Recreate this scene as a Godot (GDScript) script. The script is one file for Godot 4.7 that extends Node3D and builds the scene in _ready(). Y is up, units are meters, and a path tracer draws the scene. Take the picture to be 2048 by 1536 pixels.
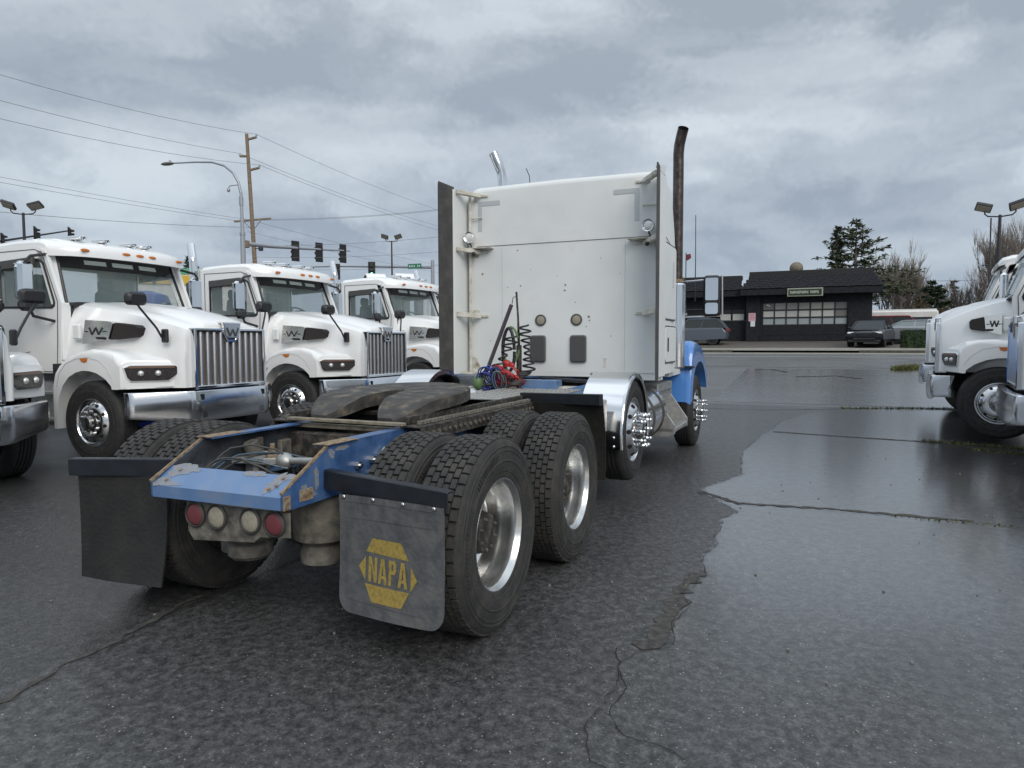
extends Node3D

# ------------------------------------------------------------------ mesh building
class MB:
	var t := PackedVector3Array()
	var uv := PackedVector2Array()
	var uv2 := PackedVector2Array()

	func tri(a: Vector3, b: Vector3, c: Vector3) -> void:
		t.append(a); t.append(b); t.append(c)

	func quad(a: Vector3, b: Vector3, c: Vector3, d: Vector3) -> void:
		t.append(a); t.append(b); t.append(c)
		t.append(a); t.append(c); t.append(d)

	func swap_from(k: int) -> void:
		for i in range(k, t.size(), 3):
			var q := t[i + 1]
			t[i + 1] = t[i + 2]
			t[i + 2] = q

	# turn a closed piece so that its faces look outwards (clockwise)
	func orient(k: int) -> void:
		if t.size() <= k:
			return
		var v := 0.0
		var o := t[k]
		for i in range(k, t.size(), 3):
			v += (t[i] - o).dot((t[i + 1] - o).cross(t[i + 2] - o))
		if v > 0.0:
			swap_from(k)

	func conv(k: int, c: Vector3) -> void:
		for i in range(k, t.size(), 3):
			var n := (t[i + 2] - t[i]).cross(t[i + 1] - t[i])
			if n.dot(t[i] + t[i + 1] + t[i + 2] - 3.0 * c) < 0.0:
				var q := t[i + 1]
				t[i + 1] = t[i + 2]
				t[i + 2] = q

	func box(c: Vector3, s: Vector3, ch := 0.0, b := Basis.IDENTITY) -> MB:
		var k := t.size()
		var h := s * 0.5
		if ch <= 0.0:
			for ax in 3:
				var j := (ax + 1) % 3
				var l := (ax + 2) % 3
				for sg in [-1.0, 1.0]:
					var p := []
					for e in [[-1, -1], [1, -1], [1, 1], [-1, 1]]:
						var v := Vector3()
						v[ax] = h[ax] * sg; v[j] = h[j] * e[0]; v[l] = h[l] * e[1]
						p.append(c + b * v)
					quad(p[0], p[1], p[2], p[3])
			conv(k, c)
			return self
		ch = minf(ch, 0.48 * minf(s.x, minf(s.y, s.z)))
		for ax in 3:
			var j := (ax + 1) % 3
			var l := (ax + 2) % 3
			for sg in [-1.0, 1.0]:
				var p := []
				for e in [[-1, -1], [1, -1], [1, 1], [-1, 1]]:
					var v := Vector3()
					v[ax] = h[ax] * sg; v[j] = (h[j] - ch) * e[0]; v[l] = (h[l] - ch) * e[1]
					p.append(c + b * v)
				quad(p[0], p[1], p[2], p[3])
			for sj in [-1.0, 1.0]:
				for sl in [-1.0, 1.0]:
					var p := []
					for e in [[-1, 0], [1, 0], [1, 1], [-1, 1]]:
						var v := Vector3()
						v[ax] = (h[ax] - ch) * e[0]
						v[j] = (h[j] - (ch if e[1] == 1 else 0.0)) * sj
						v[l] = (h[l] - (0.0 if e[1] == 1 else ch)) * sl
						p.append(c + b * v)
					quad(p[0], p[1], p[2], p[3])
		for sx in [-1.0, 1.0]:
			for sy in [-1.0, 1.0]:
				for sz in [-1.0, 1.0]:
					tri(c + b * Vector3(h.x * sx, (h.y - ch) * sy, (h.z - ch) * sz), c + b * Vector3((h.x - ch) * sx, h.y * sy, (h.z - ch) * sz), c + b * Vector3((h.x - ch) * sx, (h.y - ch) * sy, h.z * sz))
		conv(k, c)
		return self

	# a bar from a to b with a w x h section; up says where its height points
	func bar(a: Vector3, b: Vector3, w: float, h: float, ch := 0.0, up := Vector3.UP) -> MB:
		var d := b - a
		var z := d.normalized()
		var x := up.cross(z)
		if x.length() < 1e-4:
			x = Vector3.RIGHT.cross(z)
		x = x.normalized()
		return box((a + b) * 0.5, Vector3(w, h, d.length()), ch, Basis(x, z.cross(x), z))

	static func inset(p: PackedVector2Array, c: float) -> PackedVector2Array:
		var o := PackedVector2Array()
		var n := p.size()
		for i in n:
			var e0 := (p[i] - p[(i + n - 1) % n]).normalized()
			var e1 := (p[(i + 1) % n] - p[i]).normalized()
			var n0 := Vector2(-e0.y, e0.x)
			var n1 := Vector2(-e1.y, e1.x)
			var m := n0 + n1
			var l := maxf(m.length_squared(), 0.3)
			o.append(p[i] + m * (2.0 * c / l))
		return o

	# polygon in the xy plane of xf, pushed along its z from d0 to d1, edges chamfered by ch
	func prism(poly: PackedVector2Array, xf: Transform3D, d0: float, d1: float, ch := 0.0) -> MB:
		var k := t.size()
		var p := poly.duplicate()
		if Geometry2D.is_polygon_clockwise(p):
			p.reverse()
		var n := p.size()
		var layers := []
		if ch > 0.0:
			var q := inset(p, ch)
			layers = [[q, d0], [p, d0 + ch], [p, d1 - ch], [q, d1]]
		else:
			layers = [[p, d0], [p, d1]]
		for l in layers.size() - 1:
			var A: PackedVector2Array = layers[l][0]
			var B: PackedVector2Array = layers[l + 1][0]
			var za: float = layers[l][1]
			var zb: float = layers[l + 1][1]
			for i in n:
				var j := (i + 1) % n
				quad(xf * Vector3(A[i].x, A[i].y, za), xf * Vector3(A[j].x, A[j].y, za), xf * Vector3(B[j].x, B[j].y, zb), xf * Vector3(B[i].x, B[i].y, zb))
		var cap: PackedVector2Array = layers[0][0]
		var idx := Geometry2D.triangulate_polygon(cap)
		for i in range(0, idx.size(), 3):
			var a := cap[idx[i]]
			var b := cap[idx[i + 1]]
			var c := cap[idx[i + 2]]
			if (b - a).cross(c - a) < 0.0:
				var q := b
				b = c
				c = q
			tri(xf * Vector3(a.x, a.y, d0), xf * Vector3(c.x, c.y, d0), xf * Vector3(b.x, b.y, d0))
			tri(xf * Vector3(a.x, a.y, d1), xf * Vector3(b.x, b.y, d1), xf * Vector3(c.x, c.y, d1))
		orient(k)
		return self

	# profile of (radius, height) spun round the y axis of xf
	func lathe(prof: Array, xf: Transform3D, n := 24, a0 := 0.0, a1 := TAU) -> MB:
		var k := t.size()
		for i in n:
			var p := a0 + (a1 - a0) * i / n
			var q := a0 + (a1 - a0) * (i + 1) / n
			var cp := Vector2(cos(p), sin(p))
			var cq := Vector2(cos(q), sin(q))
			for j in prof.size() - 1:
				var u: Vector2 = prof[j]
				var v: Vector2 = prof[j + 1]
				var A := xf * Vector3(u.x * cp.x, u.y, u.x * cp.y)
				var B := xf * Vector3(u.x * cq.x, u.y, u.x * cq.y)
				var C := xf * Vector3(v.x * cq.x, v.y, v.x * cq.y)
				var D := xf * Vector3(v.x * cp.x, v.y, v.x * cp.y)
				if u.x < 1e-6:
					tri(A, C, D)
				elif v.x < 1e-6:
					tri(A, B, D)
				else:
					quad(A, B, C, D)
		orient(k)
		return self

	func cyl(a: Vector3, b: Vector3, r: float, n := 16, ch := 0.0, r2 := -1.0) -> MB:
		var d := b - a
		var y := d.normalized()
		var x := Vector3.RIGHT if absf(y.x) < 0.9 else Vector3.FORWARD
		x = (x - y * x.dot(y)).normalized()
		var xf := Transform3D(Basis(x, y, x.cross(y)), a)
		var l := d.length()
		var q := r if r2 < 0.0 else r2
		if ch > 0.0:
			return lathe([Vector2(0, 0), Vector2(r - ch, 0), Vector2(r, ch), Vector2(q, l - ch), Vector2(q - ch, l), Vector2(0, l)], xf, n)
		return lathe([Vector2(0, 0), Vector2(r, 0), Vector2(q, l), Vector2(0, l)], xf, n)

	func ball(c: Vector3, r: Vector3, n := 16, m := 8) -> MB:
		var pr := []
		for i in m + 1:
			var a := -PI / 2 + PI * i / m
			pr.append(Vector2(maxf(0.0, cos(a)), sin(a)))
		return lathe(pr, Transform3D(Basis.from_scale(r), c), n)

	func loft(rings: Array, closed := true, caps := true) -> MB:
		var k := t.size()
		for r in rings.size() - 1:
			var A: PackedVector3Array = rings[r]
			var B: PackedVector3Array = rings[r + 1]
			var n := A.size()
			for i in (n if closed else n - 1):
				var j := (i + 1) % n
				quad(A[i], A[j], B[j], B[i])
		if caps:
			for e in [0, rings.size() - 1]:
				var A: PackedVector3Array = rings[e]
				var c := Vector3()
				for v in A:
					c += v
				c /= A.size()
				for i in A.size():
					var j := (i + 1) % A.size()
					if e == 0:
						tri(A[j], A[i], c)
					else:
						tri(A[i], A[j], c)
		orient(k)
		return self

	func tube(path: Array, r, n := 8, caps := true) -> MB:
		var rings := []
		var x := Vector3()
		var m := path.size()
		for i in m:
			var d: Vector3 = path[mini(i + 1, m - 1)] - path[maxi(i - 1, 0)]
			d = d.normalized()
			if i == 0:
				x = Vector3.UP.cross(d)
				if x.length() < 0.05:
					x = Vector3.RIGHT.cross(d)
			x = (x - d * x.dot(d)).normalized()
			var y := d.cross(x)
			var rr: float = r if r is float else r[i]
			var ring := PackedVector3Array()
			for j in n:
				var a := TAU * j / n
				ring.append(path[i] + (x * cos(a) + y * sin(a)) * rr)
			rings.append(ring)
		return loft(rings, true, caps)

	func add(o: MB, xf := Transform3D.IDENTITY) -> MB:
		for v in o.t:
			t.append(xf * v)
		return self

	func mesh(deg := 35.0) -> ArrayMesh:
		var n := t.size()
		var fn := PackedVector3Array()
		fn.resize(n / 3)
		for i in n / 3:
			fn[i] = (t[i * 3 + 2] - t[i * 3]).cross(t[i * 3 + 1] - t[i * 3])
		var nor := PackedVector3Array()
		nor.resize(n)
		if deg <= 0.0:
			for i in n:
				nor[i] = fn[i / 3].normalized()
		else:
			var at := {}
			for i in n:
				var key := Vector3i((t[i] * 5000.0).round())
				if at.has(key):
					at[key].append(i / 3)
				else:
					at[key] = PackedInt32Array([i / 3])
			var un := PackedVector3Array()
			un.resize(fn.size())
			for i in fn.size():
				un[i] = fn[i].normalized()
			var lim := cos(deg_to_rad(deg))
			for i in n:
				var f := i / 3
				var s := Vector3()
				var me := un[f]
				for g in at[Vector3i((t[i] * 5000.0).round())]:
					if me.dot(un[g]) >= lim:
						s += fn[g]
				nor[i] = s.normalized() if s.length_squared() > 0.0 else Vector3.UP
		var arr := []
		arr.resize(Mesh.ARRAY_MAX)
		arr[Mesh.ARRAY_VERTEX] = t
		arr[Mesh.ARRAY_NORMAL] = nor
		if uv.size() == n:
			arr[Mesh.ARRAY_TEX_UV] = uv
		if uv2.size() == n:
			arr[Mesh.ARRAY_TEX_UV2] = uv2
		var m := ArrayMesh.new()
		m.add_surface_from_arrays(Mesh.PRIMITIVE_TRIANGLES, arr)
		return m


func V(x: float, y: float, s: float) -> Vector3:
	return Vector3(x, y, -s)

func pv(a: Array) -> PackedVector2Array:
	var o := PackedVector2Array()
	for i in range(0, a.size(), 2):
		o.append(Vector2(a[i], a[i + 1]))
	return o

func rrect(w: float, h: float, r: float, n := 4) -> PackedVector2Array:
	var o := PackedVector2Array()
	for c in [[1, 1, 0.0], [-1, 1, 90.0], [-1, -1, 180.0], [1, -1, 270.0]]:
		for i in n + 1:
			var a := deg_to_rad(c[2] + 90.0 * i / n)
			o.append(Vector2(c[0] * (w / 2 - r) + r * cos(a), c[1] * (h / 2 - r) + r * sin(a)))
	return o

# frames: local y along +x (wheels); local xy = (s, y) pushed along x; local xy = (x, y) pushed to the back (+z); local xy = (x, s) pushed up
var AX := Transform3D(Basis(Vector3(0, -1, 0), Vector3(1, 0, 0), Vector3(0, 0, 1)), Vector3.ZERO)
var SY := Transform3D(Basis(Vector3(0, 0, -1), Vector3(0, 1, 0), Vector3(1, 0, 0)), Vector3.ZERO)
var XY := Transform3D.IDENTITY
var XS := Transform3D(Basis(Vector3(1, 0, 0), Vector3(0, 0, -1), Vector3(0, 1, 0)), Vector3.ZERO)

func numbered(parent: Node, called: String) -> String:
	var key := "n_" + called
	var k: int = parent.get_meta(key, 0)
	parent.set_meta(key, k + 1)
	return called if k == 0 else "%s_%03d" % [called, k]

func part(parent: Node, called: String, b, m: Material, deg := 35.0, label := "") -> MeshInstance3D:
	var o := MeshInstance3D.new()
	o.mesh = b.mesh(deg) if b is MB else b
	o.material_override = m
	o.name = numbered(parent, called)
	if label:
		o.set_meta("label", label)
	parent.add_child(o, true)
	return o

func tag(o: Node, label: String, category: String, group := "") -> Node:
	o.set_meta("label", label)
	o.set_meta("category", category)
	if group:
		o.set_meta("group", group)
	return o

func thing(called: String, label: String, category: String, at := Vector3.ZERO, turn := 0.0, group := "") -> Node3D:
	var o := Node3D.new()
	o.name = numbered(self, called)
	o.position = at
	o.rotation.y = turn
	add_child(o, true)
	tag(o, label, category, group)
	return o

func node(parent: Node, called: String, at := Vector3.ZERO) -> Node3D:
	var o := Node3D.new()
	o.name = numbered(parent, called)
	o.position = at
	parent.add_child(o, true)
	return o

func dup(o: Node3D, at: Vector3, turn: float, label: String) -> Node3D:
	var c: Node3D = o.duplicate()
	var base := String(o.name).rstrip("0123456789").trim_suffix("_")
	c.name = numbered(self, base)
	c.position = at
	c.rotation.y = turn
	c.set_meta("label", label)
	add_child(c, true)
	return c

func struct(called: String, b, m: Material, deg := 35.0, kind := "structure") -> MeshInstance3D:
	var o := part(self, called, b, m, deg)
	o.set_meta("kind", kind)
	return o

# ------------------------------------------------------------------ materials
func lin(r: float, g: float, b: float) -> Color:
	return Color(r, g, b).linear_to_srgb()

func nz(sd: int, freq: float, pos: Array, cols: Array, size := 512, type := FastNoiseLite.TYPE_SIMPLEX_SMOOTH, oct := 4) -> NoiseTexture2D:
	var n := FastNoiseLite.new()
	n.seed = sd
	n.frequency = freq
	n.noise_type = type
	n.fractal_octaves = oct
	var t := NoiseTexture2D.new()
	t.width = size; t.height = size
	t.seamless = true
	t.normalize = true
	t.noise = n
	var g := Gradient.new()
	g.offsets = PackedFloat32Array(pos)
	g.colors = PackedColorArray(cols)
	t.color_ramp = g
	return t

func mat(c: Color, rough: float, metal := 0.0) -> StandardMaterial3D:
	var m := StandardMaterial3D.new()
	m.albedo_color = c
	m.roughness = rough
	m.metallic = metal
	return m

# a noise-mottled material, mapped in the object's own axes; scale = tiles per metre
func nmat(tex: Texture2D, scale: float, rough: float, metal := 0.0) -> StandardMaterial3D:
	var m := mat(Color.WHITE, rough, metal)
	m.albedo_texture = tex
	m.uv1_triplanar = true
	m.uv1_scale = Vector3.ONE * scale
	return m

func bump(m: StandardMaterial3D, sd: int, freq: float, strength: float, size := 256, scale := -1.0) -> StandardMaterial3D:
	var n := FastNoiseLite.new()
	n.seed = sd
	n.frequency = freq
	n.fractal_octaves = 3
	var t := NoiseTexture2D.new()
	t.width = size; t.height = size
	t.seamless = true
	t.noise = n
	t.as_normal_map = true
	t.bump_strength = 4.0
	m.normal_enabled = true
	m.normal_texture = t
	m.normal_scale = strength
	if scale > 0.0:
		m.uv1_triplanar = true
		m.uv1_scale = Vector3.ONE * scale
	return m

var M := {}

func hgt(s: float) -> float:
	# level near the trucks, rising to the street, nearly level across it, then a ramp up to the black building
	var y := 0.1075 * log(1.0 + exp((minf(s, 35.0) - 11.0) / 2.5))
	return y + 0.016 * clampf(s - 35.0, 0.0, 5.5) + 0.065 * clampf(s - 40.5, 0.0, 6.0)

# ------------------------------------------------------------------ materials of the place
func materials() -> void:
	M.tyre = bump(nmat(nz(3, 0.02, [0.0, 0.45, 1.0], [lin(0.016, 0.016, 0.016), lin(0.024, 0.024, 0.024), lin(0.045, 0.043, 0.039)], 256), 2.2, 0.72), 5, 0.1, 0.25)
	M.tread = bump(nmat(nz(4, 0.015, [0.0, 0.5, 1.0], [lin(0.022, 0.022, 0.022), lin(0.032, 0.031, 0.03), lin(0.062, 0.056, 0.048)], 256), 1.6, 0.78), 5, 0.1, 0.3)
	M.dusty_tyre = nmat(nz(9, 0.02, [0.0, 0.5, 1.0], [lin(0.03, 0.028, 0.026), lin(0.06, 0.053, 0.045), lin(0.12, 0.1, 0.08)], 256), 1.5, 0.9)
	M.blue = nmat(nz(11, 0.009, [0.0, 0.6, 0.7, 1.0], [lin(0.09, 0.17, 0.33), lin(0.11, 0.2, 0.37), lin(0.13, 0.21, 0.36), lin(0.17, 0.22, 0.31)], 512), 0.8, 0.38)
	M.blue.clearcoat_enabled = true; M.blue.clearcoat = 0.35; M.blue.clearcoat_roughness = 0.25
	M.rail_blue = nmat(nz(12, 0.011, [0.0, 0.45, 0.7, 1.0], [lin(0.03, 0.07, 0.17), lin(0.05, 0.115, 0.27), lin(0.075, 0.145, 0.29), lin(0.1, 0.15, 0.25)], 512), 0.9, 0.4)
	M.rail_grime = bump(nmat(nz(10, 0.012, [0.0, 0.5, 0.75, 1.0], [lin(0.012, 0.014, 0.018), lin(0.035, 0.042, 0.052), lin(0.07, 0.075, 0.08), lin(0.12, 0.1, 0.08)], 256), 1.3, 0.7), 16, 0.05, 0.3)
	M.rust = bump(nmat(nz(13, 0.03, [0.0, 0.4, 0.7, 1.0], [lin(0.11, 0.06, 0.035), lin(0.22, 0.15, 0.09), lin(0.3, 0.24, 0.16), lin(0.36, 0.32, 0.24)], 256), 3.0, 0.85), 14, 0.06, 0.4)
	M.rust_speck = nmat(nz(20, 0.05, [0.0, 0.34, 0.46, 0.58, 0.75, 1.0], [lin(0.1, 0.2, 0.4), lin(0.12, 0.22, 0.4), lin(0.22, 0.24, 0.27), lin(0.34, 0.3, 0.22), lin(0.2, 0.13, 0.075), lin(0.1, 0.055, 0.03)], 512), 2.6, 0.6)
	M.grime = bump(nmat(nz(15, 0.02, [0.0, 0.4, 0.7, 1.0], [lin(0.012, 0.011, 0.01), lin(0.03, 0.027, 0.023), lin(0.07, 0.06, 0.05), lin(0.14, 0.12, 0.09)], 256), 2.4, 0.75), 16, 0.05, 0.4)
	M.grey_grime = bump(nmat(nz(17, 0.02, [0.0, 0.5, 1.0], [lin(0.05, 0.047, 0.042), lin(0.13, 0.12, 0.1), lin(0.25, 0.23, 0.19)], 256), 2.0, 0.7), 16, 0.05, 0.3)
	M.fifth = bump(nmat(nz(18, 0.012, [0.0, 0.35, 0.6, 0.8, 1.0], [lin(0.022, 0.021, 0.02), lin(0.04, 0.038, 0.035), lin(0.06, 0.055, 0.048), lin(0.13, 0.11, 0.08), lin(0.22, 0.185, 0.14)], 512), 1.1, 0.68), 19, 0.04, 0.35)
	M.dull_white = nmat(nz(21, 0.006, [0.0, 0.5, 0.8, 1.0], [lin(0.68, 0.7, 0.69), lin(0.72, 0.74, 0.73), lin(0.74, 0.755, 0.745), lin(0.71, 0.72, 0.7)], 512), 0.5, 0.42)
	M.dirty_white = nmat(nz(22, 0.015, [0.0, 0.4, 0.7, 1.0], [lin(0.32, 0.28, 0.2), lin(0.5, 0.47, 0.39), lin(0.64, 0.63, 0.58), lin(0.68, 0.68, 0.65)], 256), 1.8, 0.6)
	M.white = nmat(nz(23, 0.006, [0.0, 1.0], [lin(0.82, 0.83, 0.82), lin(0.87, 0.87, 0.86)], 256), 0.5, 0.3)
	M.white.clearcoat_enabled = true; M.white.clearcoat = 0.7; M.white.clearcoat_roughness = 0.08
	M.white_low = nmat(nz(24, 0.008, [0.0, 1.0], [lin(0.6, 0.6, 0.57), lin(0.74, 0.74, 0.72)], 256), 0.5, 0.4)
	M.chrome = mat(lin(0.78, 0.79, 0.8), 0.07, 1.0)
	M.dull_chrome = bump(mat(lin(0.66, 0.66, 0.65), 0.24, 1.0), 27, 0.03, 0.12, 256, 2.0)
	M.alu = nmat(nz(28, 0.03, [0.0, 1.0], [lin(0.5, 0.5, 0.49), lin(0.66, 0.66, 0.65)], 256), 2.0, 0.32, 1.0)
	M.alu_plate = nmat(nz(29, 0.02, [0.0, 1.0], [lin(0.35, 0.35, 0.34), lin(0.55, 0.55, 0.53)], 256), 2.0, 0.5, 0.75)
	M.black = mat(lin(0.018, 0.018, 0.02), 0.45)
	M.black_gloss = mat(lin(0.012, 0.012, 0.013), 0.12)
	M.dark = mat(lin(0.008, 0.008, 0.008), 0.9)
	M.rubber = nmat(nz(31, 0.02, [0.0, 0.5, 1.0], [lin(0.03, 0.03, 0.03), lin(0.055, 0.053, 0.05), lin(0.09, 0.085, 0.075)], 256), 1.2, 0.65)
	M.flap = bump(nmat(nz(32, 0.012, [0.0, 0.5, 1.0], [lin(0.06, 0.063, 0.065), lin(0.1, 0.103, 0.105), lin(0.14, 0.138, 0.13)], 512), 1.3, 0.5), 33, 0.08, 0.2)
	M.flap_dark = bump(nmat(nz(34, 0.012, [0.0, 0.6, 1.0], [lin(0.011, 0.011, 0.0105), lin(0.018, 0.017, 0.015), lin(0.028, 0.026, 0.022)], 256), 1.3, 0.6), 33, 0.08, 0.2)
	M.logo = nmat(nz(35, 0.03, [0.0, 0.3, 0.55, 1.0], [lin(0.15, 0.11, 0.045), lin(0.27, 0.195, 0.05), lin(0.34, 0.245, 0.055), lin(0.37, 0.28, 0.085)], 256), 5.0, 0.55)
	M.navy = nmat(nz(36, 0.02, [0.0, 1.0], [lin(0.009, 0.011, 0.015), lin(0.02, 0.023, 0.03)], 256), 1.5, 0.35)
	M.red_lens = mat(lin(0.15, 0.036, 0.042), 0.5)
	M.pale_lens = nmat(nz(37, 0.05, [0.0, 1.0], [lin(0.26, 0.235, 0.18), lin(0.38, 0.35, 0.28)], 128), 6.0, 0.4)
	M.amber = mat(lin(0.55, 0.16, 0.02), 0.25)
	M.lamp_glass = mat(lin(0.75, 0.75, 0.72), 0.15, 0.4)
	M.stack = nmat(nz(38, 0.02, [0.0, 0.5, 1.0], [lin(0.03, 0.022, 0.02), lin(0.075, 0.06, 0.055), lin(0.15, 0.125, 0.115)], 256), 2.0, 0.35, 0.6)
	M.tape = mat(lin(0.5, 0.53, 0.54), 0.35, 0.15)
	M.red_hose = mat(lin(0.42, 0.03, 0.03), 0.35)
	M.blue_hose = mat(lin(0.03, 0.05, 0.28), 0.35)
	M.green_hose = mat(lin(0.12, 0.2, 0.08), 0.5)
	M.glass = mat(Color(0.5, 0.6, 0.58, 0.14), 0.02)
	M.glass.transparency = BaseMaterial3D.TRANSPARENCY_ALPHA
	M.dark_glass = mat(lin(0.02, 0.025, 0.026), 0.05)
	M.tint = mat(Color(0.25, 0.3, 0.3, 0.62), 0.04)
	M.tint.transparency = BaseMaterial3D.TRANSPARENCY_ALPHA
	M.interior = mat(lin(0.05, 0.05, 0.05), 0.8)
	M.seat = mat(lin(0.16, 0.16, 0.16), 0.8)
	M.mirror = mat(lin(0.85, 0.86, 0.86), 0.02, 1.0)
	M.mesh_grey = bump(nmat(nz(41, 0.25, [0.0, 0.5, 1.0], [lin(0.1, 0.09, 0.088), lin(0.2, 0.18, 0.175), lin(0.34, 0.31, 0.3)], 256), 6.0, 0.45, 0.5), 42, 0.25, 0.6)

# ------------------------------------------------------------------ wheels
const ROLL := 0.522

func tyre_mesh(tread: bool, rad: float, rim := 0.286) -> MB:
	var b := MB.new()
	var f := (rad - rim) / (ROLL - 0.286)
	var side := [[0.286, 0.098], [0.292, 0.118], [0.31, 0.127], [0.33, 0.1275], [0.333, 0.1305], [0.36, 0.136], [0.385, 0.1385], [0.389, 0.1415], [0.394, 0.1415], [0.398, 0.1385], [0.42, 0.1375], [0.44, 0.135], [0.443, 0.1375], [0.448, 0.1375], [0.451, 0.134], [0.463, 0.1325], [0.466, 0.135], [0.471, 0.135], [0.474, 0.1305], [0.486, 0.127], [0.499, 0.1195], [0.506, 0.111]]
	var pr := []
	for q in side:
		pr.append(Vector2(rim + (q[0] - 0.286) * f, q[1]))
	if not tread:
		for q in [[0.516, 0.098], [0.522, 0.085], [0.522, 0.062], [0.51, 0.06], [0.51, 0.052], [0.522, 0.05], [0.522, 0.025], [0.51, 0.023], [0.51, 0.015], [0.522, 0.013]]:
			pr.append(Vector2(rim + (q[0] - 0.286) * f, q[1]))
	var n := pr.size()
	for i in n:
		pr.append(Vector2(pr[n - 1 - i].x, -pr[n - 1 - i].y))
	b.lathe(pr, AX, 72)
	if tread:
		var rows := 6
		var w := 0.218 / rows
		var num := 52
		for r in rows:
			var h0 := -0.109 + w * r
			for i in num:
				var off := 0.5 if r % 2 == 1 else 0.0
				var sk := 0.12 * sin(i * 2.39 + r)
				var a0 := TAU * (i + off + 0.07 + sk * 0.12) / num
				var a1 := TAU * (i + off + 0.90 + sk * 0.12) / num
				var gap := 0.0024
				var lo := h0 + (gap if r > 0 else -0.004)
				var hi := h0 + w - (gap if r < rows - 1 else -0.004)
				block(b, a0, a1, lo, hi, 0.503, 0.522, TAU * 0.045 / num, r == 0 or r == rows - 1)
		# raised letters on the sidewall
		for q in 26:
			var a := 2.0 + q * 0.052 + (0.5 if q > 12 else 0.0)
			b.box(AX * Vector3(0.418 * cos(a), 0.1385, 0.418 * sin(a)), Vector3(0.006, 0.03, 0.008), 0.0, Basis(Vector3.RIGHT, -a + PI / 2 + PI / 2))
	return b

func block(b: MB, a0: float, a1: float, lo: float, hi: float, r0: float, r1: float, notch: float, shoulder: bool) -> void:
	# six-sided tread block: its long sides are stepped so that neighbours interlock
	var k := b.t.size()
	var mid := (lo + hi) * 0.5
	var out := [[a0, lo], [a1, lo], [a1 + notch, mid], [a1, hi], [a0, hi], [a0 + notch, mid]]
	var low := PackedVector3Array()
	var top := PackedVector3Array()
	var am := (a0 + a1) * 0.5
	for q in out:
		low.append(AX * Vector3(r0 * cos(q[0]), q[1], r0 * sin(q[0])))
		var a: float = lerpf(am, q[0], 0.93)
		var h: float = lerpf(mid, q[1], 0.94)
		var rr := r1 - (0.006 if shoulder and absf(q[1]) > 0.105 else 0.0)
		top.append(AX * Vector3(rr * cos(a), h, rr * sin(a)))
	for i in 6:
		var j := (i + 1) % 6
		b.quad(low[i], low[j], top[j], top[i])
	b.quad(top[0], top[1], top[2], top[3])
	b.quad(top[0], top[3], top[4], top[5])
	b.conv(k, AX * Vector3((r0 - 0.02) * cos(am), mid, (r0 - 0.02) * sin(am)))

func ring_of(b: MB, n: int, r: float, h0: float, h1: float, rad: float, sides := 8, tip := -1.0) -> void:
	for i in n:
		var a := TAU * (i + 0.5) / n
		var c := Vector3(r * cos(a), 0, r * sin(a))
		b.cyl(AX * (c + Vector3(0, h0, 0)), AX * (c + Vector3(0, h1, 0)), rad, sides, 0.0 if tip < 0 else rad * 0.5, tip)

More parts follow.
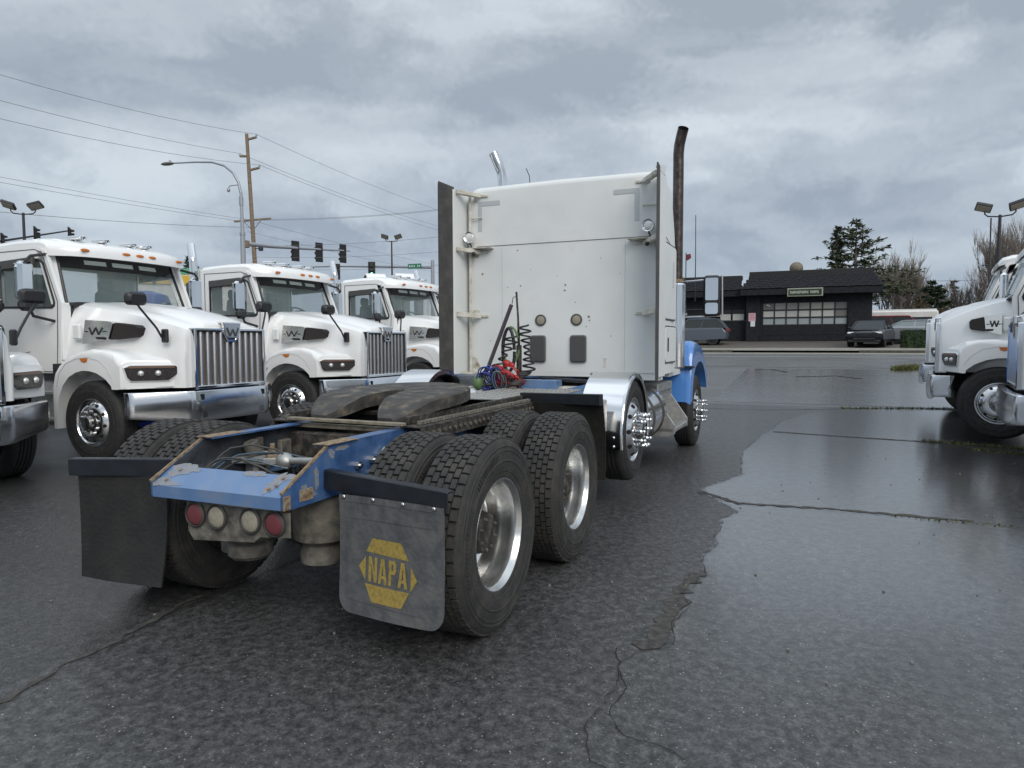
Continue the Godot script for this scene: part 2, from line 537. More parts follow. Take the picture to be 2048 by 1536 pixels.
func wheel_meshes() -> void:
	var w := {}
	M.w = w
	w.drive_tyre = tyre_mesh(true, ROLL).mesh(28)
	w.rib_tyre = tyre_mesh(false, ROLL).mesh(30)
	w.small_tyre = tyre_mesh(false, 0.478).mesh(30)
	var v := func(a): 
		var o := []
		for q in a: o.append(Vector2(q[0], q[1]))
		return o
	# deep-dished outer rim of a dual pair
	w.dish = MB.new().lathe(v.call([[0.285, 0.09], [0.296, 0.112], [0.301, 0.118], [0.299, 0.123], [0.293, 0.123], [0.288, 0.117], [0.284, 0.108], [0.276, 0.1], [0.272, 0.088], [0.268, 0.06], [0.266, 0.02], [0.258, 0.008], [0.255, -0.02], [0.252, -0.06], [0.246, -0.078], [0.232, -0.092], [0.2, -0.098], [0.15, -0.098], [0.125, -0.098]]), AX, 72).mesh(32)
	w.dish_hole = MB.new().cyl(AX * Vector3(0, -0.1, 0), AX * Vector3(0, -0.0955, 0), 0.026, 14).mesh(0)
	w.dish_hub = MB.new().lathe(v.call([[0.15, -0.1], [0.15, -0.07], [0.118, -0.06], [0.116, 0.0], [0.105, 0.035], [0.105, 0.045], [0.06, 0.05], [0.0, 0.05]]), AX, 32).mesh(30)
	var nb := MB.new()
	ring_of(nb, 10, 0.143, -0.098, -0.035, 0.017, 6)
	ring_of(nb, 8, 0.088, 0.04, 0.06, 0.009, 6)
	w.dish_nuts = nb.mesh(0)
	# front-type rim: the disc bulges outwards
	w.bulge = MB.new().lathe(v.call([[0.285, 0.09], [0.296, 0.112], [0.302, 0.118], [0.3, 0.125], [0.293, 0.125], [0.288, 0.117], [0.28, 0.106], [0.268, 0.1], [0.258, 0.108], [0.23, 0.138], [0.2, 0.158], [0.17, 0.163], [0.128, 0.163], [0.124, 0.158]]), AX, 72).mesh(30)
	# a hand hole lies on the slope of the disc; the spiked cover stands on it
	w.hole = MB.new().cyl(AX * Vector3(-0.0075, -0.0094, 0), AX * Vector3(0.0014, 0.0017, 0), 0.022, 14).mesh(0)
	w.hub = MB.new().lathe(v.call([[0.126, 0.15], [0.122, 0.165], [0.098, 0.172], [0.094, 0.205], [0.075, 0.222], [0.04, 0.228], [0.0, 0.228]]), AX, 32).mesh(30)
	var fb := MB.new()
	ring_of(fb, 10, 0.146, 0.16, 0.19, 0.0165, 6)
	w.nuts = fb.mesh(0)
	w.spike = MB.new().lathe(v.call([[0.024, 0.0], [0.024, 0.016], [0.019, 0.02], [0.016, 0.05], [0.019, 0.056], [0.019, 0.066], [0.011, 0.078], [0.011, 0.086], [0.018, 0.092], [0.018, 0.1], [0.008, 0.112], [0.0, 0.114]]), AX, 10).mesh(40)
	w.back = MB.new().lathe(v.call([[0.0, -0.05], [0.2, -0.06], [0.278, -0.09], [0.286, -0.1], [0.284, 0.08], [0.26, 0.09], [0.1, 0.0], [0.0, 0.0]]), AX, 40).mesh(30)

# a wheel is a child of the truck: side +1 shows its outer face to +x, -1 to -x
func wheel(truck: Node3D, kind: String, at: Vector3, side: int, phase: float) -> Node3D:
	var w: Dictionary = M.w
	var o := node(truck, "wheel", at)
	o.rotation = Vector3(phase, 0, 0 if side > 0 else PI)
	match kind:
		"outer":
			part(o, "tyre", w.drive_tyre, M.tread)
			part(o, "rim", w.dish, M.alu_bright)
			around(o, "hand_hole", w.dish_hole, M.dark, 0.208, 0.0)
			part(o, "hub", w.dish_hub, M.grime)
			part(o, "lug_nut", w.dish_nuts, M.grey_grime)
		"inner":
			part(o, "tyre", w.drive_tyre, M.tread)
			part(o, "rim", w.back, M.grime)
		"front":
			part(o, "tyre", w.rib_tyre, M.tyre)
			part(o, "rim", w.bulge, M.wheel_chrome)
			around(o, "hand_hole", w.hole, M.dark, 0.2345, 0.137)
			part(o, "hub", w.hub, M.hub_chrome)
			part(o, "lug_nut", w.nuts, M.wheel_chrome)
			part(o, "drum", w.back, M.dark)
		"spiked", "pusher":
			part(o, "tyre", w.small_tyre if kind == "pusher" else w.rib_tyre, M.tyre)
			part(o, "rim", w.bulge, M.wheel_chrome)
			around(o, "hand_hole", w.hole, M.dark, 0.2345, 0.137)
			part(o, "hub", w.hub, M.hub_chrome)
			around(o, "lug_nut_cover", w.spike, M.chrome, 0.148, 0.16)
			part(o, "drum", w.back, M.dark)
	return o

# ten alike pieces round a wheel's axis, each a part of its own
func around(o: Node3D, called: String, m: Mesh, mt: Material, r: float, h: float) -> void:
	for i in 10:
		var q := part(o, called, m, mt)
		var a := TAU * i / 10.0
		q.transform = Transform3D(Basis(Vector3.RIGHT, a), Vector3.ZERO) * Transform3D(Basis.IDENTITY, AX * Vector3(r, h, 0))

# ------------------------------------------------------------------ the blue and white tractor unit
func tractor() -> void:
	var t := thing("semi_truck", "blue framed tractor unit with a tall white sleeper, in the middle of the wet lot", "truck")
	var b: MB
	# chassis rails: C sections, cut slanting at the tail
	for sd in [-1.0, 1.0]:
		b = MB.new()
		var prof := pv([-0.77, 0.75, 8.0, 0.745, 8.0, 1.005, -0.43, 1.005, -0.77, 0.828])
		b.prism(prof, SY.translated(Vector3(sd * 0.427 - 0.004, 0, 0)), 0.0, 0.008, 0.0)
		b.bar(V(sd * 0.39, 1.008, -0.43), V(sd * 0.39, 1.008, 8.0), 0.085, 0.01)
		b.bar(V(sd * 0.39, 0.744, -0.73), V(sd * 0.39, 0.744, 8.0), 0.085, 0.01)
		var rail := part(t, "frame_rail", b, M.rail_blue, 0)
		b = MB.new().prism(pv([-0.75, 0.752, 7.9, 0.752, 7.9, 0.998, -0.42, 0.998, -0.75, 0.826]), SY.translated(Vector3(sd * 0.42 - 0.0015, 0, 0)), 0.0, 0.003)
		part(rail, "grimy_inner_face", b, M.rail_grime, 0)
		b = MB.new()
		b.bar(V(sd * 0.4, 1.0145, -0.448), V(sd * 0.4, 1.0145, -0.18), 0.098, 0.003)
		b.bar(V(sd * 0.427, 1.007, -0.43), V(sd * 0.427, 0.826, -0.776), 0.013, 0.012)
		part(t, "rusted_edge", b, M.rust, 0)
	# rear cross member: sloping blue plate with a folded lip
	b = MB.new()
	var slope := pv([-0.772, 0.806, -0.64, 0.886, -0.64, 0.88, -0.766, 0.803, -0.766, 0.745, -0.772, 0.745])
	b.prism(slope, SY.translated(Vector3(-0.418, 0, 0)), 0.0, 0.836, 0.0)
	part(t, "rear_cross_member", b, M.blue, 0)
	b = MB.new()
	var rs := RandomNumberGenerator.new()
	rs.seed = 5
	var tilt := Basis(Vector3.RIGHT, atan2(0.08, 0.132))
	for q in [[-0.33, -0.67, 0.07, 0.045], [-0.27, -0.655, 0.05, 0.03], [-0.38, -0.745, 0.07, 0.03], [-0.29, -0.755, 0.06, 0.014], [0.33, -0.67, 0.03, 0.05], [0.31, -0.72, 0.026, 0.05], [0.16, -0.65, 0.06, 0.018], [0.37, -0.65, 0.05, 0.02]]:
		var poly := PackedVector2Array()
		for i in 14:
			var a := TAU * i / 14
			var r := rs.randf_range(0.55, 1.15)
			poly.append(Vector2(cos(a) * q[2] * r * 1.25, sin(a) * q[3] * r * 1.2))
		var s: float = q[1]
		var at := V(q[0], 0.806 + (s + 0.772) * 0.606 + 0.0005, s)
		part(t, "rust_patch", MB.new().prism(poly, Transform3D(tilt * XS.basis, at), -0.001, 0.0016), M.rust_speck, 0)
	for q in [[-0.4, 0.965, 0.035, 0.032], [-0.31, 0.982, 0.07, 0.014], [-0.52, 0.86, 0.02, 0.07], [-0.62, 0.81, 0.03, 0.04], [-0.57, 0.78, 0.06, 0.02]]:
		var poly := PackedVector2Array()
		for i in 14:
			var a := TAU * i / 14
			var r := rs.randf_range(0.5, 1.1)
			poly.append(Vector2(q[0] + cos(a) * q[2] * r, q[1] + sin(a) * q[3] * r))
		part(t, "rust_patch", MB.new().prism(poly, SY.translated(Vector3(0.43, 0, 0)), 0.0, 0.0022), M.rust_speck, 0)
	b = MB.new()
	for q in [[-0.33, -0.67], [-0.35, -0.74], [0.35, -0.665], [0.32, -0.735], [0.345, -0.71]]:
		b.cyl(V(q[0], 0.808 + (q[1] + 0.772) * 0.606, q[1]), V(q[0], 0.816 + (q[1] + 0.772) * 0.606, q[1] - 0.004), 0.009, 8)
	part(t, "bolt", b, M.rust, 0)
	part(t, "rusted_bracket", MB.new().box(V(0.424, 0.775, -0.74), Vector3(0.022, 0.07, 0.05), 0.004), M.rust, 0)
	part(t, "rusted_bracket", MB.new().box(V(0.428, 0.79, -0.6), Vector3(0.012, 0.06, 0.1), 0.003), M.rust, 0)
	# tail light panel
	b = MB.new().prism(pv([-0.243, 0.722, 0.424, 0.722, 0.424, 0.6, 0.24, 0.585, 0.2, 0.555, -0.2, 0.525, -0.235, 0.57]), XY.translated(V(0, 0, -0.712)), -0.006, 0.006, 0.002)
	part(t, "light_panel", b, M.grey_grime, 0)
	for q in [[-0.176, 0], [-0.03, 1], [0.188, 1], [0.338, 0]]:
		var lt := part(t, "tail_light", MB.new().lathe([Vector2(0, 0.0), Vector2(0.066, 0), Vector2(0.066, 0.014), Vector2(0.058, 0.02), Vector2(0.055, 0.012)], Transform3D(Basis(Vector3.RIGHT, PI / 2), V(q[0], 0.662, -0.717)), 28), M.rubber, 30)
		part(lt, "lens", MB.new().lathe([Vector2(0.055, 0.008), Vector2(0.05, 0.016), Vector2(0.03, 0.02), Vector2(0, 0.021)], Transform3D(Basis(Vector3.RIGHT, PI / 2), V(q[0], 0.662, -0.717)), 28), M.pale_lens if q[1] else M.red_lens, 50)
	# air tank that hangs behind the panel
	b = MB.new().cyl(V(-0.03, 0.50, -0.5), V(-0.03, 0.555, -0.5), 0.13, 28, 0.012).cyl(V(-0.03, 0.40, -0.5), V(-0.03, 0.5, -0.5), 0.115, 28, 0.02)
	part(t, "air_spring_base", b, M.grey_grime, 35)
	# air springs beside the axles
	for q in [[0.46, 0.06], [0.46, 1.4], [-0.62, 0.06], [-0.62, 1.4]]:
		var pr := [Vector2(0.0, 0.36), Vector2(0.115, 0.36), Vector2(0.118, 0.42), Vector2(0.1, 0.455), Vector2(0.11, 0.47), Vector2(0.15, 0.49), Vector2(0.155, 0.56), Vector2(0.15, 0.7), Vector2(0.13, 0.73), Vector2(0, 0.73)]
		part(t, "air_spring", MB.new().lathe(pr, Transform3D(Basis.IDENTITY, V(q[0] * 0.62 if q[0] > 0 else -0.28, 0, q[1] - 0.36)), 28), M.grey_grime, 35)
	# axles with differentials, torque rods, brake chambers
	for s in [0.0, 1.32]:
		b = MB.new().cyl(V(-1.0, 0.51, s), V(1.0, 0.51, s), 0.075, 16)
		b.ball(V(0.02, 0.53, s), Vector3(0.2, 0.22, 0.22), 20, 12)
		b.cyl(V(0.02, 0.55, s), V(0.02, 0.58, s + 0.42), 0.1, 16, 0.02)
		b.cyl(V(0.02, 0.53, s - 0.1), V(0.02, 0.53, s - 0.24), 0.13, 20, 0.03)
		part(t, "axle", b, M.grime, 40)
		for sd in [-1.0, 1.0]:
			b = MB.new().cyl(V(sd * 0.56, 0.66, s - 0.22), V(sd * 0.56, 0.66, s - 0.05), 0.085, 16, 0.015)
			part(t, "brake_chamber", b, M.grime, 40)
	b = MB.new().tube([V(0.38, 0.9, -0.2), V(0.1, 0.86, -0.14), V(-0.1, 0.845, -0.12)], 0.022, 10).ball(V(-0.12, 0.845, -0.12), Vector3(0.06, 0.05, 0.05), 12, 8)
	part(t, "torque_rod", b, M.alu_plate, 40)
	b = MB.new().prism(pv([-0.42, 0.0, -0.34, 0.05, -0.24, 0.03, -0.15, 0.0, -0.13, -0.06, -0.2, -0.09, -0.34, -0.1, -0.42, -0.14]), XS.translated(V(-0.02, 0.845, -0.1)), -0.02, 0.02, 0.006)
	b.box(V(-0.36, 0.8, -0.08), Vector3(0.1, 0.16, 0.14), 0.02)
	part(t, "spring_mount", b, M.alu_plate, 0)
	b = MB.new().cyl(V(-0.2, 0.86, -0.13), V(-0.2, 0.885, -0.13), 0.04, 14, 0.006).cyl(V(-0.2, 0.88, -0.13), V(-0.2, 0.945, -0.13), 0.014, 10).cyl(V(-0.2, 0.89, -0.13), V(-0.2, 0.915, -0.13), 0.024, 6)
	part(t, "mount_bolt", b, M.rust, 0)
	# cross members between the rails
	for s in [0.3, 0.85, 1.35, 2.1, 3.0]:
		part(t, "cross_member", MB.new().box(V(0, 0.86, s), Vector3(0.84, 0.2, 0.07), 0.01), M.grime, 0)
	for q in [[-0.405, 0.86, -0.02, 0.03, 0.2, 0.06], [-0.4, 0.84, 0.2, 0.04, 0.16, 0.1], [0.4, 0.86, 0.1, 0.03, 0.18, 0.08], [-0.3, 0.79, -0.42, 0.1, 0.06, 0.08], [0.25, 0.78, -0.46, 0.14, 0.07, 0.09], [0.05, 0.76, -0.5, 0.08, 0.05, 0.06]]:
		part(t, "frame_bracket", MB.new().box(V(q[0], q[1], q[2]), Vector3(q[3], q[4], q[5]), 0.008), M.grey_grime, 0)
	for q in [[-0.32, 0.05], [0.3, 0.02]]:
		part(t, "shock_absorber", MB.new().cyl(V(q[0], 0.55, q[1] - 0.06), V(q[0] * 1.1, 0.95, q[1] - 0.2), 0.035, 12, 0.006).cyl(V(q[0] * 1.04, 0.72, q[1] - 0.118), V(q[0] * 1.1, 0.95, q[1] - 0.2), 0.045, 12, 0.006), M.grey_grime, 40)
	part(t, "rail_gusset", MB.new().prism(pv([0.75, 0.78, 1.12, 0.8, 1.05, 0.96, 0.82, 0.96]), SY.translated(Vector3(0.44, 0, 0)), 0.0, 0.04, 0.004), M.rail_blue, 0)
	part(t, "rail_gusset", MB.new().prism(pv([1.5, 0.8, 1.75, 0.8, 1.72, 0.95, 1.53, 0.95]), SY.translated(Vector3(0.44, 0, 0)), 0.0, 0.04, 0.004), M.rail_blue, 0)
	for q in [0.5, 0.62, 1.2, 1.32, 1.44, 1.9]:
		part(t, "rail_bolt", MB.new().cyl(V(0.43, 0.93, q), V(0.452, 0.93, q), 0.016, 6), M.grey_grime, 0)
	# loose air lines
	var rp := RandomNumberGenerator.new()
	rp.seed = 8
	for i in 5:
		var x0 := -0.36 + i * 0.012
		var path := []
		var y1 := rp.randf_range(0.8, 0.93)
		for k in 12:
			var f := k / 11.0
			path.append(V(lerpf(x0, rp.randf_range(-0.3, 0.2) if k == 11 else x0 + f * 0.36, f), 0.78 + sin(f * PI) * (y1 - 0.74) + rp.randf_range(-0.008, 0.008), -0.56 + f * (0.3 + 0.12 * i)))
		part(t, "air_line", MB.new().tube(path, 0.0055, 6), M.line_blue if i % 2 else M.rubber, 60)
	# the bolts on the right rail
	for q in [[-0.19, 0.87], [-0.03, 0.8], [-0.05, 0.88]]:
		b = MB.new().cyl(V(0.43, q[1], q[0]), V(0.46, q[1], q[0]), 0.022, 6).cyl(V(0.455, q[1], q[0]), V(0.475, q[1], q[0]), 0.01, 8)
		part(t, "rail_bolt", b, M.alu, 0)
	b = MB.new().lathe([Vector2(0.05, 0), Vector2(0.055, 0.03), Vector2(0.04, 0.05), Vector2(0.035, 0.01)], Transform3D(AX.basis, V(0.43, 0.885, 0.06)), 18)
	part(t, "tow_ring", b, M.alu, 40)
	# mud flap hangers: swept bars
	for sd in [-1.0, 1.0]:
		b = MB.new()
		var a := V(sd * 0.435, 0.885, -0.44)
		var e := V(sd * 1.215, 0.858 + (0.0 if sd > 0 else 0.012), -0.565 if sd > 0 else -0.64)
		b.bar(a, e, 0.05, 0.012, 0.003)
		var dn := Vector3(0, -0.045, 0)
		b.bar(a + dn + Vector3(0, 0, 0.026), e + dn + Vector3(0, 0, 0.026), 0.008, 0.095, 0.002)
		part(t, "flap_hanger", b, M.navy, 0)
	mud_flap(t, 1.0)
	mud_flap(t, -1.0)
	# driven wheels
	var k := 0
	for s in [0.0, 1.32]:
		for sd in [-1, 1]:
			wheel(t, "inner", V(0.752 * sd, 0.519, s), sd, 0.4 + 0.3 * k)
			wheel(t, "outer", V(1.087 * sd, 0.519, s), sd, 0.1 + 0.7 * k)
			k += 1
	# sliding fifth wheel
	for sd in [-1.0, 1.0]:
		b = MB.new().bar(V(sd * 0.49, 1.026, 0.28), V(sd * 0.49, 1.026, 2.25), 0.15, 0.012, 0.002)
		b.bar(V(sd * 0.565, 0.985, 0.28), V(sd * 0.565, 0.985, 2.25), 0.012, 0.09, 0.002)
		b.bar(V(sd * 0.44, 1.058, 0.32), V(sd * 0.44, 1.058, 2.2), 0.03, 0.05, 0.004)
		part(t, "slider_rail", b, M.grime, 0)
		b = MB.new()
		for i in 40:
			b.box(V(sd * 0.515, 1.045, 0.36 + i * 0.046), Vector3(0.034, 0.024, 0.026), 0.003)
		for i in 26:
			b.cyl(V(sd * 0.572, 0.985, 0.34 + i * 0.073), V(sd * 0.582, 0.985, 0.34 + i * 0.073), 0.014, 6)
		part(t, "slider_tooth", b, M.grey_grime, 0)
	b = MB.new().bar(V(-0.44, 1.042, 0.3), V(0.46, 1.042, 0.26), 0.05, 0.02, 0.003).bar(V(-0.42, 1.0, 0.33), V(0.42, 1.0, 0.3), 0.03, 0.03, 0.003)
	part(t, "slider_stop", b, M.dusty, 0)
	b = MB.new().box(V(0, 1.045, 1.0), Vector3(0.86, 0.03, 0.5), 0.005).box(V(0.34, 1.09, 1.0), Vector3(0.12, 0.12, 0.3), 0.015).box(V(-0.34, 1.09, 1.0), Vector3(0.12, 0.12, 0.3), 0.015)
	part(t, "fifth_wheel_base", b, M.grime, 0)
	b = MB.new()
	for sd in [-1.0, 1.0]:
		var rings := []
		for q in [[0.37, 0.2, 0.31, 1.062], [0.42, 0.165, 0.365, 1.085], [0.5, 0.125, 0.41, 1.124], [0.6, 0.098, 0.45, 1.163], [0.66, 0.088, 0.468, 1.176], [0.8, 0.07, 0.484, 1.186], [0.9, 0.055, 0.487, 1.193], [0.97, 0.03, 0.486, 1.197], [0.99, 0.001, 0.484, 1.198], [1.1, 0.001, 0.468, 1.204], [1.22, 0.001, 0.43, 1.21], [1.32, 0.001, 0.37, 1.215], [1.4, 0.001, 0.28, 1.219], [1.46, 0.001, 0.17, 1.222], [1.485, 0.001, 0.05, 1.223]]:
			var d: float = 0.085 if q[0] > 0.55 else 0.03 + (q[0] - 0.37) * 0.3
			rings.append(PackedVector3Array([V(sd * q[1], q[3], q[0]), V(sd * (q[2] - 0.012), q[3], q[0]), V(sd * q[2], q[3] - 0.012, q[0]), V(sd * q[2], q[3] - d, q[0]), V(sd * q[1], q[3] - d, q[0])]))
		b.loft(rings)
	part(t, "fifth_wheel_plate", b, M.fifth, 25)
	# diamond plate deck
	b = MB.new().box(V(0.0, 1.016, 3.25), Vector3(0.9, 0.012, 1.7), 0.002)
	for i in 12:
		for j in 22:
			var at := V(-0.41 + i * 0.074, 1.0235, 2.46 + j * 0.075)
			b.box(at, Vector3(0.042, 0.005, 0.012), 0.0, Basis(Vector3.UP, PI / 4 if (i + j) % 2 else -PI / 4))
	part(t, "deck_plate", b, M.alu_plate, 0)
	b = MB.new().box(V(-0.05, 1.06, 3.95), Vector3(0.42, 0.11, 0.2), 0.006).prism(pv([0.16, 1.0, 0.58, 1.1, 0.58, 1.03, 0.5, 1.0]), XY.translated(V(0, 0, 3.9)), -0.01, 0.01)
	b.box(V(0.45, 1.0, 3.6), Vector3(0.2, 0.02, 0.5), 0.002)
	part(t, "deck_box", b, M.blue, 0)
	part(t, "deck_tray", MB.new().box(V(0.3, 1.03, 4.05), Vector3(0.3, 0.02, 0.2), 0.002), M.dirty_white, 0)
	b = MB.new().tube([V(-0.1, 1.12, 4.1), V(0.5, 1.1, 4.05), V(0.62, 1.08, 4.03), V(0.64, 0.95, 4.03)], 0.022, 10)
	part(t, "deck_pipe", b, M.navy, 50)
	# guard ahead of the driven wheels
	for sd in [-1.0, 1.0]:
		b = MB.new().bar(V(sd * 0.43, 1.06, 2.2), V(sd * 1.2, 1.08, 1.98), 0.05, 0.09, 0.004)
		part(t, "guard_hanger", b, M.navy, 0)
		b = MB.new()
		var rings := []
		for i in 9:
			var f := i / 8.0
			var y := 1.04 - f * 0.62
			var s := 2.02 + 0.05 * sin(f * 3.0) + 0.06 * f
			rings.append(PackedVector3Array([V(sd * 0.58, y, s + 0.06), V(sd * 1.2, y, s), V(sd * 1.2, y, s + 0.012), V(sd * 0.58, y, s + 0.072)]))
		part(t, "guard_flap", b.loft(rings), M.flap_dark, 30)
		part(t, "side_box", MB.new().box(V(sd * 0.92, 0.9, 2.4), Vector3(0.36, 0.28, 0.22), 0.01), M.alu_plate, 0)
	# lifted pusher axle
	part(t, "pusher_axle", MB.new().cyl(V(-1.0, 0.7, 3.12), V(1.0, 0.7, 3.12), 0.07, 16), M.grime)
	for sd in [-1, 1]:
		wheel(t, "pusher", V(1.065 * sd, 0.712, 3.12), sd, 0.3)
		b = MB.new()
		var prof := [[0.82, -0.045], [0.82, 0.0], [1.19, 0.0], [1.215, -0.012], [1.222, -0.035], [1.21, -0.05], [1.19, -0.012], [0.832, -0.012]]
		var rings := []
		for i in 29:
			var a := deg_to_rad(-12.0 + 204.0 * i / 28.0)
			var ring := PackedVector3Array()
			for q in prof:
				var r: float = 0.545 + q[1]
				ring.append(V(sd * q[0], 0.705 + sin(a) * r, 3.12 + cos(a) * r))
			rings.append(ring)
		part(t, "wheel_fender", b.loft(rings), M.chrome_soft, 40)
		b = MB.new()
		for y in [0.7, 0.62]:
			b.ball(V(sd * 1.14, y, 3.12 - 0.548), Vector3(0.012, 0.012, 0.008), 10, 6)
		part(t, "fender_rivet", b, M.chrome, 60)
	# fuel tanks with bands, steps
	for sd in [-1.0, 1.0]:
		var tk := part(t, "fuel_tank", MB.new().lathe([Vector2(0, 0), Vector2(0.22, 0.01), Vector2(0.285, 0.04), Vector2(0.3, 0.08), Vector2(0.3, 1.0), Vector2(0.285, 1.04), Vector2(0, 1.06)], Transform3D(Basis(Vector3.RIGHT, -PI / 2), V(sd * 0.9, 0.73, 3.72)), 40), M.chrome_soft, 40)
		for s in [4.0, 4.5]:
			part(tk, "tank_band", MB.new().lathe([Vector2(0.301, 0), Vector2(0.31, 0.004), Vector2(0.31, 0.046), Vector2(0.301, 0.05)], Transform3D(Basis(Vector3.RIGHT, -PI / 2), V(sd * 0.9, 0.73, s)), 40), M.rubber, 30)
		b = MB.new()
		var side := pv([0.7, 1.03, 1.06, 1.03, 1.06, 0.93, 1.06, 0.86, 1.27, 0.56, 1.27, 0.46, 1.2, 0.42, 0.7, 0.42])
		if sd < 0:
			for i in side.size():
				side[i].x = -side[i].x
		b.prism(side, XY.translated(V(0, 0, 4.86)), -0.01, 0.01, 0.003)
		b.prism(side, XY.translated(V(0, 0, 5.75)), -0.01, 0.01, 0.003)
		b.box(V(sd * 0.88, 0.985, 5.3), Vector3(0.38, 0.1, 0.9), 0.012)
		b.box(V(sd * 1.02, 0.72, 5.3), Vector3(0.03, 0.5, 0.88), 0.0)
		b.box(V(sd * 1.15, 0.5, 5.3), Vector3(0.24, 0.05, 0.9), 0.008)
		for i in 9:
			b.box(V(sd * 1.038, 0.56 + i * 0.043, 5.3), Vector3(0.012, 0.012, 0.86), 0.0)
			b.box(V(sd * (1.06 + i * 0.022), 0.5275, 5.3), Vector3(0.009, 0.007, 0.86), 0.0)
			b.box(V(sd * (0.8 + i * 0.028), 1.038, 5.3), Vector3(0.01, 0.007, 0.86), 0.0)
		part(t, "step_box", b, M.alu_plate, 0)
	# steering axle
	part(t, "front_axle", MB.new().box(V(0, 0.45, 7.1), Vector3(1.8, 0.1, 0.14), 0.02), M.grime, 0)
	for sd in [-1, 1]:
		wheel(t, "spiked", V(1.055 * sd, 0.53, 7.1), sd, 0.2)
	sleeper(t)
	cab(t)

func mud_flap(t: Node3D, sd: float) -> void:
	var right := sd > 0
	var x0 := 0.578 if right else 0.6
	var x1 := 1.196
	var b := MB.new()
	var nx := 8
	var ny := 17
	# the sheet hangs with a slight curl; the left one is a plain dark one, swung a little inwards at its foot
	var at := func(u: float, w: float, back: float) -> Vector3:
		var x := lerpf(x0, x1, u)
		var y := lerpf(0.79, 0.218 if right else 0.185, w)
		var s := -0.535 - 0.055 * u * (1.0 if right else 1.5) - 0.03 * w * w + 0.008 * sin(u * 5.0 + w * 2.0)
		if not right:
			s -= 0.05 * w * w * (1.0 - u)
			x = lerpf(x, x - 0.02, w)
		return V(sd * x, y, s + back)
	var edge := []
	# outline in (u, w) with rounded lower corners
	var rows := []
	for j in ny + 1:
		var w := j / 10.0 if j < 9 else 0.86 + 0.14 * pow((j - 9) / 8.0, 0.5)
		var cut := 0.0
		if right and w > 0.86:
			var f := (w - 0.86) / 0.14
			cut = 0.12 * (1.0 - sqrt(maxf(0.0, 1.0 - f * f)))
		var row := []
		for i in nx + 1:
			row.append(Vector2(lerpf(cut, 1.0 - cut, i / float(nx)), w))
		rows.append(row)
	for back in [0.0, 0.011]:
		for j in ny:
			for i in nx:
				var p: Vector2 = rows[j][i]
				var q: Vector2 = rows[j][i + 1]
				var r: Vector2 = rows[j + 1][i + 1]
				var s: Vector2 = rows[j + 1][i]
				if (back > 0.0) == right:
					b.quad(at.call(p.x, p.y, back), at.call(s.x, s.y, back), at.call(r.x, r.y, back), at.call(q.x, q.y, back))
				else:
					b.quad(at.call(p.x, p.y, back), at.call(q.x, q.y, back), at.call(r.x, r.y, back), at.call(s.x, s.y, back))
	for j in ny + 1:
		edge.append(rows[j][0])
	for i in nx:
		edge.append(rows[ny][i + 1])
	for j in ny:
		edge.append(rows[ny - 1 - j][nx])
	for i in edge.size() - 1:
		var p: Vector2 = edge[i]
		var q: Vector2 = edge[i + 1]
		b.quad(at.call(p.x, p.y, 0.0), at.call(q.x, q.y, 0.0), at.call(q.x, q.y, 0.011), at.call(p.x, p.y, 0.011))
	var fl := part(t, "mud_flap", b, M.flap if right else M.flap_dark, 50, "grey mud flap with a yellow hexagon emblem" if right else "plain black mud flap")
	if not right:
		return
	# moulded ribs, bolts and the printed emblem, all lying on the sheet
	b = MB.new()
	var line := func(u0: float, w0: float, u1: float, w1: float, wd: float) -> void:
		for i in 8:
			var p: Vector3 = at.call(lerpf(u0, u1, i / 8.0), lerpf(w0, w1, i / 8.0), -0.001)
			var q: Vector3 = at.call(lerpf(u0, u1, (i + 1) / 8.0), lerpf(w0, w1, (i + 1) / 8.0), -0.001)
			b.bar(p, q, wd, 0.004, 0.0, Vector3(0, 0, 1))
	line.call(0.05, 0.05, 0.93, 0.04, 0.006)
	line.call(0.07, 0.185, 0.9, 0.175, 0.008)
	for u in [0.06, 0.24, 0.42, 0.59, 0.77, 0.93]:
		line.call(u, 0.05, u, 0.18, 0.005)
	line.call(0.07, 0.2, 0.08, 0.86, 0.004)
	line.call(0.08, 0.88, 0.86, 0.9, 0.005)
	part(fl, "moulded_rib", b, M.flap, 0)
	b = MB.new()
	for u in [0.05, 0.335, 0.63, 0.92]:
		b.ball(at.call(u, 0.015, -0.003), Vector3(0.011, 0.011, 0.008), 10, 6)
	part(fl, "bolt", b, M.alu, 60)
	b = MB.new()
	# emblem: pieces in a frame of its own, u to the right, w down
	var em := func(poly: Array) -> void:
		var p := pv(poly)
		var idx := Geometry2D.triangulate_polygon(p)
		var w3 := func(q: Vector2, back: float) -> Vector3:
			return at.call(0.485 + q.x * 0.292, 0.605 + q.y * 0.268, back)
		for i in range(0, idx.size(), 3):
			# split once so that the print follows the curl
			var A := p[idx[i]]
			var B := p[idx[i + 1]]
			var C := p[idx[i + 2]]
			if (B - A).cross(C - A) > 0.0:
				var q := B
				B = C
				C = q
			var todo := [[A, B, C]]
			for lev in 3:
				var more := []
				for T in todo:
					var ab: Vector2 = (T[0] + T[1]) * 0.5
					var bc: Vector2 = (T[1] + T[2]) * 0.5
					var ca: Vector2 = (T[2] + T[0]) * 0.5
					more.append_array([[T[0], ab, ca], [ab, T[1], bc], [ca, bc, T[2]], [ab, bc, ca]])
				todo = more
			for T in todo:
				b.tri(w3.call(T[0], -0.0022), w3.call(T[2], -0.0022), w3.call(T[1], -0.0022))
	em.call([-0.52, -1.0, 0.45, -1.0, 0.72, -0.5, -0.73, -0.56])
	em.call([-0.75, 0.44, 0.74, 0.46, 0.5, 0.98, -0.5, 0.98])
	em.call([-0.98, -0.06, -0.74, -0.42, -0.74, 0.36])
	em.call([0.78, -0.35, 0.98, 0.06, 0.78, 0.42])
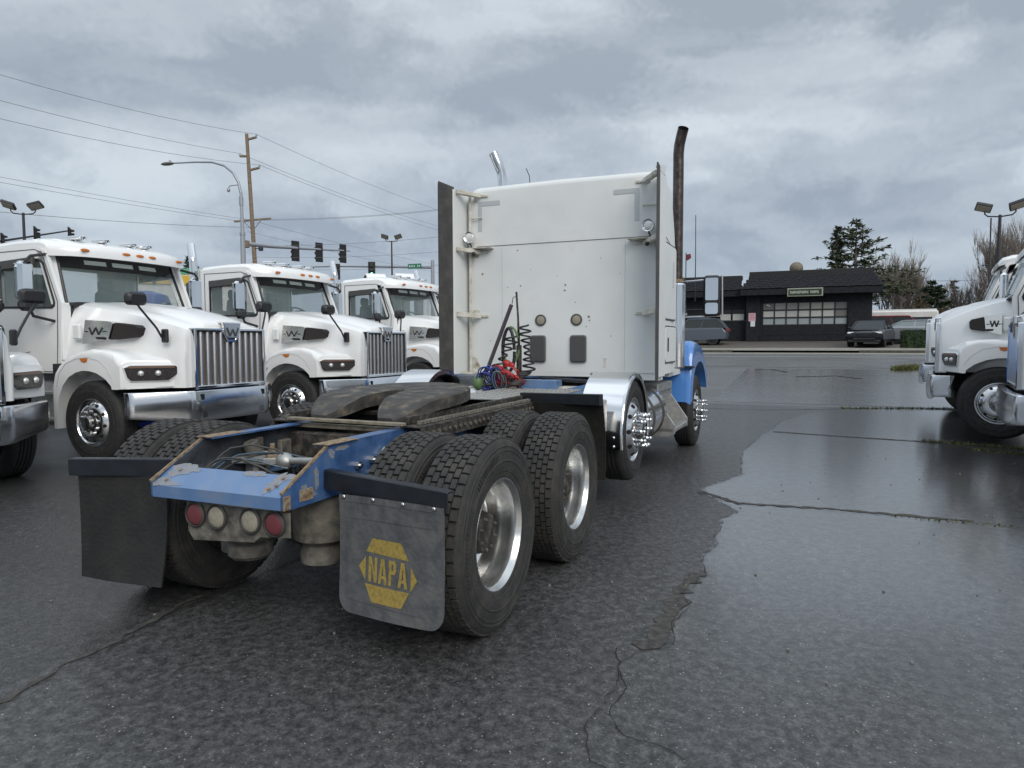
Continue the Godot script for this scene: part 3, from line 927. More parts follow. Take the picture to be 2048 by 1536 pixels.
	# N A P A
	var X := [-0.66, -0.3, 0.07, 0.36]
	var top := -0.42
	var bot := 0.36
	em.call([-0.64, top, -0.54, top, -0.54, bot, -0.64, bot])
	em.call([-0.43, top, -0.34, top, -0.34, bot, -0.43, bot])
	em.call([-0.54, top, -0.43, 0.08, -0.43, bot, -0.54, -0.16])
	for x in [-0.3, 0.37]:
		em.call([x + 0.09, top, x + 0.155, top, x + 0.1, bot, x, bot])
		em.call([x + 0.155, top, x + 0.2, top, x + 0.31, bot, x + 0.21, bot, x + 0.145, -0.2])
		em.call([x + 0.1, 0.1, x + 0.21, 0.1, x + 0.215, 0.2, x + 0.085, 0.2])
	em.call([0.06, top, 0.155, top, 0.155, bot, 0.06, bot])
	em.call([0.155, top, 0.26, top, 0.31, -0.3, 0.31, -0.12, 0.26, 0.0, 0.155, 0.0, 0.155, -0.09, 0.21, -0.12, 0.215, -0.28, 0.155, -0.32])
	part(fl, "emblem", b, M.logo, 0)

func sleeper(t: Node3D) -> void:
	var b := MB.new()
	# rounded box that tapers over the windscreen: rings along s, the rear edge rolled in
	var st := [[4.40, 1.13, 3.33, 0.15], [4.415, 1.175, 3.37, 0.15], [4.45, 1.195, 3.4, 0.17], [4.6, 1.2, 3.425, 0.18], [4.85, 1.2, 3.42, 0.2], [5.02, 1.19, 3.3, 0.24], [5.16, 1.185, 3.1, 0.28], [5.27, 1.18, 2.85, 0.3], [5.36, 1.17, 2.62, 0.3]]
	var rings := []
	for q in st:
		var w: float = q[1]
		var y: float = q[2]
		var r: float = q[3]
		var ring := PackedVector3Array()
		ring.append(V(-w, 1.17, q[0]))
		for i in 7:
			var a := PI - PI / 2 * i / 6.0
			ring.append(V(-w + r + r * cos(a), y - r + r * sin(a), q[0]))
		for x in [-0.6, 0.0, 0.6]:
			ring.append(V(x, y + 0.012 * (1.0 - absf(x)), q[0]))
		for i in 7:
			var a := PI / 2 - PI / 2 * i / 6.0
			ring.append(V(w - r + r * cos(a), y - r + r * sin(a), q[0]))
		ring.append(V(w, 1.17, q[0]))
		rings.append(ring)
	b.loft(rings)
	part(t, "sleeper_box", b, M.dull_white, 40)
	# lower skirt, seam and sheet joints of the rear wall
	b = MB.new().box(V(-0.33, 1.155, 4.5), Vector3(1.5, 0.05, 0.2), 0.006).prism(pv([0.38, 1.19, 0.38, 1.13, 0.46, 1.105, 1.17, 1.105, 1.17, 1.19]), XY.translated(V(0, 0, 4.5)), -0.1, 0.1, 0.004)
	part(t, "sleeper_skirt", b, M.dull_white, 0)
	b = MB.new().box(V(0, 2.69, 4.398), Vector3(2.1, 0.004, 0.008))
	part(t, "wall_seam", b, M.grime, 0)
	b = MB.new().box(V(-0.72, 1.93, 4.3985), Vector3(0.003, 1.45, 0.004)).box(V(0.78, 1.93, 4.3985), Vector3(0.003, 1.45, 0.004))
	part(t, "sheet_joint", b, M.tape, 0)
	# rivets along the joints
	b = MB.new()
	for i in 24:
		for x in [-0.75, -0.69, 0.75, 0.81]:
			b.ball(V(x, 1.25 + i * 0.06, 4.399), Vector3(0.005, 0.005, 0.003), 6, 4)
	for i in 40:
		b.ball(V(-1.05 + i * 0.054, 1.2, 4.399), Vector3(0.005, 0.005, 0.003), 6, 4)
		b.ball(V(-1.05 + i * 0.054, 2.66, 4.399), Vector3(0.005, 0.005, 0.003), 6, 4)
	part(t, "rivet", b, M.dull_white, 60)
	# chips where the paint has gone
	b = MB.new()
	var rs := RandomNumberGenerator.new()
	rs.seed = 77
	for q in [[-0.98, 2.36, 0.02], [-0.48, 2.2, 0.012], [0.07, 2.13, 0.016], [0.08, 2.19, 0.014], [-0.52, 2.62, 0.013], [-0.65, 2.19, 0.012], [0.36, 1.82, 0.02], [0.37, 1.78, 0.014], [0.33, 1.71, 0.012], [0.2, 1.99, 0.008], [-0.02, 2.3, 0.008], [0.62, 1.6, 0.009], [-0.35, 2.39, 0.008], [0.72, 2.3, 0.007], [-0.88, 1.55, 0.009], [0.5, 2.48, 0.008], [-0.2, 1.45, 0.007]]:
		var poly := PackedVector2Array()
		for i in 9:
			var a := TAU * i / 9
			poly.append(Vector2(cos(a), sin(a) * 0.8) * q[2] * rs.randf_range(0.4, 1.1))
		b.prism(poly, XY.translated(V(q[0], q[1], 4.4)), 0.0, 0.002)
	part(t, "paint_chip", b, M.rust, 0).set_meta("kind", "stuff")
	# runs of dirt below the brackets and at the left edge of the wall
	b = MB.new()
	for q in [[-1.08, 1.9, 0.07, 0.05], [-1.1, 1.28, 0.05, 0.12], [-1.04, 1.24, 0.03, 0.06], [-1.1, 2.6, 0.07, 0.08], [-1.07, 3.24, 0.03, 0.05], [0.55, 1.3, 0.02, 0.04], [0.545, 1.26, 0.028, 0.03], [0.55, 1.34, 0.03, 0.012]]:
		var poly := PackedVector2Array()
		for i in 12:
			var a := TAU * i / 12
			poly.append(Vector2(cos(a) * q[2], sin(a) * q[3]) * rs.randf_range(0.45, 1.1))
		b.prism(poly, XY.translated(V(q[0], q[1], 4.4)), 0.0, 0.0015)
	part(t, "dirt_stain", b, M.dirty_white, 0)
	# vents and round lamps
	for x in [-0.255, 0.24]:
		var vt := part(t, "vent_cover", MB.new().prism(rrect(0.19, 0.31, 0.03), XY.translated(V(x, 1.455, 4.38)), -0.02, 0.02, 0.012), M.vent, 30)
		part(vt, "gasket", MB.new().prism(rrect(0.205, 0.325, 0.035), XY.translated(V(x, 1.455, 4.393)), -0.004, 0.006), M.tape, 0)
	for x in [-0.225, 0.215]:
		var lp := part(t, "round_lamp", MB.new().lathe([Vector2(0.068, 0), Vector2(0.068, 0.012), Vector2(0.056, 0.018), Vector2(0.05, 0.008), Vector2(0, 0.008)], Transform3D(Basis(Vector3.RIGHT, PI / 2), V(x, 1.79, 4.4)), 28), M.vent, 30)
		part(lp, "lens", MB.new().lathe([Vector2(0.051, 0.009), Vector2(0.045, 0.015), Vector2(0, 0.018)], Transform3D(Basis(Vector3.RIGHT, PI / 2), V(x, 1.79, 4.4)), 28), M.pale_lens, 50)
	# L-shaped strips of tape in the upper corners
	for q in [[-1.035, -0.745, -1.0], [0.935, 0.645, 1.0]]:
		var x0: float = q[0]
		var xin: float = q[1]
		b = MB.new()
		b.prism(pv([x0, 3.225, xin, 3.225, xin, 3.172, x0 - q[2] * 0.05, 3.172, x0 - q[2] * 0.05, 2.87, x0, 2.87]), XY.translated(V(0, 0, 4.398)), 0.0, 0.0026)
		part(t, "tape_strip", b, M.tape, 0)
	# side fairings with rubber edges and their brackets
	for sd in [-1.0, 1.0]:
		b = MB.new().box(V(sd * 1.205, 2.24, 4.28), Vector3(0.022, 2.18, 0.42), 0.006)
		if sd > 0:
			b.prism(pv([4.42, 3.33, 4.0, 3.33, 4.0, 3.36, 4.42, 3.44]), SY.translated(Vector3(1.194, 0, 0)), 0.0, 0.022)
		part(t, "side_fairing", b, M.dull_white, 0)
		b = MB.new()
		var e := 0.075 if sd < 0 else 0.02
		var p := PackedVector3Array()
		var rings2 := []
		for y in [1.13, 1.8, 2.5, 3.36]:
			rings2.append(PackedVector3Array([V(sd * 1.205, y, 4.1), V(sd * (1.205 + e), y + (0.03 if sd < 0 and y > 3.0 else 0.0), 3.86 if sd < 0 else 3.9), V(sd * (1.218 + e), y, 3.865 if sd < 0 else 3.91), V(sd * 1.222, y, 4.1)]))
		part(t, "rubber_edge", b.loft(rings2), M.rubber, 0)
		for y in [3.31, 2.64, 1.87]:
			b = MB.new().bar(V(sd * 1.19, y, 4.12), V(sd * 1.0, y - 0.02, 4.38), 0.05 if y < 3.0 else 0.06, 0.06 if y < 2.0 else 0.05, 0.006)
			b.box(V(sd * 0.98, y - 0.02, 4.39), Vector3(0.16, 0.03, 0.02), 0.004)
			part(t, "fairing_bracket", b, M.dirty_white, 0)
		b = MB.new().tube([V(sd * 1.125, 3.3, 4.36), V(sd * 1.125, 2.75, 4.36)], 0.017, 10)
		if sd < 0:
			b.tube([V(sd * 1.125, 2.62, 4.36), V(sd * 1.125, 1.16, 4.36)], 0.017, 10)
			part(t, "fairing_tube", b, M.dirty_white, 50)
		else:
			part(t, "fairing_tube", MB.new().tube([V(1.13, 1.2, 4.39), V(1.13, 2.6, 4.39)], 0.008, 8), M.dirty_white, 50)
		b = MB.new().tube([V(sd * 1.13, 3.02, 4.37), V(sd * 0.98, 3.03, 4.37), V(sd * 0.98, 3.03, 4.4)], 0.008, 8)
		part(t, "hand_hook", b, M.dirty_white, 50)
		# shelf and work lamp
		b = MB.new().box(V(sd * 1.0, 2.66, 4.34), Vector3(0.34, 0.012, 0.13), 0.003)
		part(t, "lamp_shelf", b, M.dirty_white, 0)
		var xl := -1.1 if sd < 0 else 1.06
		var wl := node(t, "work_lamp", V(xl, 2.79, 4.3))
		wl.rotation = Vector3(-0.05, -0.15 * sd, 0)
		part(wl, "housing", MB.new().lathe([Vector2(0.0, -0.07), Vector2(0.04, -0.065), Vector2(0.066, -0.02), Vector2(0.07, 0.02), Vector2(0.066, 0.03), Vector2(0.058, 0.026), Vector2(0.056, 0.01)], Transform3D(Basis(Vector3.RIGHT, PI / 2), Vector3.ZERO), 28), M.chrome, 40)
		part(wl, "lens", MB.new().lathe([Vector2(0.057, 0.014), Vector2(0.04, 0.022), Vector2(0, 0.026)], Transform3D(Basis(Vector3.RIGHT, PI / 2), Vector3.ZERO), 28), M.lamp_glass, 50)
		part(wl, "stalk", MB.new().tube([Vector3(0, -0.07, 0), Vector3(0.02, -0.1, 0), Vector3(0.03, -0.16, 0.02), Vector3(0.0, -0.19, 0.03)], 0.01, 8), M.black, 50)
		part(wl, "knob", MB.new().ball(Vector3(0.06 if sd < 0 else -0.0, -0.2, 0.03), Vector3(0.025, 0.025, 0.025), 12, 8), M.black, 60)
	# rear lip under the fairings
	b = MB.new().box(V(-0.92, 1.16, 4.3), Vector3(0.5, 0.03, 0.16), 0.005)
	part(t, "wall_ledge", b, M.dirty_white, 0)
	# locker doors on both flanks
	for sd in [-1.0, 1.0]:
		for q in [[4.83, 2.21, 0.66, 0.84], [4.87, 1.5, 0.66, 0.4]]:
			var xf := SY.translated(V(sd * 1.2, q[1], q[0]))
			var gas := part(t, "locker_door", MB.new().prism(rrect(q[2], q[3], 0.06), xf, -0.012, 0.012, 0.006), M.dull_white, 30)
			part(gas, "gasket", MB.new().prism(rrect(q[2] + 0.03, q[3] + 0.03, 0.07), xf, -0.006, 0.006), M.vent, 0)
			var hy: float = q[1] + (0.1 if q[3] > 0.5 else 0.0)
			part(gas, "handle", MB.new().box(V(sd * 1.214, hy, q[0] + (0.12 if q[3] > 0.5 else -0.2)), Vector3(0.012, 0.3 if q[3] > 0.5 else 0.16, 0.05), 0.005), M.tape if q[3] > 0.5 else M.black, 0)
		part(t, "body_joint", MB.new().bar(V(sd * 1.2, 2.72, 4.42), V(sd * 1.197, 2.55, 5.3), 0.006, 0.01), M.vent, 0)
	# hoses hanging from a sprung post at the back of the sleeper
	part(t, "hose_post", MB.new().tube([V(-0.28, 1.0, 3.86), V(-0.28, 1.5, 3.86)], 0.03, 10).tube([V(-0.28, 1.45, 3.86), V(-0.29, 1.8, 3.86), V(-0.31, 2.09, 3.86)], [0.018, 0.012, 0.012], 8), M.grime, 50)
	part(t, "hose_post_tube", MB.new().tube([V(-0.36, 1.95, 3.84), V(-0.62, 1.28, 3.8)], 0.022, 10), M.post_purple, 50)
	part(t, "post_spring", MB.new().tube([V(-0.62, 1.28, 3.8), V(-0.68, 1.12, 3.78)], 0.02, 10).tube([V(-0.355, 1.96, 3.84), V(-0.345, 2.03, 3.85), V(-0.31, 2.04, 3.86)], 0.005, 6), M.grey_grime, 50)
	# coiled lines
	coil(t, V(-0.2, 1.72, 3.82), V(-0.13, 1.2, 3.8), 0.06, 7.5, 0.011, M.black)
	coil(t, V(-0.34, 1.6, 3.82), V(-0.52, 1.2, 3.78), 0.07, 5.5, 0.011, M.black)
	coil(t, V(-0.16, 1.22, 3.8), V(-0.3, 1.06, 3.76), 0.055, 9, 0.012, M.rubber)
	part(t, "cable_loop", MB.new().tube(arcpath(V(-0.36, 1.5, 3.81), 0.1, 0.2, 0.4, 6.0), 0.014, 8), M.green_hose, 50)
	part(t, "cable_loop", MB.new().tube(arcpath(V(-0.38, 1.45, 3.8), 0.07, 0.24, 0.0, 6.2), 0.018, 8), M.black, 50)
	part(t, "cable_loop", MB.new().tube(arcpath(V(-0.62, 1.14, 3.79), 0.09, 0.09, 0.0, 6.2), 0.012, 8), M.black, 50)
	var rp := RandomNumberGenerator.new()
	rp.seed = 19
	for i in 15:
		var m: Material = [M.red_hose, M.blue_hose, M.red_hose, M.hose_teal, M.blue_hose][i % 5]
		var red := i % 5 == 0 or i % 5 == 2
		var c := V(rp.randf_range(-0.52, -0.32) if red else rp.randf_range(-0.66, -0.46), rp.randf_range(1.1, 1.2), rp.randf_range(3.7, 3.8))
		var path := []
		var rx := rp.randf_range(0.06, 0.12)
		var ry := rp.randf_range(0.06, 0.13)
		var ax := rp.randf_range(-0.6, 0.6)
		for k in 49:
			var a := TAU * k / 24.0
			path.append(c + Vector3(cos(a) * rx + k * 0.0006, sin(a) * ry - 0.02, sin(a + ax) * 0.05 - k * 0.0012))
		part(t, "hose", MB.new().tube(path, 0.0075, 6), m, 60)
	part(t, "hose_coupling", MB.new().ball(V(-0.4, 1.3, 3.79), Vector3(0.05, 0.04, 0.04), 12, 8).ball(V(-0.34, 1.28, 3.8), Vector3(0.035, 0.03, 0.03), 12, 8), M.red_hose, 60)
	part(t, "hose_bundle", MB.new().ball(V(-0.74, 1.08, 3.76), Vector3(0.06, 0.09, 0.06), 12, 8), M.green_hose, 60)

func arcpath(c: Vector3, rx: float, ry: float, a0: float, a1: float) -> Array:
	var o := []
	for i in 21:
		var a := lerpf(a0, a1, i / 20.0)
		o.append(c + Vector3(cos(a) * rx, sin(a) * ry, 0.01 * sin(a * 2.0)))
	return o

func coil(t: Node3D, a: Vector3, e: Vector3, r: float, turns: float, w: float, m: Material) -> void:
	var path := []
	var n := int(turns * 14)
	for i in n + 1:
		var f := i / float(n)
		var q := TAU * turns * f
		path.append(a.lerp(e, f) + Vector3(cos(q) * r, 0, sin(q) * r) * (0.8 + 0.3 * sin(f * 9.0)))
	part(t, "coiled_line", MB.new().tube(path, w, 6), m, 60)

func cab(t: Node3D) -> void:
	# cab ahead of the sleeper, hood and mudguards: only the right edge shows past the sleeper
	var b := MB.new()
	var rings := []
	for q in [[5.36, 1.1, 2.6], [5.4, 1.1, 2.62], [6.5, 1.08, 2.58], [6.62, 1.06, 2.5], [6.9, 1.02, 2.0], [6.92, 1.02, 1.95]]:
		rings.append(PackedVector3Array([V(-q[1], 1.1, q[0]), V(-q[1], q[2] - 0.15, q[0]), V(-q[1] + 0.12, q[2], q[0]), V(q[1] - 0.12, q[2], q[0]), V(q[1], q[2] - 0.15, q[0]), V(q[1], 1.1, q[0])]))
	part(t, "cab", b.loft(rings), M.dull_white, 30)
	for sd in [-1.0, 1.0]:
		part(t, "door_window", MB.new().prism(pv([5.7, 1.9, 6.7, 1.9, 6.5, 2.4, 5.7, 2.4]), SY.translated(Vector3(sd * 1.094, 0, 0)), -0.004, 0.004), M.dark_glass, 0)
	part(t, "windscreen", MB.new().bar(V(0, 2.44, 6.66), V(0, 2.02, 6.9), 1.8, 0.01), M.dark_glass, 0)
	# hood in blue
	b = MB.new()
	rings = []
	for q in [[6.92, 0.98, 1.95], [7.3, 0.9, 1.88], [8.0, 0.75, 1.78], [8.5, 0.62, 1.68], [8.62, 0.55, 1.5]]:
		rings.append(PackedVector3Array([V(-q[1], 1.0, q[0]), V(-q[1], q[2] - 0.18, q[0]), V(-q[1] + 0.15, q[2] - 0.03, q[0]), V(0, q[2], q[0]), V(q[1] - 0.15, q[2] - 0.03, q[0]), V(q[1], q[2] - 0.18, q[0]), V(q[1], 1.0, q[0])]))
	part(t, "hood", b.loft(rings), M.hood_blue, 40)
	# mudguards over the steered wheels, with the flank piece behind
	for sd in [-1.0, 1.0]:
		b = MB.new()
		rings = []
		var out := [[6.22, 0.72], [6.26, 1.0], [6.32, 1.28], [6.42, 1.46], [6.6, 1.545], [6.9, 1.535], [7.25, 1.47], [7.55, 1.33], [7.75, 1.12], [7.8, 0.86]]
		var inn := [[6.34, 0.72], [6.4, 0.92], [6.48, 1.06], [6.62, 1.17], [6.85, 1.235], [7.1, 1.25], [7.35, 1.2], [7.55, 1.08], [7.68, 0.95], [7.73, 0.84]]
		for i in out.size():
			var o: Array = out[i]
			var n: Array = inn[i]
			rings.append(PackedVector3Array([V(sd * 0.7, o[1], o[0]), V(sd * 1.16, o[1], o[0]), V(sd * 1.225, o[1] - 0.035, o[0] + (0.02 if i < 4 else -0.01)), V(sd * 1.24, lerpf(o[1], n[1], 0.5), lerpf(o[0], n[0], 0.5)), V(sd * 1.235, n[1], n[0]), V(sd * 1.2, n[1] + 0.01, n[0]), V(sd * 0.7, n[1] + 0.01, n[0])]))
		part(t, "mudguard", b.loft(rings), M.hood_blue, 40)
		part(t, "mudguard_joint", MB.new().box(V(sd * 1.0, 1.19, 6.3), Vector3(0.52, 0.03, 0.16), 0.004), M.navy, 0)
		part(t, "marker_lamp", MB.new().ball(V(sd * 1.15, 1.5, 7.05), Vector3(0.03, 0.02, 0.05), 10, 6), M.lamp_glass, 60)
	# exhaust stacks with heat shields
	for sd in [-1.0, 1.0]:
		var x := 1.17 if sd > 0 else -1.19
		var path := [V(x, 2.2, 5.47), V(x, 3.0, 5.47), V(x, 3.72, 5.47), V(x, 3.82, 5.465), V(x + 0.012 * sd, 3.92, 5.45), V(x + 0.04 * sd, 4.01, 5.41), V(x + 0.075 * sd, 4.09, 5.35)]
		if sd < 0:
			path = [V(x, 2.2, 5.47), V(x, 3.66, 5.47), V(x, 3.76, 5.47), V(x - 0.012, 3.84, 5.46), V(x - 0.04, 3.93, 5.44), V(x - 0.075, 4.02, 5.42), V(x - 0.1, 4.08, 5.41)]
		var ex := node(t, "exhaust_stack")
		b = MB.new().tube(path, 0.064, 18, false)
		part(ex, "pipe", b, M.stack if sd > 0 else M.chrome, 50)
		part(ex, "pipe_lining", MB.new().tube(path.slice(-3), 0.058, 18, false), M.dark, 50)
		part(ex, "heat_shield", MB.new().cyl(V(x, 1.2, 5.47), V(x, 2.25, 5.47), 0.1, 28, 0.02), M.chrome, 40)
		part(ex, "shield_strap", MB.new().cyl(V(x, 2.26, 5.47), V(x, 2.3, 5.47), 0.075, 20, 0.0), M.rust, 40)
	# door mirrors and whip aerials
	for sd in [-1.0, 1.0]:
		var mr := node(t, "door_mirror", V(sd * 1.46, 2.15, 6.45))
		mr.rotation.y = sd * 0.1
		part(mr, "shell", MB.new().prism(rrect(0.22, 0.55, 0.05), XY, -0.1, 0.0, 0.025), M.black, 30)
		part(mr, "mirror_glass", MB.new().prism(rrect(0.165, 0.3, 0.02), XY.translated(Vector3(0, 0.09, 0)), -0.001, 0.004), M.mirror, 0)
		part(mr, "mirror_glass", MB.new().prism(rrect(0.165, 0.15, 0.03), XY.translated(Vector3(0, -0.17, 0)), -0.001, 0.004), M.mirror, 0)
		part(mr, "arm", MB.new().tube([Vector3(-sd * 0.4, 0.2, -0.1), Vector3(-sd * 0.05, 0.22, -0.06), Vector3(sd * 0.13, 0.27, -0.06), Vector3(sd * 0.14, -0.27, -0.06), Vector3(-sd * 0.05, -0.28, -0.06), Vector3(-sd * 0.4, -0.28, -0.1)], 0.014, 8), M.alu, 50)
	part(t, "whip_aerial", MB.new().tube([V(1.19, 2.1, 6.8), V(1.19, 2.7, 6.8), V(1.185, 3.3, 6.8)], [0.009, 0.006, 0.005], 8), M.black, 50)
	part(t, "whip_aerial", MB.new().tube([V(-1.02, 2.5, 6.3), V(-1.12, 3.95, 6.3), V(-1.17, 4.06, 6.3)], [0.008, 0.006, 0.006], 8), M.black, 50)
	part(t, "bumper", MB.new().box(V(0, 0.55, 8.4), Vector3(1.9, 0.4, 0.14), 0.03), M.chrome, 0)

func more_materials() -> void:
	M.line_blue = mat(lin(0.06, 0.1, 0.14), 0.4)
	M.alu_bright = bump(nmat(nz(51, 0.02, [0.0, 1.0], [lin(0.55, 0.55, 0.54), lin(0.74, 0.74, 0.73)], 256), 2.0, 0.27, 1.0), 27, 0.03, 0.08, 256, 2.0)
	M.wheel_chrome = mat(lin(0.72, 0.72, 0.72), 0.14, 1.0)
	M.hub_chrome = mat(lin(0.35, 0.34, 0.33), 0.25, 1.0)
	M.dusty = nmat(nz(52, 0.02, [0.0, 0.5, 1.0], [lin(0.1, 0.085, 0.06), lin(0.22, 0.19, 0.14), lin(0.32, 0.29, 0.23)], 256), 2.0, 0.8)
	M.chrome_soft = bump(mat(lin(0.75, 0.75, 0.75), 0.13, 1.0), 53, 0.01, 0.05, 256, 0.8)
	M.bumper = bump(mat(lin(0.76, 0.77, 0.79), 0.17, 1.0), 54, 0.008, 0.1, 256, 0.6)
	M.grille_bar = mat(lin(0.8, 0.8, 0.8), 0.28, 1.0)
	M.vent = mat(lin(0.07, 0.07, 0.068), 0.6)
	M.post_purple = mat(lin(0.06, 0.045, 0.055), 0.5)
	M.hose_teal = mat(lin(0.1, 0.17, 0.2), 0.4)
	M.hood_blue = mat(lin(0.08, 0.24, 0.62), 0.22)
	M.hood_blue.clearcoat_enabled = true; M.hood_blue.clearcoat = 0.8; M.hood_blue.clearcoat_roughness = 0.08
	M.plate = mat(lin(0.72, 0.71, 0.68), 0.2, 1.0)
	M.smoke = mat(Color(0.12, 0.12, 0.12, 0.7), 0.1)
	M.smoke.transparency = BaseMaterial3D.TRANSPARENCY_ALPHA
	M.lamp_brown = mat(lin(0.2, 0.13, 0.1), 0.2)
	M.lamp_dark = nmat(nz(58, 0.06, [0.0, 0.5, 1.0], [lin(0.02, 0.018, 0.018), lin(0.05, 0.045, 0.045), lin(0.13, 0.12, 0.12)], 128), 6.0, 0.1)
	M.dash = mat(lin(0.03, 0.03, 0.03), 0.7)
	M.pale_flat = mat(lin(0.6, 0.66, 0.62), 0.7)

# ------------------------------------------------------------------ the dealer's white trucks: a = ahead of the front axle, b = to the right
func fender_ring(b: float, inset: float, amax: float, sd: float) -> PackedVector3Array:
	var pts := [[-0.67, 0.42], [-0.67, 0.7], [-0.665, 0.97], [-0.61, 1.14], [-0.53, 1.25], [-0.42, 1.325], [-0.28, 1.375], [-0.1, 1.42], [0.08, 1.445], [0.28, 1.44], [0.48, 1.41], [0.7, 1.37], [0.95, 1.33], [1.15, 1.3], [1.19, 1.27], [1.22, 1.12], [1.22, 0.97], [1.18, 0.95], [0.9, 0.945], [0.49, 0.945], [0.42, 0.99], [0.32, 1.075], [0.18, 1.14], [0.04, 1.168], [-0.08, 1.17], [-0.2, 1.145], [-0.33, 1.085], [-0.44, 0.98], [-0.52, 0.83], [-0.56, 0.62], [-0.57, 0.42]]
	var o := PackedVector3Array()
	for i in pts.size():
		var a: float = pts[i][0]
		var y: float = pts[i][1]
		if i >= 2 and i <= 15:
			y -= inset * (1.0 if i > 3 else 0.5)
		if i <= 5:
			a += inset * 0.6
		if a > 0.42:
			a = 0.42 + (a - 0.42) * (amax - 0.42) / 0.8
		o.append(V(sd * b, y, a))
	return o

func ws_truck(called: String, label: String, short: bool) -> Node3D:
	var t := thing(called, label, "truck", Vector3.ZERO, 0.0, "white trucks parked side by side in the left row" if not short else "white trucks parked side by side in the right row")
	var b: MB
	var rings: Array
	var k := 0.5 if short else 1.0
	var wa := func(a: float) -> float:
		return a if a < 0.42 else 0.42 + (a - 0.42) * k
	var hm_ := func(a: float) -> float:
		return a if not short else -0.15 + (a + 0.73) * 0.5
	# hood
	b = MB.new()
	rings = []
	for q in [[-0.73, 0.9, 2.045, 2.09, 1.035], [-0.64, 0.87, 2.04, 2.09, 1.02], [-0.5, 0.86, 2.03, 2.085, 1.0], [-0.2, 0.84, 1.99, 2.06, 0.96], [0.17, 0.8, 1.93, 2.02, 0.91], [0.55, 0.76, 1.85, 1.95, 0.85], [0.85, 0.72, 1.775, 1.87, 0.79], [1.0, 0.7, 1.735, 1.815, 0.76], [1.06, 0.685, 1.71, 1.78, 0.735], [1.085, 0.65, 1.67, 1.73, 0.7]]:
		var half := [[q[4], 0.95], [q[4] + 0.005, 1.3], [lerpf(q[1], q[4], 0.55), q[2] - 0.28], [q[1] + 0.01, q[2] - 0.12], [q[1] - 0.025, q[2] - 0.035], [q[1] - 0.1, q[2]], [q[1] - 0.22, q[2] + 0.018], [0.42, q[2] + 0.028], [0.36, lerpf(q[2], q[3], 0.75)], [0.2, q[3] - 0.006]]
		var ring := PackedVector3Array()
		for p in half:
			ring.append(V(-p[0], p[1], hm_.call(q[0])))
		ring.append(V(0, q[3], hm_.call(q[0])))
		half.reverse()
		for p in half:
			ring.append(V(p[0], p[1], hm_.call(q[0])))
		rings.append(ring)
	b.loft(rings)
	part(t, "hood", b, M.white, 38)
	# mudguards, one each side, with swept lamps
	for sd in [-1.0, 1.0]:
		b = MB.new()
		rings = []
		for q in [[0.6, 0.0, 1.065], [0.65, 0.0, 1.04], [0.75, 0.0, 0.96], [0.88, 0.0, 0.858], [1.0, 0.0, 0.765], [1.12, 0.0, 0.672], [1.19, 0.008, 0.62], [1.225, 0.03, 0.6], [1.24, 0.07, 0.585]]:
			rings.append(fender_ring(q[0], q[1], wa.call(q[2]) if short else q[2], sd))
		var kk := b.t.size()
		for r in rings.size() - 1:
			var A: PackedVector3Array = rings[r]
			var B: PackedVector3Array = rings[r + 1]
			for i in A.size():
				var j := (i + 1) % A.size()
				b.quad(A[i], A[j], B[j], B[i])
		for e in [0, rings.size() - 1]:
			var A: PackedVector3Array = rings[e]
			var flat := PackedVector2Array()
			for v in A:
				flat.append(Vector2(-v.z, v.y))
			var idx := Geometry2D.triangulate_polygon(flat)
			for i in range(0, idx.size(), 3):
				var p := flat[idx[i]]
				var q := flat[idx[i + 1]]
				var r := flat[idx[i + 2]]
				var cw := (q - p).cross(r - p) < 0.0
				# winding of the rings: outer cap turns one way, inner the other
				if cw == (e != 0):
					b.tri(A[idx[i]], A[idx[i + 1]], A[idx[i + 2]])
				else:
					b.tri(A[idx[i]], A[idx[i + 2]], A[idx[i + 1]])
		b.orient(kk)
		var fd := part(t, "mudguard", b, M.white, 38)
		# crease over the arch
		var path := []
		for q in [[-0.56, 0.95], [-0.5, 1.13], [-0.38, 1.25], [-0.2, 1.315], [0.02, 1.335], [0.22, 1.3], [0.36, 1.2], [0.45, 1.07]]:
			path.append(V(sd * 1.2415, q[1], q[0]))
		part(fd, "arch_crease", MB.new().tube(path, 0.0035, 5), M.tape, 50)
		part(fd, "marker_lamp", MB.new().prism(pv([-0.12, 1.325, 0.03, 1.325, 0.015, 1.285, -0.03, 1.268, -0.08, 1.28]), SY.translated(Vector3(sd * 1.236, 0, 0)), -0.012, 0.012, 0.004), M.amber, 0)
		# headlamp on the swept face: u runs from the outer tip (0) inwards (1)
		var face := func(u: float, y: float, d: float) -> Vector3:
			var bb := lerpf(1.2, 0.73, u)
			var am := 0.61 + (1.2 - bb) * 0.776
			if short:
				am = wa.call(am)
			var yy := clampf((y - 0.95) / 0.3, 0.0, 1.0)
			var n := Vector2(0.79, 0.613)
			return V(sd * (bb + n.y * d), y, am - 0.012 * (1.0 - yy) + n.x * d)
		var out := [[0.0, 1.205], [0.12, 1.232], [0.95, 1.228], [1.0, 1.205], [1.0, 1.135], [0.82, 1.05], [0.12, 1.052], [0.06, 1.09]]
		b = MB.new()
		rings = []
		for lay in [[0.0, 1.0], [0.03, 1.0], [0.038, 0.97]]:
			var ring := PackedVector3Array()
			for p in out:
				ring.append(face.call(lerpf(0.55, p[0], lay[1]), lerpf(1.15, p[1], lay[1]), lay[0]))
			rings.append(ring)
		b.loft(rings)
		var hl := part(t, "headlight", b, M.lamp_dark, 20)
		b = MB.new()
		rings = []
		for e in [[0.08, 1.0], [0.93, 1.0]]:
			rings.append(PackedVector3Array([face.call(e[0], 1.205, 0.036), face.call(e[0], 1.23, 0.036), face.call(e[0], 1.23, 0.041), face.call(e[0], 1.205, 0.041)]))
		part(hl, "turn_strip", b.loft(rings), M.lamp_brown, 0)
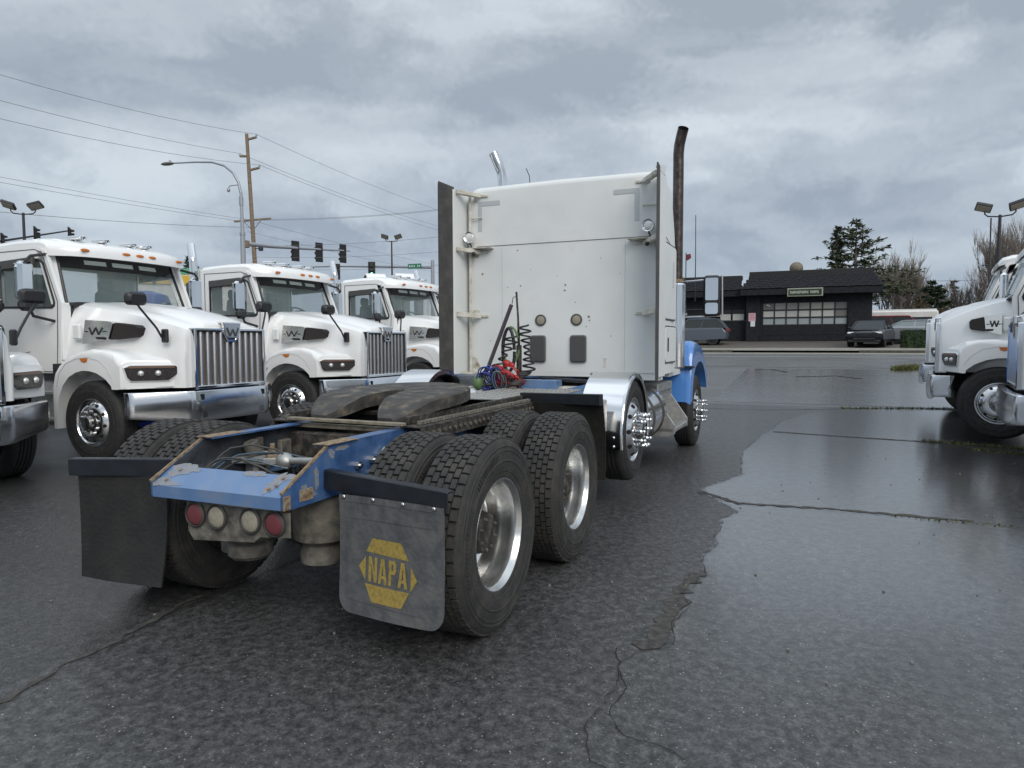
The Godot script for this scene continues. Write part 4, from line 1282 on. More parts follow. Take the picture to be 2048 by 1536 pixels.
		for u in [0.3, 0.62]:
			var c: Vector3 = face.call(u, 1.14, 0.036)
			part(hl, "projector", MB.new().ball(c, Vector3(0.036, 0.036, 0.036), 16, 10), M.lamp_glass, 60)
		b = MB.new()
		path = []
		for i in out.size() + 1:
			var p: Array = out[i % out.size()]
			path.append(face.call(lerpf(0.55, p[0], 1.03), lerpf(1.15, p[1], 1.08), 0.012))
		part(hl, "bezel", b.tube(path, 0.011, 6, false), M.white, 60)
		# vent behind the hood side: plate and intake
		var side := func(a: float, y: float, d: float) -> Vector3:
			var w := lerpf(1.0, 0.83, (a + 0.5) / 1.1) + lerpf(0.06, -0.0, (y - 1.45) / 0.4)
			return V(sd * (w + d), y, hm_.call(a) - (0.08 if short else 0.0))
		var slab := func(pts: Array, d0: float, d1: float) -> MB:
			var r0 := PackedVector3Array()
			var r1 := PackedVector3Array()
			for p in pts:
				r0.append(side.call(p[0], p[1], d0))
				r1.append(side.call(p[0], p[1], d1))
			return MB.new().loft([r0, r1])
		var pl := part(t, "badge_plate", slab.call([[-0.28, 1.5], [-0.28, 1.81], [0.1, 1.785], [0.14, 1.76], [0.1, 1.56]], -0.12, 0.055), M.plate, 0)
		part(t, "air_intake", slab.call([[0.115, 1.555], [0.15, 1.77], [0.45, 1.735], [0.5, 1.7], [0.49, 1.61], [0.45, 1.585]], -0.12, 0.035), M.mesh_black, 0)
		b = MB.new()
		var wl := func(x0: float, w: float, mb: MB, sc: float) -> void:
			for e in [[0.0, 0.25, 1], [0.25, 0.5, -1], [0.5, 0.75, 1], [0.75, 1.0, -1]]:
				var ya := 1.71 if e[2] == 1 else 1.62
				var yb := 1.62 if e[2] == 1 else 1.71
				var p: Vector3 = side.call(x0 + e[0] * w * sd * -1.0, ya * sc + 1.665 * (1.0 - sc), 0.058)
				var q: Vector3 = side.call(x0 + e[1] * w * sd * -1.0, yb * sc + 1.665 * (1.0 - sc), 0.058)
				mb.bar(p, q, 0.006, 0.02, 0.0, Vector3(sd, 0, 0).cross(q - p))
		wl.call(-0.2 if sd < 0 else 0.0, 0.2, b, 1.0)
		for q in [[0.03, 1.66, 0.06], [-0.24, 1.66, 0.05]]:
			b.box(side.call(q[0], q[1], 0.056), Vector3(0.008, 0.012, q[2]))
		b.box(side.call(-0.05, 1.575, 0.056), Vector3(0.008, 0.03, 0.22))
		part(pl, "badge", b, M.black, 0)
		part(t, "hood_latch", MB.new().box(side.call(-0.44, 1.66, 0.0), Vector3(0.05, 0.2, 0.14), 0.02), M.white, 0)
		# mirror on the hood
		var hm: Node3D = node(t, "hood_mirror") if not short else Node3D.new()
		if not short:
			part(hm, "arm", MB.new().tube([V(sd * 0.86, 1.58, wa.call(0.86)), V(sd * 0.92, 1.7, wa.call(0.84)), V(sd * 1.08, 1.94, wa.call(0.76)), V(sd * 1.1, 1.99, wa.call(0.74))], 0.014, 8), M.black, 50)
			part(hm, "foot", MB.new().box(V(sd * 0.83, 1.6, wa.call(0.88)), Vector3(0.05, 0.17, 0.1), 0.015), M.black, 0)
			part(hm, "shell", MB.new().prism(rrect(0.27, 0.16, 0.06, 5), XY.translated(V(sd * 1.1, 2.05, wa.call(0.72))), -0.06, 0.06, 0.03), M.black, 35)
		else:
			hm.free()
		# door mirror
		var dm := node(t, "door_mirror")
		part(dm, "arm", MB.new().tube([V(sd * 1.02, 2.68, -0.95), V(sd * 1.3, 2.62, -0.86), V(sd * 1.36, 2.56, -0.86), V(sd * 1.36, 2.0, -0.86), V(sd * 1.3, 1.86, -0.85), V(sd * 1.06, 1.8, -0.8)], 0.02, 8), M.black, 50)
		part(dm, "shell", MB.new().box(V(sd * 1.36, 2.3, -0.9), Vector3(0.2, 0.5, 0.12), 0.04), M.chrome, 20)
		part(dm, "lower_shell", MB.new().box(V(sd * 1.36, 2.0, -0.87), Vector3(0.22, 0.16, 0.13), 0.05), M.black, 20)
		part(dm, "mirror_glass", MB.new().box(V(sd * 1.36, 2.3, -0.962), Vector3(0.17, 0.44, 0.006)), M.mirror, 0)
		# door: skin round the window opening, jambs, handle
		var o2 := [[-2.1, 1.12], [-0.72, 1.12], [-0.7, 1.6], [-0.66, 2.03], [-0.94, 2.72], [-1.1, 2.79], [-1.5, 2.8], [-2.1, 2.8]]
		var i2 := [[-1.86, 2.0], [-0.84, 1.98], [-0.8, 2.0], [-0.795, 2.06], [-0.98, 2.56], [-1.06, 2.61], [-1.5, 2.62], [-1.86, 2.6]]
		b = MB.new()
		var x1: float = sd * 1.06
		for i in o2.size():
			var j := (i + 1) % o2.size()
			b.quad(V(x1, o2[i][1], o2[i][0]), V(x1, o2[j][1], o2[j][0]), V(x1, i2[j][1], i2[j][0]), V(x1, i2[i][1], i2[i][0]))
			b.quad(V(x1, i2[i][1], i2[i][0]), V(x1, i2[j][1], i2[j][0]), V(x1 - sd * 0.05, i2[j][1], i2[j][0]), V(x1 - sd * 0.05, i2[i][1], i2[i][0]))
			b.quad(V(x1 - sd * 0.05, o2[i][1], o2[i][0]), V(x1 - sd * 0.05, o2[j][1], o2[j][0]), V(x1 - sd * 0.05, i2[j][1], i2[j][0]), V(x1 - sd * 0.05, i2[i][1], i2[i][0]))
			b.quad(V(x1, o2[i][1], o2[i][0]), V(x1, o2[j][1], o2[j][0]), V(x1 - sd * 0.05, o2[j][1], o2[j][0]), V(x1 - sd * 0.05, o2[i][1], o2[i][0]))
		var dr := part(t, "door", b, M.white, 0)
		var wp := PackedVector2Array()
		for p in i2:
			wp.append(Vector2(p[0], p[1]))
		part(dr, "window", MB.new().prism(wp, SY.translated(Vector3(x1 - sd * 0.02, 0, 0)), -0.003, 0.003), M.glass, 0)
		path = []
		for i in i2.size() + 1:
			path.append(V(x1, i2[i % i2.size()][1], i2[i % i2.size()][0]))
		part(dr, "window_gasket", MB.new().tube(path, 0.017, 6, false), M.black, 50)
		path = []
		for q in [[-1.98, 2.74], [-1.14, 2.745], [-1.0, 2.7], [-0.73, 2.05], [-0.76, 1.5], [-0.79, 1.14], [-1.98, 1.14], [-1.98, 2.74]]:
			path.append(V(x1 + sd * 0.002, q[1], q[0]))
		part(dr, "door_joint", MB.new().tube(path, 0.006, 5, false), M.vent, 50)
		part(dr, "rain_guard", MB.new().bar(V(x1 + sd * 0.03, 2.55, -1.84), V(x1 + sd * 0.03, 2.585, -1.12), 0.05, 0.12, 0.01), M.vent, 0)
		part(dr, "handle", MB.new().box(V(x1 + sd * 0.012, 1.42, -1.86), Vector3(0.03, 0.22, 0.08), 0.012), M.black, 0)
		part(dr, "crease", MB.new().bar(V(x1 + sd * 0.001, 1.4, -1.3), V(x1 + sd * 0.001, 1.34, -1.75), 0.004, 0.008), M.vent, 0)
		# step and tank below the door
		part(t, "step", MB.new().box(V(sd * 1.08, 0.52, -1.1), Vector3(0.16, 0.05, 0.66), 0.01).box(V(sd * 1.0, 0.86, -1.1), Vector3(0.2, 0.05, 0.66), 0.01).box(V(sd * 0.98, 0.72, -1.1), Vector3(0.03, 0.6, 0.66), 0.0), M.alu_plate, 0)
		part(t, "fuel_tank", MB.new().cyl(V(sd * 0.86, 0.74, -1.6), V(sd * 0.86, 0.74, -2.9), 0.3, 28, 0.03), M.chrome_soft, 40)
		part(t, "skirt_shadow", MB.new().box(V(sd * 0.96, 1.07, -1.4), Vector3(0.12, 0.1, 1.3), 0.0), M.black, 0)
		part(t, "frame_rail", MB.new().box(V(sd * 0.42, 0.88, -2.9), Vector3(0.08, 0.26, 7.2), 0.0), M.black, 0)
		# exhaust behind the right of the cab
		if sd > 0:
			var ex := node(t, "exhaust_stack")
			part(ex, "pipe", MB.new().tube([V(1.0, 2.5, -2.3), V(1.0, 2.98, -2.3), V(0.985, 3.05, -2.33), V(0.9, 3.3, -2.46)], 0.07, 18, true), M.chrome, 50)
			part(ex, "heat_shield", MB.new().cyl(V(1.0, 1.5, -2.3), V(1.0, 2.6, -2.3), 0.13, 24, 0.015), M.vent, 40)
			part(ex, "intake_hose", MB.new().tube([V(0.7, 2.85, -2.3), V(0.85, 2.8, -2.28), V(1.0, 2.66, -2.3)], 0.025, 8), M.black, 50)
	for sd in [-1.0, 1.0]:
		part(t, "cowl", MB.new().box(V(sd * 0.985, 1.66, -0.715), Vector3(0.135, 0.76, 0.1), 0.02), M.white, 20)
	# cab shell: floor, rear wall with window, roof, pillars, visor
	b = MB.new().box(V(0, 1.14, -1.4), Vector3(2.02, 0.06, 1.42)).box(V(0, 1.55, -0.7), Vector3(2.0, 0.86, 0.05))
	part(t, "cab_floor", b, M.interior, 0)
	b = MB.new()
	for q in [[-0.81, 1.98, 0.5, 1.7], [0.81, 1.98, 0.5, 1.7], [0, 1.62, 1.12, 0.98], [0, 2.72, 1.12, 0.22]]:
		b.box(V(q[0], q[1], -2.1), Vector3(q[2], q[3], 0.05))
	part(t, "cab_rear_wall", b, M.white_low, 0)
	part(t, "rear_window", MB.new().box(V(0, 2.36, -2.1), Vector3(1.12, 0.5, 0.008)), M.glass, 0)
	b = MB.new()
	rings = []
	for q in [[-2.13, 0.96, 2.76, 2.8], [-2.12, 1.0, 2.76, 2.84], [-2.05, 1.045, 2.76, 2.88], [-1.5, 1.055, 2.76, 2.905], [-1.05, 1.055, 2.74, 2.9], [-0.9, 1.02, 2.72, 2.86], [-0.84, 0.98, 2.70, 2.79]]:
		var w: float = q[1]
		rings.append(PackedVector3Array([V(-w, q[2], q[0]), V(-w - 0.004, q[3] - 0.07, q[0]), V(-w + 0.04, q[3] - 0.02, q[0]), V(-w + 0.12, q[3], q[0]), V(0, q[3] + 0.015, q[0]), V(w - 0.12, q[3], q[0]), V(w - 0.04, q[3] - 0.02, q[0]), V(w + 0.004, q[3] - 0.07, q[0]), V(w, q[2], q[0])]))
	part(t, "roof", b.loft(rings), M.white, 38)
	var visor := MB.new()
	rings = []
	for i in 15:
		var bb := lerpf(-1.045, 1.045, i / 14.0)
		var u := absf(bb) / 1.045
		var af := -0.5 - 0.17 * u * u - 0.22 * pow(u, 8.0)
		var dr := 0.03 * pow(u, 6.0)
		rings.append(PackedVector3Array([V(bb, 2.66, af - 0.05), V(bb, 2.655, af), V(bb, 2.72, af + 0.005), V(bb, 2.79 - dr, af - 0.015), V(bb, 2.835 - dr, af - 0.07), V(bb, 2.88 - dr, af - 0.25), V(bb, 2.91 - dr, minf(-0.95, af - 0.3)), V(bb, 2.86 - dr, -1.12), V(bb, 2.72, -0.98), V(bb, 2.70, -0.93)]))
	if not short:
		part(t, "roof_visor", visor.loft(rings), M.white, 40)
	for q in [] if short else [-0.76, -0.21, 0.0, 0.21, 0.76]:
		var u := absf(q) / 1.045
		part(t, "clearance_lamp", MB.new().ball(V(q, 2.74, -0.497 - 0.17 * u * u), Vector3(0.065, 0.022, 0.022), 12, 8), M.amber, 60)
	for q in [] if short else [0.67, 0.32, -0.11, -0.37]:
		b = MB.new().box(V(q, 2.925, -0.86), Vector3(0.15, 0.055, 0.22), 0.02).box(V(q, 2.895, -0.88), Vector3(0.05, 0.04, 0.08), 0.0).lathe([Vector2(0.0, 0.0), Vector2(0.028, 0.0), Vector2(0.034, 0.02), Vector2(0.02, 0.012)], Transform3D(Basis(Vector3.RIGHT, -PI / 2), V(q, 2.92, -0.752)), 14)
		part(t, "air_horn", b, M.chrome, 20)
	# screen, curved, with gasket and the dark band along its top
	var scr := func(u: float, w: float, d: float) -> Vector3:
		var bb := lerpf(0.95, 0.9, w) * u
		var a := lerpf(-0.62, -0.86, w) - lerpf(0.1, 0.09, w) * u * u
		return V(bb, lerpf(2.04, 2.70, w), a + d)
	var sheet := func(w0: float, w1: float, d: float, th: float, u0 := -1.0, u1 := 1.0) -> MB:
		var r := []
		for i in 13:
			var u := lerpf(u0, u1, i / 12.0)
			r.append(PackedVector3Array([scr.call(u, w0, d), scr.call(u, w1, d), scr.call(u, w1, d - th), scr.call(u, w0, d - th)]))
		return MB.new().loft(r)
	var ws := part(t, "windscreen", sheet.call(0.0, 1.0, 0.0, 0.006), M.glass, 40)
	part(ws, "sun_band", sheet.call(0.72, 0.99, 0.003, 0.003), M.black_gloss, 40)
	path_gasket(ws, scr)
	for u in [[-0.62, -0.28], [-0.16, 0.2], [0.3, 0.64]]:
		part(ws, "pale_rectangle", sheet.call(0.82, 0.91, 0.006, 0.002, u[0], u[1]), M.pale_flat, 40)  # three plain pale rectangles laid over the dark band
	for u in [-0.35, 0.4]:
		part(ws, "wiper", MB.new().tube([scr.call(u + 0.35, 0.0, 0.02), scr.call(u, 0.04, 0.025), scr.call(u - 0.32, 0.1, 0.02)], 0.008, 6), M.black, 50)
	for sd in [-1.0, 1.0]:
		b = MB.new()
		var r2 := []
		for i in 5:
			var w := -0.03 + 1.06 * i / 4.0
			var p: Vector3 = scr.call(sd, w, 0.0)
			r2.append(PackedVector3Array([p, V(sd * 1.06, p.y, -p.z - 0.06 + 0.005), V(sd * 1.06, p.y, -p.z - 0.14), V(sd * 0.97, p.y, -p.z - 0.14), p - V(0.05 * sd, 0, 0.04)]))
		part(t, "pillar", b.loft(r2), M.white, 35)
	part(t, "scuttle", MB.new().box(V(0, 2.02, -0.74), Vector3(1.9, 0.05, 0.26), 0.02), M.black, 0)
	part(t, "dashboard", MB.new().box(V(0, 1.94, -0.95), Vector3(1.9, 0.16, 0.36), 0.05), M.dash, 0)
	for x in [-0.5, 0.5]:
		var se := node(t, "seat")
		part(se, "seat_base", MB.new().box(V(x, 1.5, -1.55), Vector3(0.5, 0.5, 0.5), 0.06), M.seat, 20)
		part(se, "backrest", MB.new().box(V(x, 2.0, -1.82), Vector3(0.46, 0.66, 0.14), 0.06, Basis(Vector3.RIGHT, -0.12)), M.seat, 20)
		part(se, "headrest", MB.new().box(V(x, 2.4, -1.86), Vector3(0.26, 0.18, 0.1), 0.04), M.seat, 20)
	part(t, "steering_wheel", MB.new().tube(ringpath(V(-0.5, 2.06, -1.12), 0.22), 0.016, 8, false), M.black, 50)
	# grille: frame, dark mesh, upright bars, emblem
	var ga: float = wa.call(1.1)
	var gr := node(t, "grille")
	part(gr, "mesh", MB.new().box(V(0, 1.31, ga - 0.06), Vector3(1.17, 0.74, 0.1)), M.mesh_grey, 0)
	b = MB.new()
	for sd in [-1.0, 1.0]:
		b.box(V(sd * 0.605, 1.31, ga - 0.03), Vector3(0.045, 0.78, 0.16), 0.008)
		b.bar(V(sd * 0.62, 1.685, ga + 0.0), V(sd * 0.15, 1.685, ga + 0.0), 0.1, 0.03, 0.006)
		b.bar(V(sd * 0.15, 1.685, ga + 0.01), V(sd * 0.07, 1.545, ga + 0.012), 0.08, 0.03, 0.005)
	b.bar(V(-0.08, 1.54, ga + 0.012), V(0.08, 1.54, ga + 0.012), 0.08, 0.03, 0.005)
	b.box(V(0, 0.945, ga - 0.0), Vector3(1.24, 0.045, 0.1), 0.01)
	part(gr, "frame", b, M.chrome, 0)
	for i in 10:
		var x := -0.5 + i * 0.111
		var top := 1.66
		if absf(x) < 0.13:
			top = 1.53
		part(gr, "bar", MB.new().box(V(x, (top + 0.97) / 2, ga + 0.012), Vector3(0.042, top - 0.97, 0.05), 0.013), M.grille_bar, 0)
	b = MB.new().prism(pv([-0.16, 1.78, 0.16, 1.78, 0.11, 1.6, 0.07, 1.575, -0.07, 1.575, -0.11, 1.6]), XY.translated(V(0, 0, ga + 0.045)), -0.02, 0.03, 0.008)
	b.bar(V(0, 1.8, ga - 0.3 * k), V(0, 1.775, ga + 0.04), 0.3, 0.02, 0.006)
	var em := part(gr, "emblem", b, M.grille_bar, 0)
	b = MB.new()
	for e in [[-0.1, 1.71, -0.05, 1.6], [-0.05, 1.6, 0.0, 1.69], [0.0, 1.69, 0.05, 1.6], [0.05, 1.6, 0.1, 1.71]]:
		b.bar(V(e[0], e[1], ga + 0.068), V(e[2], e[3], ga + 0.068), 0.024, 0.008, 0.0, Vector3(0, 0, 1))
	part(em, "letter", b, M.vent, 0)
	# bumper
	b = MB.new()
	rings = []
	var plan := [[-1.225, 0.62], [-1.222, 0.69], [-1.19, 0.735], [-0.72, 1.1], [-0.64, 1.145], [-0.55, 1.155], [0.55, 1.155], [0.64, 1.145], [0.72, 1.1], [1.19, 0.735], [1.222, 0.69], [1.225, 0.62]]
	if short:
		plan = [[-1.23, 0.62], [-1.23, 0.8], [-1.21, 0.84], [-1.15, 0.86], [-0.6, 0.9], [0.6, 0.9], [1.15, 0.86], [1.21, 0.84], [1.23, 0.8], [1.23, 0.62]]
	for q in plan:
		var u: float = clampf((absf(q[0]) - 0.7) / 0.52, 0.0, 1.0)
		var lo := lerpf(0.51, 0.585, u)
		var dv := Vector2(0, 1.0)
		var a: float = q[1]
		var bx: float = q[0]
		var sg := signf(bx)
		rings.append(PackedVector3Array([V(bx - sg * 0.06 * u, 0.905, a - 0.07), V(bx - sg * 0.004 * u, 0.905, a - 0.012), V(bx, 0.893, a), V(bx, 0.8, a + 0.018), V(bx, 0.7, a + 0.022), V(bx, lo + 0.06, a + 0.012), V(bx, lo + 0.02, a - 0.004), V(bx - sg * 0.01, lo, a - 0.02), V(bx - sg * 0.06 * u, lo, a - 0.06), V(bx - sg * 0.02 * u, lo + 0.03, a - 0.025), V(bx - sg * 0.02 * u, 0.88, a - 0.025)]))
	b.loft(rings)
	var bp := part(t, "bumper", b, M.bumper, 30)
	if not short:
		for x in [-0.58, 0.58]:
			part(bp, "tow_slot", MB.new().box(V(x * 0.93, 0.825, 1.168), Vector3(0.055, 0.075, 0.02), 0.006), M.dark, 0)
			part(bp, "fog_lamp", MB.new().box(V(x * 0.88, 0.6, 1.162), Vector3(0.1, 0.08, 0.02), 0.006), M.hub_chrome, 0)
	# underneath: dark filler added to block light, then axle beam and chassis
	b = MB.new().box(V(0, 0.98, -0.1), Vector3(1.0, 0.7, 1.3), 0.03).box(V(0, 0.5, 0.0), Vector3(1.7, 0.1, 0.12), 0.02).box(V(0, 0.75, wa.call(0.95)), Vector3(1.1, 0.4, 0.1), 0.0)
	part(t, "light_block_filler", b, M.dark, 0)
	b = MB.new()
	for sd in [-1.0, 1.0]:
		b.bar(V(sd * 0.42, 0.74, -0.8), V(sd * 0.42, 0.74, wa.call(1.1)), 0.08, 0.2)
		b.box(V(sd * 0.95, 0.9, -0.66), Vector3(0.5, 0.7, 0.03))
	part(t, "chassis", b, M.black, 0)
	for sd in [-1, 1]:
		wheel(t, "front", V(1.06 * sd, 0.519, 0), sd, 0.17)
		for s in [-4.9, -6.22]:
			wheel(t, "inner", V(0.752 * sd, 0.519, s), sd, 0.4)
			wheel(t, "outer", V(1.087 * sd, 0.519, s), sd, 0.1)
	b = MB.new()
	for s in [-4.9, -6.22]:
		b.cyl(V(-1, 0.51, s), V(1, 0.51, s), 0.08, 14)
	part(t, "axle", b, M.black)
	if short:
		for c in t.get_children():
			for w in ["door", "pillar", "cab", "cowl", "rear_window", "roof", "windscreen", "scuttle", "dashboard", "seat", "steering_wheel", "step", "skirt", "exhaust"]:
				if String(c.name).begins_with(w):
					c.position.z -= 0.55
					break
	return t

func ringpath(c: Vector3, r: float) -> Array:
	var o := []
	var bs := Basis(Vector3.RIGHT, 0.9)
	for i in 25:
		var a := TAU * i / 24.0
		o.append(c + bs * Vector3(cos(a) * r, sin(a) * r, 0))
	return o

func path_gasket(ws: Node3D, scr: Callable) -> void:
	var path := []
	for i in 13:
		path.append(scr.call(lerpf(-1.0, 1.0, i / 12.0), 1.0, 0.004))
	for i in 13:
		path.append(scr.call(lerpf(1.0, -1.0, i / 12.0), 0.0, 0.004))
	path.append(path[0])
	part(ws, "screen_gasket", MB.new().tube(path, 0.02, 6, false), M.black, 50)

# ------------------------------------------------------------------ ground
func strip(x0: float, x1: float, s0: float, s1: float, lift: float, nx: int, ns: int) -> MB:
	var b := MB.new()
	for j in ns:
		var sa := lerpf(s0, s1, j / float(ns))
		var sb := lerpf(s0, s1, (j + 1) / float(ns))
		for i in nx:
			var xa := lerpf(x0, x1, i / float(nx))
			var xb := lerpf(x0, x1, (i + 1) / float(nx))
			b.quad(V(xa, hgt(sa) + lift, sa), V(xa, hgt(sb) + lift, sb), V(xb, hgt(sb) + lift, sb), V(xb, hgt(sa) + lift, sa))
	return b

func asphalt_image(sd: int, base: float, contrast: float, specks: int, size: int) -> Image:
	var n := FastNoiseLite.new()
	n.seed = sd
	n.frequency = 0.035
	n.fractal_octaves = 5
	n.fractal_gain = 0.95
	var fine := n.get_seamless_image(size, size)
	fine.convert(Image.FORMAT_RGBA8)
	fine.adjust_bcs(1.0, contrast, 1.0)
	fine.adjust_bcs(base * 2.0, 1.0, 1.0)
	var r := RandomNumberGenerator.new()
	r.seed = sd
	for i in specks:
		var g := r.randf_range(0.28, 0.62) if r.randf() < 0.82 else r.randf_range(0.6, 0.85)
		var p := Vector2i(r.randi_range(2, size - 4), r.randi_range(2, size - 4))
		var c := Color(g, g * r.randf_range(0.95, 1.0), g * r.randf_range(0.86, 0.98))
		var w := r.randi_range(1, 2)
		fine.fill_rect(Rect2i(p, Vector2i(w, r.randi_range(1, 2))), c)
	for i in specks:
		var p := Vector2i(r.randi_range(2, size - 4), r.randi_range(2, size - 4))
		fine.fill_rect(Rect2i(p, Vector2i(r.randi_range(1, 3), 1)), Color(0.1, 0.1, 0.1))
	fine.convert(Image.FORMAT_RGB8)
	return fine

func ground_mat(img: Image, tile: float, rough: Array, nscale: float, wide: Array, sd: int) -> StandardMaterial3D:
	var m := StandardMaterial3D.new()
	m.albedo_texture = ImageTexture.create_from_image(img)
	m.uv1_triplanar = true
	m.uv1_world_triplanar = true
	m.uv1_scale = Vector3.ONE / tile
	m.roughness = 1.0
	m.roughness_texture = nz(sd, 0.004, [0.0, 0.35, 0.65, 1.0], [Color(rough[0], rough[0], rough[0]), Color(rough[1], rough[1], rough[1]), Color(rough[2], rough[2], rough[2]), Color(rough[3], rough[3], rough[3])], 1024)
	bump(m, sd + 3, 0.28, nscale, 1024)
	m.detail_enabled = true
	m.detail_blend_mode = BaseMaterial3D.BLEND_MODE_MUL
	m.detail_uv_layer = BaseMaterial3D.DETAIL_UV_2
	m.uv2_triplanar = true
	m.uv2_world_triplanar = true
	m.uv2_scale = Vector3.ONE / 23.0
	m.detail_albedo = nz(sd + 5, 0.012, [0.0, 0.5, 1.0], [Color(wide[0], wide[0], wide[0]), Color(wide[1], wide[1], wide[1]), Color(wide[2], wide[2], wide[2])], 512, FastNoiseLite.TYPE_SIMPLEX_SMOOTH, 5)
	return m

func ribbon(path: Array, w0: float, lift: float, sd: int) -> MB:
	# a crack: a ribbon of wandering width that lies on the paving
	var r := RandomNumberGenerator.new()
	r.seed = sd
	var pts := []
	for i in path.size() - 1:
		var a := Vector2(path[i][0], path[i][1])
		var e := Vector2(path[i + 1][0], path[i + 1][1])
		var n := maxi(2, int(a.distance_to(e) / 0.05))
		var d := (e - a).normalized()
		for k in n:
			pts.append(a.lerp(e, k / float(n)) + Vector2(-d.y, d.x) * r.randf_range(-0.018, 0.018))
	pts.append(Vector2(path[-1][0], path[-1][1]))
	var b := MB.new()
	var L := []
	var R := []
	for i in pts.size():
		var d: Vector2 = (pts[mini(i + 1, pts.size() - 1)] - pts[maxi(i - 1, 0)]).normalized()
		var w := w0 * r.randf_range(0.25, 1.0)
		var p: Vector2 = pts[i]
		L.append(p + Vector2(-d.y, d.x) * w * 0.5)
		R.append(p - Vector2(-d.y, d.x) * w * 0.5)
	for i in pts.size() - 1:
		var f := func(q: Vector2) -> Vector3: return V(q.x, hgt(q.y) + lift, q.y)
		b.quad(f.call(L[i]), f.call(L[i + 1]), f.call(R[i + 1]), f.call(R[i]))
	return b

# the paving beside the tractor, with texture coordinates of its own: the first set spans the sheet once
# (where water stands and where it has dried), the second repeats the asphalt every six metres
func lot_sheet() -> MB:
	var b := MB.new()
	var ns := 36
	for j in ns:
		for i in 4:
			var q := []
			for e in [[0, 0], [0, 1], [1, 1], [1, 0]]:
				q.append(Vector2(-0.57 + 14.57 * (i + e[0]) / 4.0, -4.5 + 17.5 * (j + e[1]) / ns))
			for t in [[0, 1, 2], [0, 2, 3]]:
				for k in t:
					var p: Vector2 = q[k]
					b.t.append(V(p.x, hgt(p.y) + 0.004, p.y))
					b.uv.append(Vector2((p.x + 0.57) / 14.57, (p.y + 4.5) / 17.5))
					b.uv2.append(p / 6.0)
	return b

func lot_material(seam: Array) -> StandardMaterial3D:
	var w := 1024
	var wet := Image.create_empty(w, w, false, Image.FORMAT_RGB8)
	var dull := Image.create_empty(w, w, false, Image.FORMAT_RGB8)
	var n := FastNoiseLite.new()
	n.seed = 91
	n.frequency = 0.35
	n.fractal_octaves = 5
	var g := FastNoiseLite.new()
	g.seed = 92
	g.frequency = 6.0
	g.fractal_octaves = 2
	var k := 0
	for j in w:
		var s := -4.5 + 17.5 * (j + 0.5) / w
		while k < seam.size() - 2 and seam[k + 1].y < s:
			k += 1
		var a: Vector2 = seam[k]
		var e: Vector2 = seam[k + 1]
		var xe := lerpf(a.x, e.x, clampf((s - a.y) / maxf(e.y - a.y, 0.001), 0.0, 1.0))
		if s > 12.5:
			xe = lerpf(3.2, 0.8, (s - 12.5) * 2.0)
		var back := smoothstep(3.0, 10.0, s)
		for i in w:
			var x := -0.57 + 14.57 * (i + 0.5) / w
			var a1 := n.get_noise_2d(x * 0.6, s)
			var a2 := n.get_noise_2d(x * 3.0 + 40.0, s * 1.2)
			var f := g.get_noise_2d(x, s)
			var d := x - xe
			var v := 0.08 + 0.14 * back + 0.035 * a1 + 0.04 * f
			if d > 0.0:
				var near := smoothstep(-1.3, 2.2, s + a2 * 0.7 + d * 0.25)
				v = lerpf(0.2 + 0.03 * a1, 0.92 + 0.08 * a1, near) + 0.05 * f * (1.0 - near)
				v = lerpf(v, v * 0.75, smoothstep(0.12, 0.0, d) * (0.5 + a2))
			v = clampf(v, 0.0, 1.0)
			wet.set_pixel(i, j, Color(v, v, v))
			var r := clampf(0.5 - 0.2 * v + 0.025 * a1 + 0.05 * f, 0.2, 0.7)
			dull.set_pixel(i, j, Color(r, r, r))
	var m := StandardMaterial3D.new()
	m.albedo_color = Color.WHITE
	m.metallic_specular = 0.48
	m.roughness = 1.0
	m.roughness_texture = ImageTexture.create_from_image(dull)
	m.clearcoat_enabled = true
	m.clearcoat = 1.0
	m.clearcoat_roughness = 0.15
	m.clearcoat_texture = ImageTexture.create_from_image(wet)
	m.detail_enabled = true
	m.detail_blend_mode = BaseMaterial3D.BLEND_MODE_MUL
	m.detail_uv_layer = BaseMaterial3D.DETAIL_UV_2
	m.detail_albedo = ImageTexture.create_from_image(asphalt_image(151, 0.265, 0.75, 22000, 2048))
	return m

